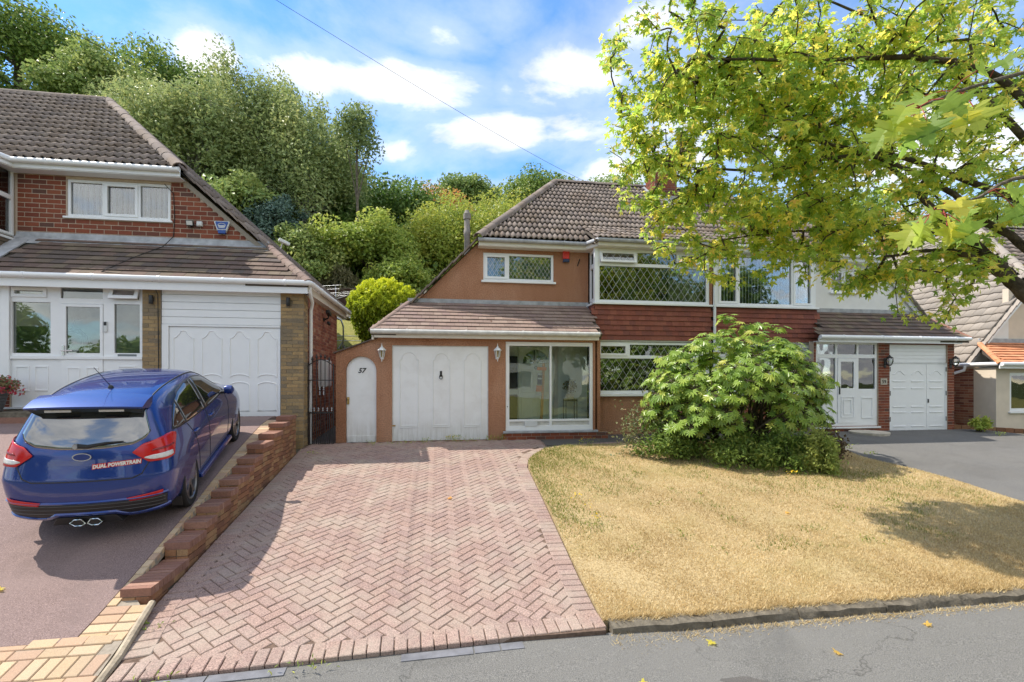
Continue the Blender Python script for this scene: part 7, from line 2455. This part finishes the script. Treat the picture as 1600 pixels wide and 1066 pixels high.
for (path, tips) in (([(3.3, 1.75, 1.45), (2.4, 1.35, 1.05), (1.90, 1.22, .97), (1.68, 1.17, .90), (1.46, 1.15, .82), (1.33, 1.15, .765)], 15), ([(3.3, 1.75, 1.45), (2.5, 1.5, .86), (1.86, 1.30, .66), (1.68, 1.27, .575), (1.50, 1.25, .515)], 13)):
    sp_ = smooth_path(path, 4)
    spr_t.tube([tuple(p - MO) for p in sp_], [.010 - .007 * i / (len(sp_) - 1) for i in range(len(sp_))], 7)
    tail = sp_[-9:]
    for q in range(tips):
        b = random.choice(tail[2:]) if q > 4 else tail[-1]
        a = random.uniform(0, 6.28)
        dr = Vector((math.cos(a) * .8 - .25, math.sin(a) * .5, random.uniform(-.95, .15))).normalized()
        pl = random.uniform(.04, .09)
        lp = b + dr * pl
        spr_p.tube([tuple(b - MO), tuple((b + lp) / 2 + Vector((0, 0, .008)) - MO), tuple(lp - MO)], [.0018, .0015, .0013], 5, False)
        ax = (dr * .8 + Vector((-.1, 0, -1.0))).normalized()
        nz = Vector((random.gauss(-.2, .5), random.gauss(-.65, .4), random.gauss(.5, .3)))
        bm_.append(orient(lp - MO, ax, nz, random.uniform(.052, .088)))
# one more leaf group at the very top right
for (x, y, z) in ((1.50, 1.05, 1.19), (1.60, 1.05, 1.16), (1.72, 1.08, 1.20), (1.78, 1.1, 1.14), (1.66, 1.1, 1.24)):
    bm_.append(orient(Vector((x, y, z)) - MO, (random.uniform(-.9, .1), random.uniform(-.2, .2), -.5), (random.uniform(-.2, .3), -.7, .6), random.uniform(.06, .09)))
spr_t.tube([tuple(Vector(p) - MO) for p in ((3.3, 1.75, 1.45), (2.4, 1.35, 1.38), (1.85, 1.12, 1.28), (1.62, 1.08, 1.22))], [.010, .007, .004, .003], 6)
spr_t.build('near_twigs', 'bark_grey', ma, smooth=True, kind='stuff')
spr_p.build('petioles', 'petiole_red', ma, smooth=True, kind='stuff')
leaf_pieces('leaf', big, 'leaf_maple', ma, bm_, 60, local=Matrix.Translation(MO))
leaf_pieces('leaf', mvar, 'leaf_maple', ma, mats, 300 - len(bm_), local=Matrix.Translation(MO))

# ================================================================ dry lawn: blades, green patches, weeds, litter
def lawn_points(n, bias=1.6):
    y = 4.08 + (10.2 - 4.08) * rng.uniform(0, 1, n) ** bias
    xl = np.array([lawn_left_full(q) for q in y]); xr = np.array([lawn_r(q) for q in y])
    x = xl + (xr - xl) * rng.uniform(0, 1, n)
    return x, y
def blades(name, x, y, h, wd, mat, tint, zf=z_lawn, lean=.9):
    n = len(x)
    z = np.array([zf(a, b) for a, b in zip(x, y)])
    a = rng.uniform(0, 2 * np.pi, n)
    dx, dy = np.cos(a), np.sin(a)
    b = rng.uniform(0, 2 * np.pi, n)
    ln = rng.uniform(.3, 1.0, n) * lean * h
    B = np.stack([x, y, z - .004], 1)
    V = np.stack([B + np.stack([dx, dy, 0 * x], 1) * wd[:, None] / 2, B - np.stack([dx, dy, 0 * x], 1) * wd[:, None] / 2, B + np.stack([np.cos(b) * ln, np.sin(b) * ln, h], 1)], 1).reshape(-1, 3)
    return leaf_obj(name, V, np.arange(3 * n).reshape(n, 3), tint, mat, kind='stuff')
n = 230000
x, y = lawn_points(n)
patch_ = np.sin(x * 2.1 + np.sin(y * 3)) * np.cos(y * 1.9 + x) * .22
bare = np.sin(x * 1.7 + 2.2 * np.sin(y * 1.1)) * np.cos(y * 2.3 + 1.5 * np.sin(x * .9)) + .5 * np.sin(x * 5.1 + y * 3.7)
kp = rng.uniform(0, 1, n) < np.clip(1.05 - .75 * np.clip(bare - .35, 0, 1), .2, 1)
x, y, patch_ = x[kp], y[kp], patch_[kp] * 1.5
n = len(x)
blades('dry_grass', x, y, rng.uniform(.012, .040, n), rng.uniform(.004, .010, n), 'grass_dry', np.clip(.45 + patch_ + rng.normal(0, .30, n), 0, 1))
# greener along the brick edging and in scattered spots
n = 110000
x, y = lawn_points(n, 1.1)
e = x - np.array([lawn_left_full(q) for q in y])
g = .9 * np.exp(-(e / .40) ** 2) * np.clip((y - 5.4) / 1.5, 0, 1) + .55 * np.clip(np.sin(x * 1.9 + 2 + .9 * np.sin(y * 2.7)) * np.sin(y * 1.6 + x * .7 + .8 * np.sin(x * 3.3)) * 1.1 - .25 + .5 * np.sin(x * 7.3 + 2 * np.sin(y * 5)) * np.sin(y * 8.1 + x * 2), 0, .6) * (y > 5.0) + .8 * np.exp(-((x - 2.4) ** 2 / .7 + (y - 9.2) ** 2 / .6)) + .35 * np.exp(-((x - 6.6) ** 2 / 2 + (y - 7.3) ** 2 / .5))
keep = rng.uniform(0, 1, n) < g
x, y = x[keep], y[keep]
blades('green_grass', x, y, rng.uniform(.022, .055, len(x)), rng.uniform(.007, .013, len(x)), 'grass_green', rng.uniform(0, 1, len(x)))
n = 9000
x = rng.uniform(1.5, 9.2, n); y = 4.075 + rng.normal(0, .022, n)
blades('kerb_grass', x, y, rng.uniform(.015, .05, n), rng.uniform(.004, .010, n), 'grass_dry', np.clip(rng.normal(.4, .3, n), 0, 1), lambda a, b: -2.125 + .12 * max(0, b - 4.06), 1.5)
# straw spilling over the kerb
n = 5200
x = rng.uniform(1.45, 9.2, n); y = 3.955 - np.abs(rng.normal(0, .05, n)) * (1 + 1.2 * np.exp(-(x - 1.7) ** 2 / .35))
blades('grass_clippings', x, y, rng.uniform(.008, .03, n), rng.uniform(.005, .010, n), 'grass_dry', np.clip(rng.normal(.35, .25, n), 0, 1), z_pave, 2.2)
# weeds: flat rosettes in the lawn, tufts at the foot of the house
ros = []
for (wx, wy) in [(2.0, 6.0), (2.15, 6.3), (1.95, 6.6), (3.2, 6.6), (3.7, 7.2), (4.0, 6.9), (3.5, 8.0), (4.6, 7.6), (3.0, 5.6), (3.9, 5.9), (5.1, 6.9), (4.6, 5.5), (2.7, 8.6), (3.1, 8.9), (2.9, 8.3), (5.7, 6.1), (3.3, 5.2), (6.0, 7.1), (2.5, 7.2), (4.3, 8.7), (5.3, 5.2), (6.8, 6.4), (2.2, 5.2)]:
    k = random.randint(10, 26)
    for _ in range(k):
        ros.append((wx + random.gauss(0, .09), wy + random.gauss(0, .09), z_lawn(wx, wy) + random.uniform(.01, .05)))
V, F, t = leaf_cloud(np.array(ros), .05, .014, .05, .8)
leaf_obj('lawn_weeds', V, F, t, 'grass_green', kind='stuff')
tuf = []
for (wx, wy, hh, k) in [(-1.35, 10.55, .10, 40), (-.9, 10.7, .06, 20), (-.25, 10.78, .10, 50), (.35, 10.8, .14, 130), (.75, 10.8, .06, 30), (1.2, 10.85, .10, 50), (1.45, 10.88, .14, 60), (-2.45, 9.9, .08, 20), (-.6, 10.7, .05, 25), (3.1, 10.2, .10, 30), (3.35, 10.22, .12, 30), (-2.0, 3.82, .03, 14), (-1.0, 3.84, .04, 22), (-2.36, 4.5, .03, 14), (9.0, 9.4, .10, 60), (9.05, 8.9, .06, 40), (14.2, 10.2, .1, 60)]:
    for _ in range(k):
        tuf.append((wx + random.gauss(0, .09), wy + random.gauss(0, .04), z_plot(wx, wy) + random.uniform(.0, 1) * hh))
V, F, t = leaf_cloud(np.array(tuf), .045, .012, -.3, .3)
leaf_obj('wall_weeds', V, F, t, 'leaf_bright', kind='stuff')
yel = []
for (wx, wy) in [(.30, 10.75), (.25, 10.8), (3.15, 10.15), (3.4, 10.2), (2.05, 6.05), (2.1, 6.5), (2.0, 6.8), (6.1, 7.55), (6.2, 7.6)]:
    for _ in range(7):
        yel.append((wx + random.gauss(0, .05), wy + random.gauss(0, .05), z_plot(wx, wy) + random.uniform(.08, .16)))
V, F, t = leaf_cloud(np.array(yel), .03, .03, 0, .8)
leaf_obj('weed_flowers', V, F, t, 'petal_yellow', kind='stuff')
# fallen leaves
lv = []
for (wx, wy, zf) in [(-3.9, 5.0, z_left), (3.2, 3.45, z_pave), (5.3, 3.3, z_pave), (2.3, 3.75, z_pave), (4.4, 3.7, z_pave), (6.0, 3.5, z_pave), (1.5, 3.3, z_pave), (4.9, 6.1, z_lawn), (.2, 7.2, z_plot)]:
    lv.append((orient((wx, wy, zf(wx, wy) + .014), (random.uniform(-1, 1), random.uniform(-1, 1), 0), (random.gauss(0, .3), random.gauss(0, .3), 1), random.uniform(.05, .075))))
fl_ = [toothed(t, 20 + i) for i, t in enumerate((.8, .95, 1.0))]
for v in fl_:
    v.materials.append(M['leaf_maple'])
LL = ['curled brown maple leaf lying alone on the red tarmac drive', 'fallen yellow leaf on the pavement below the middle of the kerb', 'fallen leaf on the pavement near the right edge, beside the tree shadow',
      'small fallen leaf close to the left end of the edging kerb', 'fallen leaf against the edging kerb, halfway along', 'fallen leaf on the pavement under the shadow of the maple', 'fallen leaf lying beside the dark asphalt patch',
      'fallen leaf on the sunny middle of the dry lawn', 'small fallen leaf on the red block-paved drive']
for i, m_ in enumerate(lv):
    o = bpy.data.objects.new('fallen_leaf', fl_[i % 3])
    COL.objects.link(o)
    o.matrix_basis = m_
    tag(o, LL[i], 'leaf', 'fallen maple leaves')

# ================================================================ fittings and small things
def lantern(mtx, label, group, mat, glass_='lamp_glass', style='coach'):
    t = local_thing('wall_lantern', label, 'lamp', mtx, group)
    MB().box(-.035, .035, -.02, 0, -.16, .10).build('back_plate', mat, t, bevel=.008)
    MB().tube([(0, -.01, -.05), (0, -.08, -.075), (0, -.11, -.06)], .010, 6).build('bracket', mat, t, smooth=True)
    if style == 'coach':
        MB().lathe([(.004, -.215), (.012, -.19), (.010, -.165), (.035, -.14), (.030, -.12)], (0, -.11, 0), 6).build('finial', mat, t)
        MB().lathe([(.043, -.115), (.066, .035)], (0, -.11, 0), 6).build('glass', glass_, t)
        b = MB()
        for k in range(6):
            a = k * math.pi / 3
            b.tube([(.045 * math.cos(a), -.11 + .045 * math.sin(a), -.118), (.068 * math.cos(a), -.11 + .068 * math.sin(a), .038)], .007, 4)
        b.build('bars', mat, t)
        MB().lathe([(.095, .035), (.088, .05), (.05, .09), (.022, .115), (.018, .13), (.008, .15), (.003, .20)], (0, -.11, 0), 6).build('cap', mat, t)
    else:
        MB().lathe([(.03, -.13), (.065, -.09), (.082, -.02), (.078, .04), (.055, .07)], (0, -.14, .03), 14).build('glass', glass_, t, smooth=True)
        MB().lathe([(.088, .07), (.07, .09), (.03, .12), (.01, .15)], (0, -.14, .03), 14).build('cap', mat, t, smooth=True)
        b = MB()
        for k in range(6):
            a = k * math.pi / 3
            b.tube([(.035 * math.cos(a), -.14 + .035 * math.sin(a), -.10), (.085 * math.cos(a), -.14 + .085 * math.sin(a), .01), (.08 * math.cos(a), -.14 + .08 * math.sin(a), .10)], .005, 4)
        b.build('bars', mat, t)
        MB().lathe([(.02, -.14), (.03, -.10)], (0, -.14, .03), 10).build('finial', mat, t)
    return t
g1 = 'white coach lanterns either side of the garage door'
a = lantern(Matrix.Translation((-1.21, YG, .63)), 'white coach lantern between the arched door and the garage door', g1, 'paint_white')
copy_thing(a, Matrix.Translation((1.35, YG, .65)), 'white coach lantern between the garage door and the glazed porch')
g2 = 'black round lanterns beside the white three-panel garage door'
a = lantern(Matrix.Translation((11.86, YH, .50)), 'black round lantern on the brick pier above the number 59', g2, 'iron_black', 'glass_clear', 'globe')
copy_thing(a, Matrix.Translation((13.93, YH, .50)), 'black round lantern on the narrow brick pier right of the garage doors')
g3 = 'black up-and-down lights on the buff brick piers'
t = local_thing('wall_light', 'black cylinder wall light on the buff pier beside the white porch', 'lamp', Matrix.Translation((-5.58, LG - .008, 1.60)), g3)
MB().lathe([(.035, -.085), (.038, -.08), (.038, .08), (.035, .085)], (0, -.055, 0), 14).build('barrel', 'plastic_black', t, smooth=True)
MB().box(-.02, .02, -.03, 0, -.03, .03).build('mount', 'plastic_black', t)
copy_thing(t, Matrix.Translation((-3.03, LG - .008, 1.62)), 'black cylinder wall light on the buff pier beside the white downpipe')
# alarm boxes
t = local_thing('alarm_box', 'red alarm box with a dark blue base on the brown wall', 'alarm box', Matrix.Translation((3.26, YF, 3.17)))
MB().box(-.085, .085, -.07, 0, -.05, .17).build('cover', 'red_plastic', t, bevel=.015)
MB().box(-.080, .080, -.075, 0, -.13, -.052).build('base', 'navy_plastic', t, bevel=.012)
MB(Matrix.Translation((.34, 0, -.12)) @ Matrix.Rotation(R(20), 4, 'Y')).box(-.012, .012, -.012, -.001, -.10, .10).build('cable_hole', 'wire_black', t)
t = local_thing('alarm_box', 'shield-shaped blue alarm box with a white rim on the red brick wall', 'alarm box', Matrix.Translation((-4.72, LF - .008, 3.40)))
sh = [(-.155, .135), (.155, .135), (.165, .11), (.105, -.06), (.07, -.13), (-.07, -.13), (-.105, -.06), (-.165, .11)]
MB().prism(sh, -.06, 0).build('cover', 'meter_white', t, bevel=.012)
MB().prism([(x * .80, z * .80 + .012) for x, z in sh[:4]] + [(.085, -.045), (-.085, -.045)] + [(x * .80, z * .80 + .012) for x, z in sh[6:]], -.066, -.0605).build('badge', 'blue_sign', t)
MB().prism([(-.09, -.065), (.09, -.065), (.07, -.145), (-.07, -.145)], -.075, -.005).build('base', 'blue_sign', t, bevel=.01)
em = MB()
em.tube([(.078 * math.cos(q), -.068, .03 + .05 * math.sin(q)) for q in [math.pi * i / 10 for i in range(11)]], .007, 5)
em.box(-.07, .07, -.070, -.0662, .005, .035)
em.box(-.06, .06, -.070, -.0662, -.022, -.006)
em.build('emblem', 'meter_white', t)
t = local_thing('security_light', 'small black-framed floodlight on the red brick wall beside the alarm box', 'security light', Matrix.Translation((-5.36, LF - .008, 3.47)))
MB(Matrix.Rotation(R(12), 4, 'X')).box(-.075, .075, -.10, -.06, -.06, .06).build('housing', 'plastic_black', t, bevel=.006)
MB(Matrix.Rotation(R(12), 4, 'X')).box(-.060, .060, -.104, -.0995, -.045, .045).build('lens', 'lamp_clear', t)
MB().box(-.015, .015, -.07, 0, -.09, -.05).build('bracket', 'plastic_black', t)
t = local_thing('motion_sensor', 'small white motion sensor right of the floodlight on the red brick wall', 'sensor', Matrix.Translation((-5.18, LF - .008, 3.45)))
MB().box(-.055, .055, -.07, 0, -.05, .055).build('body', 'meter_white', t, bevel=.012)
MB().lathe([(.03, 0), (.024, -.02), (.01, -.028)], (0, -.07, -.03), 10, 'y').build('eye', 'lamp_clear', t, smooth=True)
t = local_thing('security_camera', 'white security camera standing off the sloping roof edge of the red brick house', 'camera', Matrix.Translation((-3.50, 11.50, 3.06)))
MB().tube([(0, 0, -.08), (.06, -.06, .04)], .015, 6).build('arm', 'meter_white', t)
MB(Matrix.Translation((.10, -.08, .05)) @ Matrix.Rotation(R(35), 4, 'Z') @ Matrix.Rotation(R(18), 4, 'Y')).box(-.12, .12, -.04, .04, -.035, .035).build('housing', 'meter_white', t, bevel=.012)
t = local_thing('security_camera', 'black bullet camera on the brick side wall above the iron gate', 'camera', Matrix.Translation((-2.74, 12.22, 1.58)))
MB().lathe([(.05, 0), (.045, .03)], (0, 0, -.10), 10, 'x').build('mount', 'plastic_black', t)
MB().tube([(.02, 0, -.10), (.12, -.02, -.06), (.12, -.04, .0)], .018, 6).build('arm', 'plastic_black', t)
MB(Matrix.Translation((.14, -.06, .04)) @ Matrix.Rotation(R(-12), 4, 'X')).box(-.045, .045, -.16, .10, -.04, .045).build('housing', 'plastic_black', t, bevel=.012)
MB(Matrix.Translation((.14, -.06, -.20)) @ Matrix.Rotation(R(-12), 4, 'X')).box(-.03, .03, -.10, .06, -.03, .03).build('sensor', 'plastic_black', t, bevel=.01)
# meter box on the flank
t = local_thing('meter_box', 'grey-white meter cupboard on the brick side wall behind the iron gate', 'meter box', Matrix.Translation((-2.738, 11.9, .18)))
MB().box(0, .20, -.22, .22, -.32, .30).build('cabinet', 'meter_white', t, bevel=.008)
MB().box(.2005, .212, -.20, .20, -.30, .28).build('door', 'meter_white', t, bevel=.004)
# the iron gate
ga_ = local_thing('iron_gate', 'black wrought iron side gate between the buff pier and the arched wall', 'gate', Matrix.Translation((-2.47, 10.78, -1.42)))
for x in (-.26, .26):
    MB().box(x - .012, x + .012, -.012, .012, .02, 1.80 if x < 0 else 1.78).build('stile', 'iron_black', ga_)
MB().box(-.262, .262, -.010, .010, .72, .75).build('rail', 'iron_black', ga_)
MB().box(-.262, .262, -.010, .010, .04, .07).build('rail', 'iron_black', ga_)
MB().box(-.262, .262, -.008, .008, 1.42, 1.44).build('rail', 'iron_black', ga_)
arcp = [(-.262 + .524 * i / 12, 0, 1.74 + .13 * math.sin(math.pi * i / 12)) for i in range(13)]
MB().tube(arcp, .011, 6).build('top_rail', 'iron_black', ga_, smooth=True)
me = MB().box(-.007, .007, -.007, .007, 0, 1).mesh('bar')
mats = []
for i in range(5):
    x = -.172 + i * .086
    mats.append(Matrix.Translation((x, 0, .05)) @ Matrix.Diagonal((1, 1, 1.70 + .13 * math.sin(math.pi * (x + .262) / .524), 1)))
for i in range(11):
    mats.append(Matrix.Translation((-.225 + i * .045, 0, .05)) @ Matrix.Diagonal((.8, .8, .70, 1)))
me.materials.append(M['iron_black'])
for m_ in mats:
    o = link_mesh('bar', me, None, ga_)
    o.matrix_basis = m_
fin = MB().lathe([(.006, 0), (.014, .015), (.010, .03), (.026, .06), (.016, .09), (.004, .13)], (0, 0, 0), 7).mesh('finial', True)
fin.materials.append(M['iron_black'])
for i in range(5):
    x = -.172 + i * .086
    o = link_mesh('finial', fin, None, ga_)
    o.matrix_basis = Matrix.Translation((x, 0, 1.745 + .13 * math.sin(math.pi * (x + .262) / .524)))
orn = MB().lathe([(.004, -.06), (.022, -.035), (.012, 0), (.024, .035), (.004, .07)], (0, 0, 0), 7).mesh('leaf_ornament', True)
orn.materials.append(M['lead_grey'])
for (x, z) in [(-.225 + i * .09, .80) for i in range(6)] + [(-.02, 1.25), (.06, 1.25), (-.02, 1.15), (.06, 1.15)]:
    o = link_mesh('leaf_ornament', orn, None, ga_)
    o.matrix_basis = Matrix.Translation((x, -.012, z)) @ Matrix.Scale(.7, 4)
MB().box(-.29, -.255, -.02, .0, 1.15, 1.30).build('latch', 'iron_black', ga_)
strip('side_path', rows(10.95, 15.0, .5, -2.74, -2.21), flat(z_plot, .0), 'asphalt_patch', kind='structure', nx=3)
# planter by the porch
PL = Vector((-8.05, 10.05, -.563))
pt_ = local_thing('planter', 'dark grey ribbed pot of red and white trailing flowers beside the white porch', 'planter', Matrix.Translation(PL))
prof = [(.17, 0)]
for i in range(7):
    z0_ = .0 + i * .058
    prof += [(.19 + i * .014, z0_ + .012), (.195 + i * .014, z0_ + .045), (.188 + i * .014, z0_ + .056)]
prof += [(.30, .43), (.31, .45), (.28, .45), (.26, .40)]
MB().lathe(prof, (0, 0, 0), 28).build('pot', 'pot_grey', pt_, smooth=True)
MB().lathe([(.26, .38), (.26, .40)], (0, 0, 0), 20).build('compost', 'mortar_dark', pt_)
n = 900
u_ = unit(rng.normal(size=(n, 3)))
P_ = u_ * np.array([.40, .36, .17]) * rng.uniform(.4, 1, (n, 1)) + np.array([.06, 0, .50])
V, F, t = leaf_cloud(P_, .06, .035, .3, .3)
leaf_obj('leaves', V, F, t, 'leaf_rose', pt_)
n = 420
u_ = unit(rng.normal(size=(n, 3)))
P_ = u_ * np.array([.46, .38, .20]) * rng.uniform(.6, 1, (n, 1)) + np.array([.08, -.02, .48])
P_[:, 2] -= np.clip(np.abs(P_[:, 0] - .08) - .2, 0, 1) * .5
V, F, t = leaf_cloud(P_, .05, .04, .3, .3)
leaf_obj('flowers', V, F, t, 'petal_red', pt_, 'stuff')
# wreath with a number plaque on the wall inside the left porch
wr = local_thing('door_wreath', 'dark wreath with a number plaque seen through the left porch window', 'wreath', Matrix.Translation((-7.48, 11.2, .78)))
ring = MB().tube([(.27 * math.cos(q), 0, .27 * math.sin(q)) for q in [2 * math.pi * i / 24 for i in range(26)]], .055, 8).build('ring', 'pot_grey', wr, smooth=True)
MB().box(-.17, .20, -.03, .0, -.13, .13).build('plaque', 'grey_plaque', wr, bevel=.01)
text('5', .18, 'paint_white', wr, Matrix.Translation((.0, -.036, .0)), .003, 0, 'house_number', bold=.006)
MB().tube([(0, 0, .27), (0, .1, .5), (0, .3, .52)], .006, 5).build('hook', 'iron_black', wr)
# estate agent's board leaning inside the glazed porch
sb = local_thing('sale_board', 'orange sale board on a timber post stored behind the porch glass', 'sale board', Matrix.Translation((2.50, 11.5, -1.17)) @ Matrix.Rotation(R(2.5), 4, 'Y'))
MB().box(-.03, .03, -.03, .03, .0, 1.60).build('post', 'timber_orange', sb, bevel=.004)
MB().box(-.17, .06, -.05, -.031, 1.42, 1.50).build('arm', 'orange_paint', sb, bevel=.004)
MB().box(-.15, -.032, -.05, -.03, 1.07, 1.36).build('panel', 'navy_plastic', sb)
MB().box(-.14, -.042, -.056, -.0505, 1.30, 1.35).build('sign_strip', 'meter_white', sb)
MB().box(-.14, -.042, -.056, -.0505, 1.20, 1.24).build('sign_strip', 'meter_white', sb)
MB().box(-.17, -.032, -.05, -.03, .90, 1.05).build('panel', 'orange_paint', sb)
MB().box(-.16, -.032, -.05, -.03, .80, .87).build('panel', 'meter_white', sb)
MB().hexa([(-.07, -.04, .0), (.05, -.04, 0), (.05, .04, 0), (-.07, .04, 0), (-.03, -.04, .14), (.035, -.04, .14), (.035, .04, .14), (-.03, .04, .14)]).build('foot', 'stone_pale', sb)
ps = local_thing('plant_stand', 'thin black wire plant stand behind the right porch pane', 'plant stand', Matrix.Translation((3.28, 11.65, -1.17)))
for sx in (-.14, .14):
    for sy in (-.12, .12):
        MB().tube([(sx, sy, 0), (sx, sy, .72)], .009, 5).build('leg', 'iron_black', ps)
MB().slab(-.15, .15, .66, .70, [], -.13, .13).build('shelf', 'iron_black', ps)
pp = local_thing('house_plant', 'small pale potted plant standing on the wire plant stand', 'plant', Matrix.Translation((3.28, 11.65, -.468)))
MB().lathe([(.07, 0), (.09, .12), (.095, .13)], (0, 0, 0), 14).build('pot', 'stone_pale', pp, smooth=True)
P_ = unit(rng.normal(size=(260, 3))) * rng.uniform(.3, 1, (260, 1)) * np.array([.20, .18, .20]) + np.array([0, 0, .32])
V, F, t = leaf_cloud(P_, .07, .03, .1, .3)
leaf_obj('foliage', V, F, t, 'leaf_rose', pp)
# cables
MB().tube([(-5.9, LF - .014, 4.30), (-5.72, LF - .014, 4.1), (-5.70, LF - .014, 3.6), (-5.72, LF - .014, 3.15)], .008, 5).build('cable', 'wire_black', None)
bpy.data.objects['cable'].parent = None
tag(bpy.data.objects['cable'], 'thin black cable running down the red brick beside the upper window', 'cable', kind='thing')
cb = MB().tube([(-5.72, LF - .03, 3.15), (-5.80, 11.3, 2.88), (-6.15, 10.85, 2.50), (-6.40, 10.35, 2.10), (-5.50, 10.26, 2.02), (-5.47, 10.46, 1.7), (-5.47, LG - .014, .4), (-5.48, LG - .014, -.7)], .008, 5).build('cable', 'wire_black')
tag(cb, 'black cable lying over the brown lean-to tiles and down the buff pier', 'cable', kind='thing')
def sag(p, q, s_, n=16):
    p, q = Vector(p), Vector(q)
    return [p.lerp(q, i / n) - Vector((0, 0, s_ * 4 * (i / n) * (1 - i / n))) for i in range(n + 1)]
c1 = MB().tube(sag((-4.2, 5.0, 3.65), (-12.6, 40.0, 20.6), .5), [.003] + [.005] * 15 + [.008], 5).build('overhead_cable', 'wire_black')
tag(c1, 'thin overhead cable crossing the hillside trees at upper left', 'cable', kind='thing')
c2 = MB().tube(sag((-1.9, 4.2, 3.45), (5.6, 16.6, 7.0), .12), [.0018 + .0035 * i / 16 for i in range(17)], 5).build('overhead_cable', 'wire_black')
tag(c2, 'thin overhead cable crossing the sky down to the grey roof ridge', 'cable', kind='thing')
# the car
CZ = math.radians(12.9)
build_car(Matrix.Translation((-3.66, 6.25, -1.50)) @ Matrix.Rotation(R(9.0), 4, 'Z') @ Matrix.Rotation(CZ, 4, 'X') @ Matrix.Diagonal((.825, .8626, 1.0, 1)))
# across the street, seen in the glass: hedge, trees and a house
oh = thing('opposite_house', 'white-walled house with a tiled roof across the street', 'house', (6, -24, -1.9))
MB().slab(-2, 14, -2, 3.2, [(0, 3, -.8, .8), (6, 9, -.8, .8), (0, 3, 1.6, 2.8), (6, 9, 1.6, 2.8)], -24.0, -23.8).build('wall', 'render_white', oh)  # walls made white so the porch glass reflects pale
MB().prism([(-23.5, 3.1), (-28, 6.5), (-32, 3.1)], -2.4, 14.4, 'x').build('roof', 'tile_roof', oh)
MB().box(-2, 14, -31.5, -24.01, -2, 3.1).build('interior', 'room_dark', oh)
for i, (x, y, rr, zt) in enumerate([(-20, -17, 3.2, 3.2), (-7, -17, 3.0, 4.6), (-34, -20, 4, 7), (9, -14, 4.6, 11.0), (16, -13, 4.6, 10.5), (24, -15, 4.6, 10)]):
    tree('street_tree', 'street tree across the road, ' + ('low one facing the left house', 'second from the left', 'far to the left', 'facing the large bay window', 'facing the white house', 'farthest right')[i], 'tree', (x, y, -2.3), (x, y, zt * .5 - .6), rr, zt * .5 + .6, 'leaf_oak', 7000, .42, 'bark_grey', 'street trees across the road', seed=60 + i)
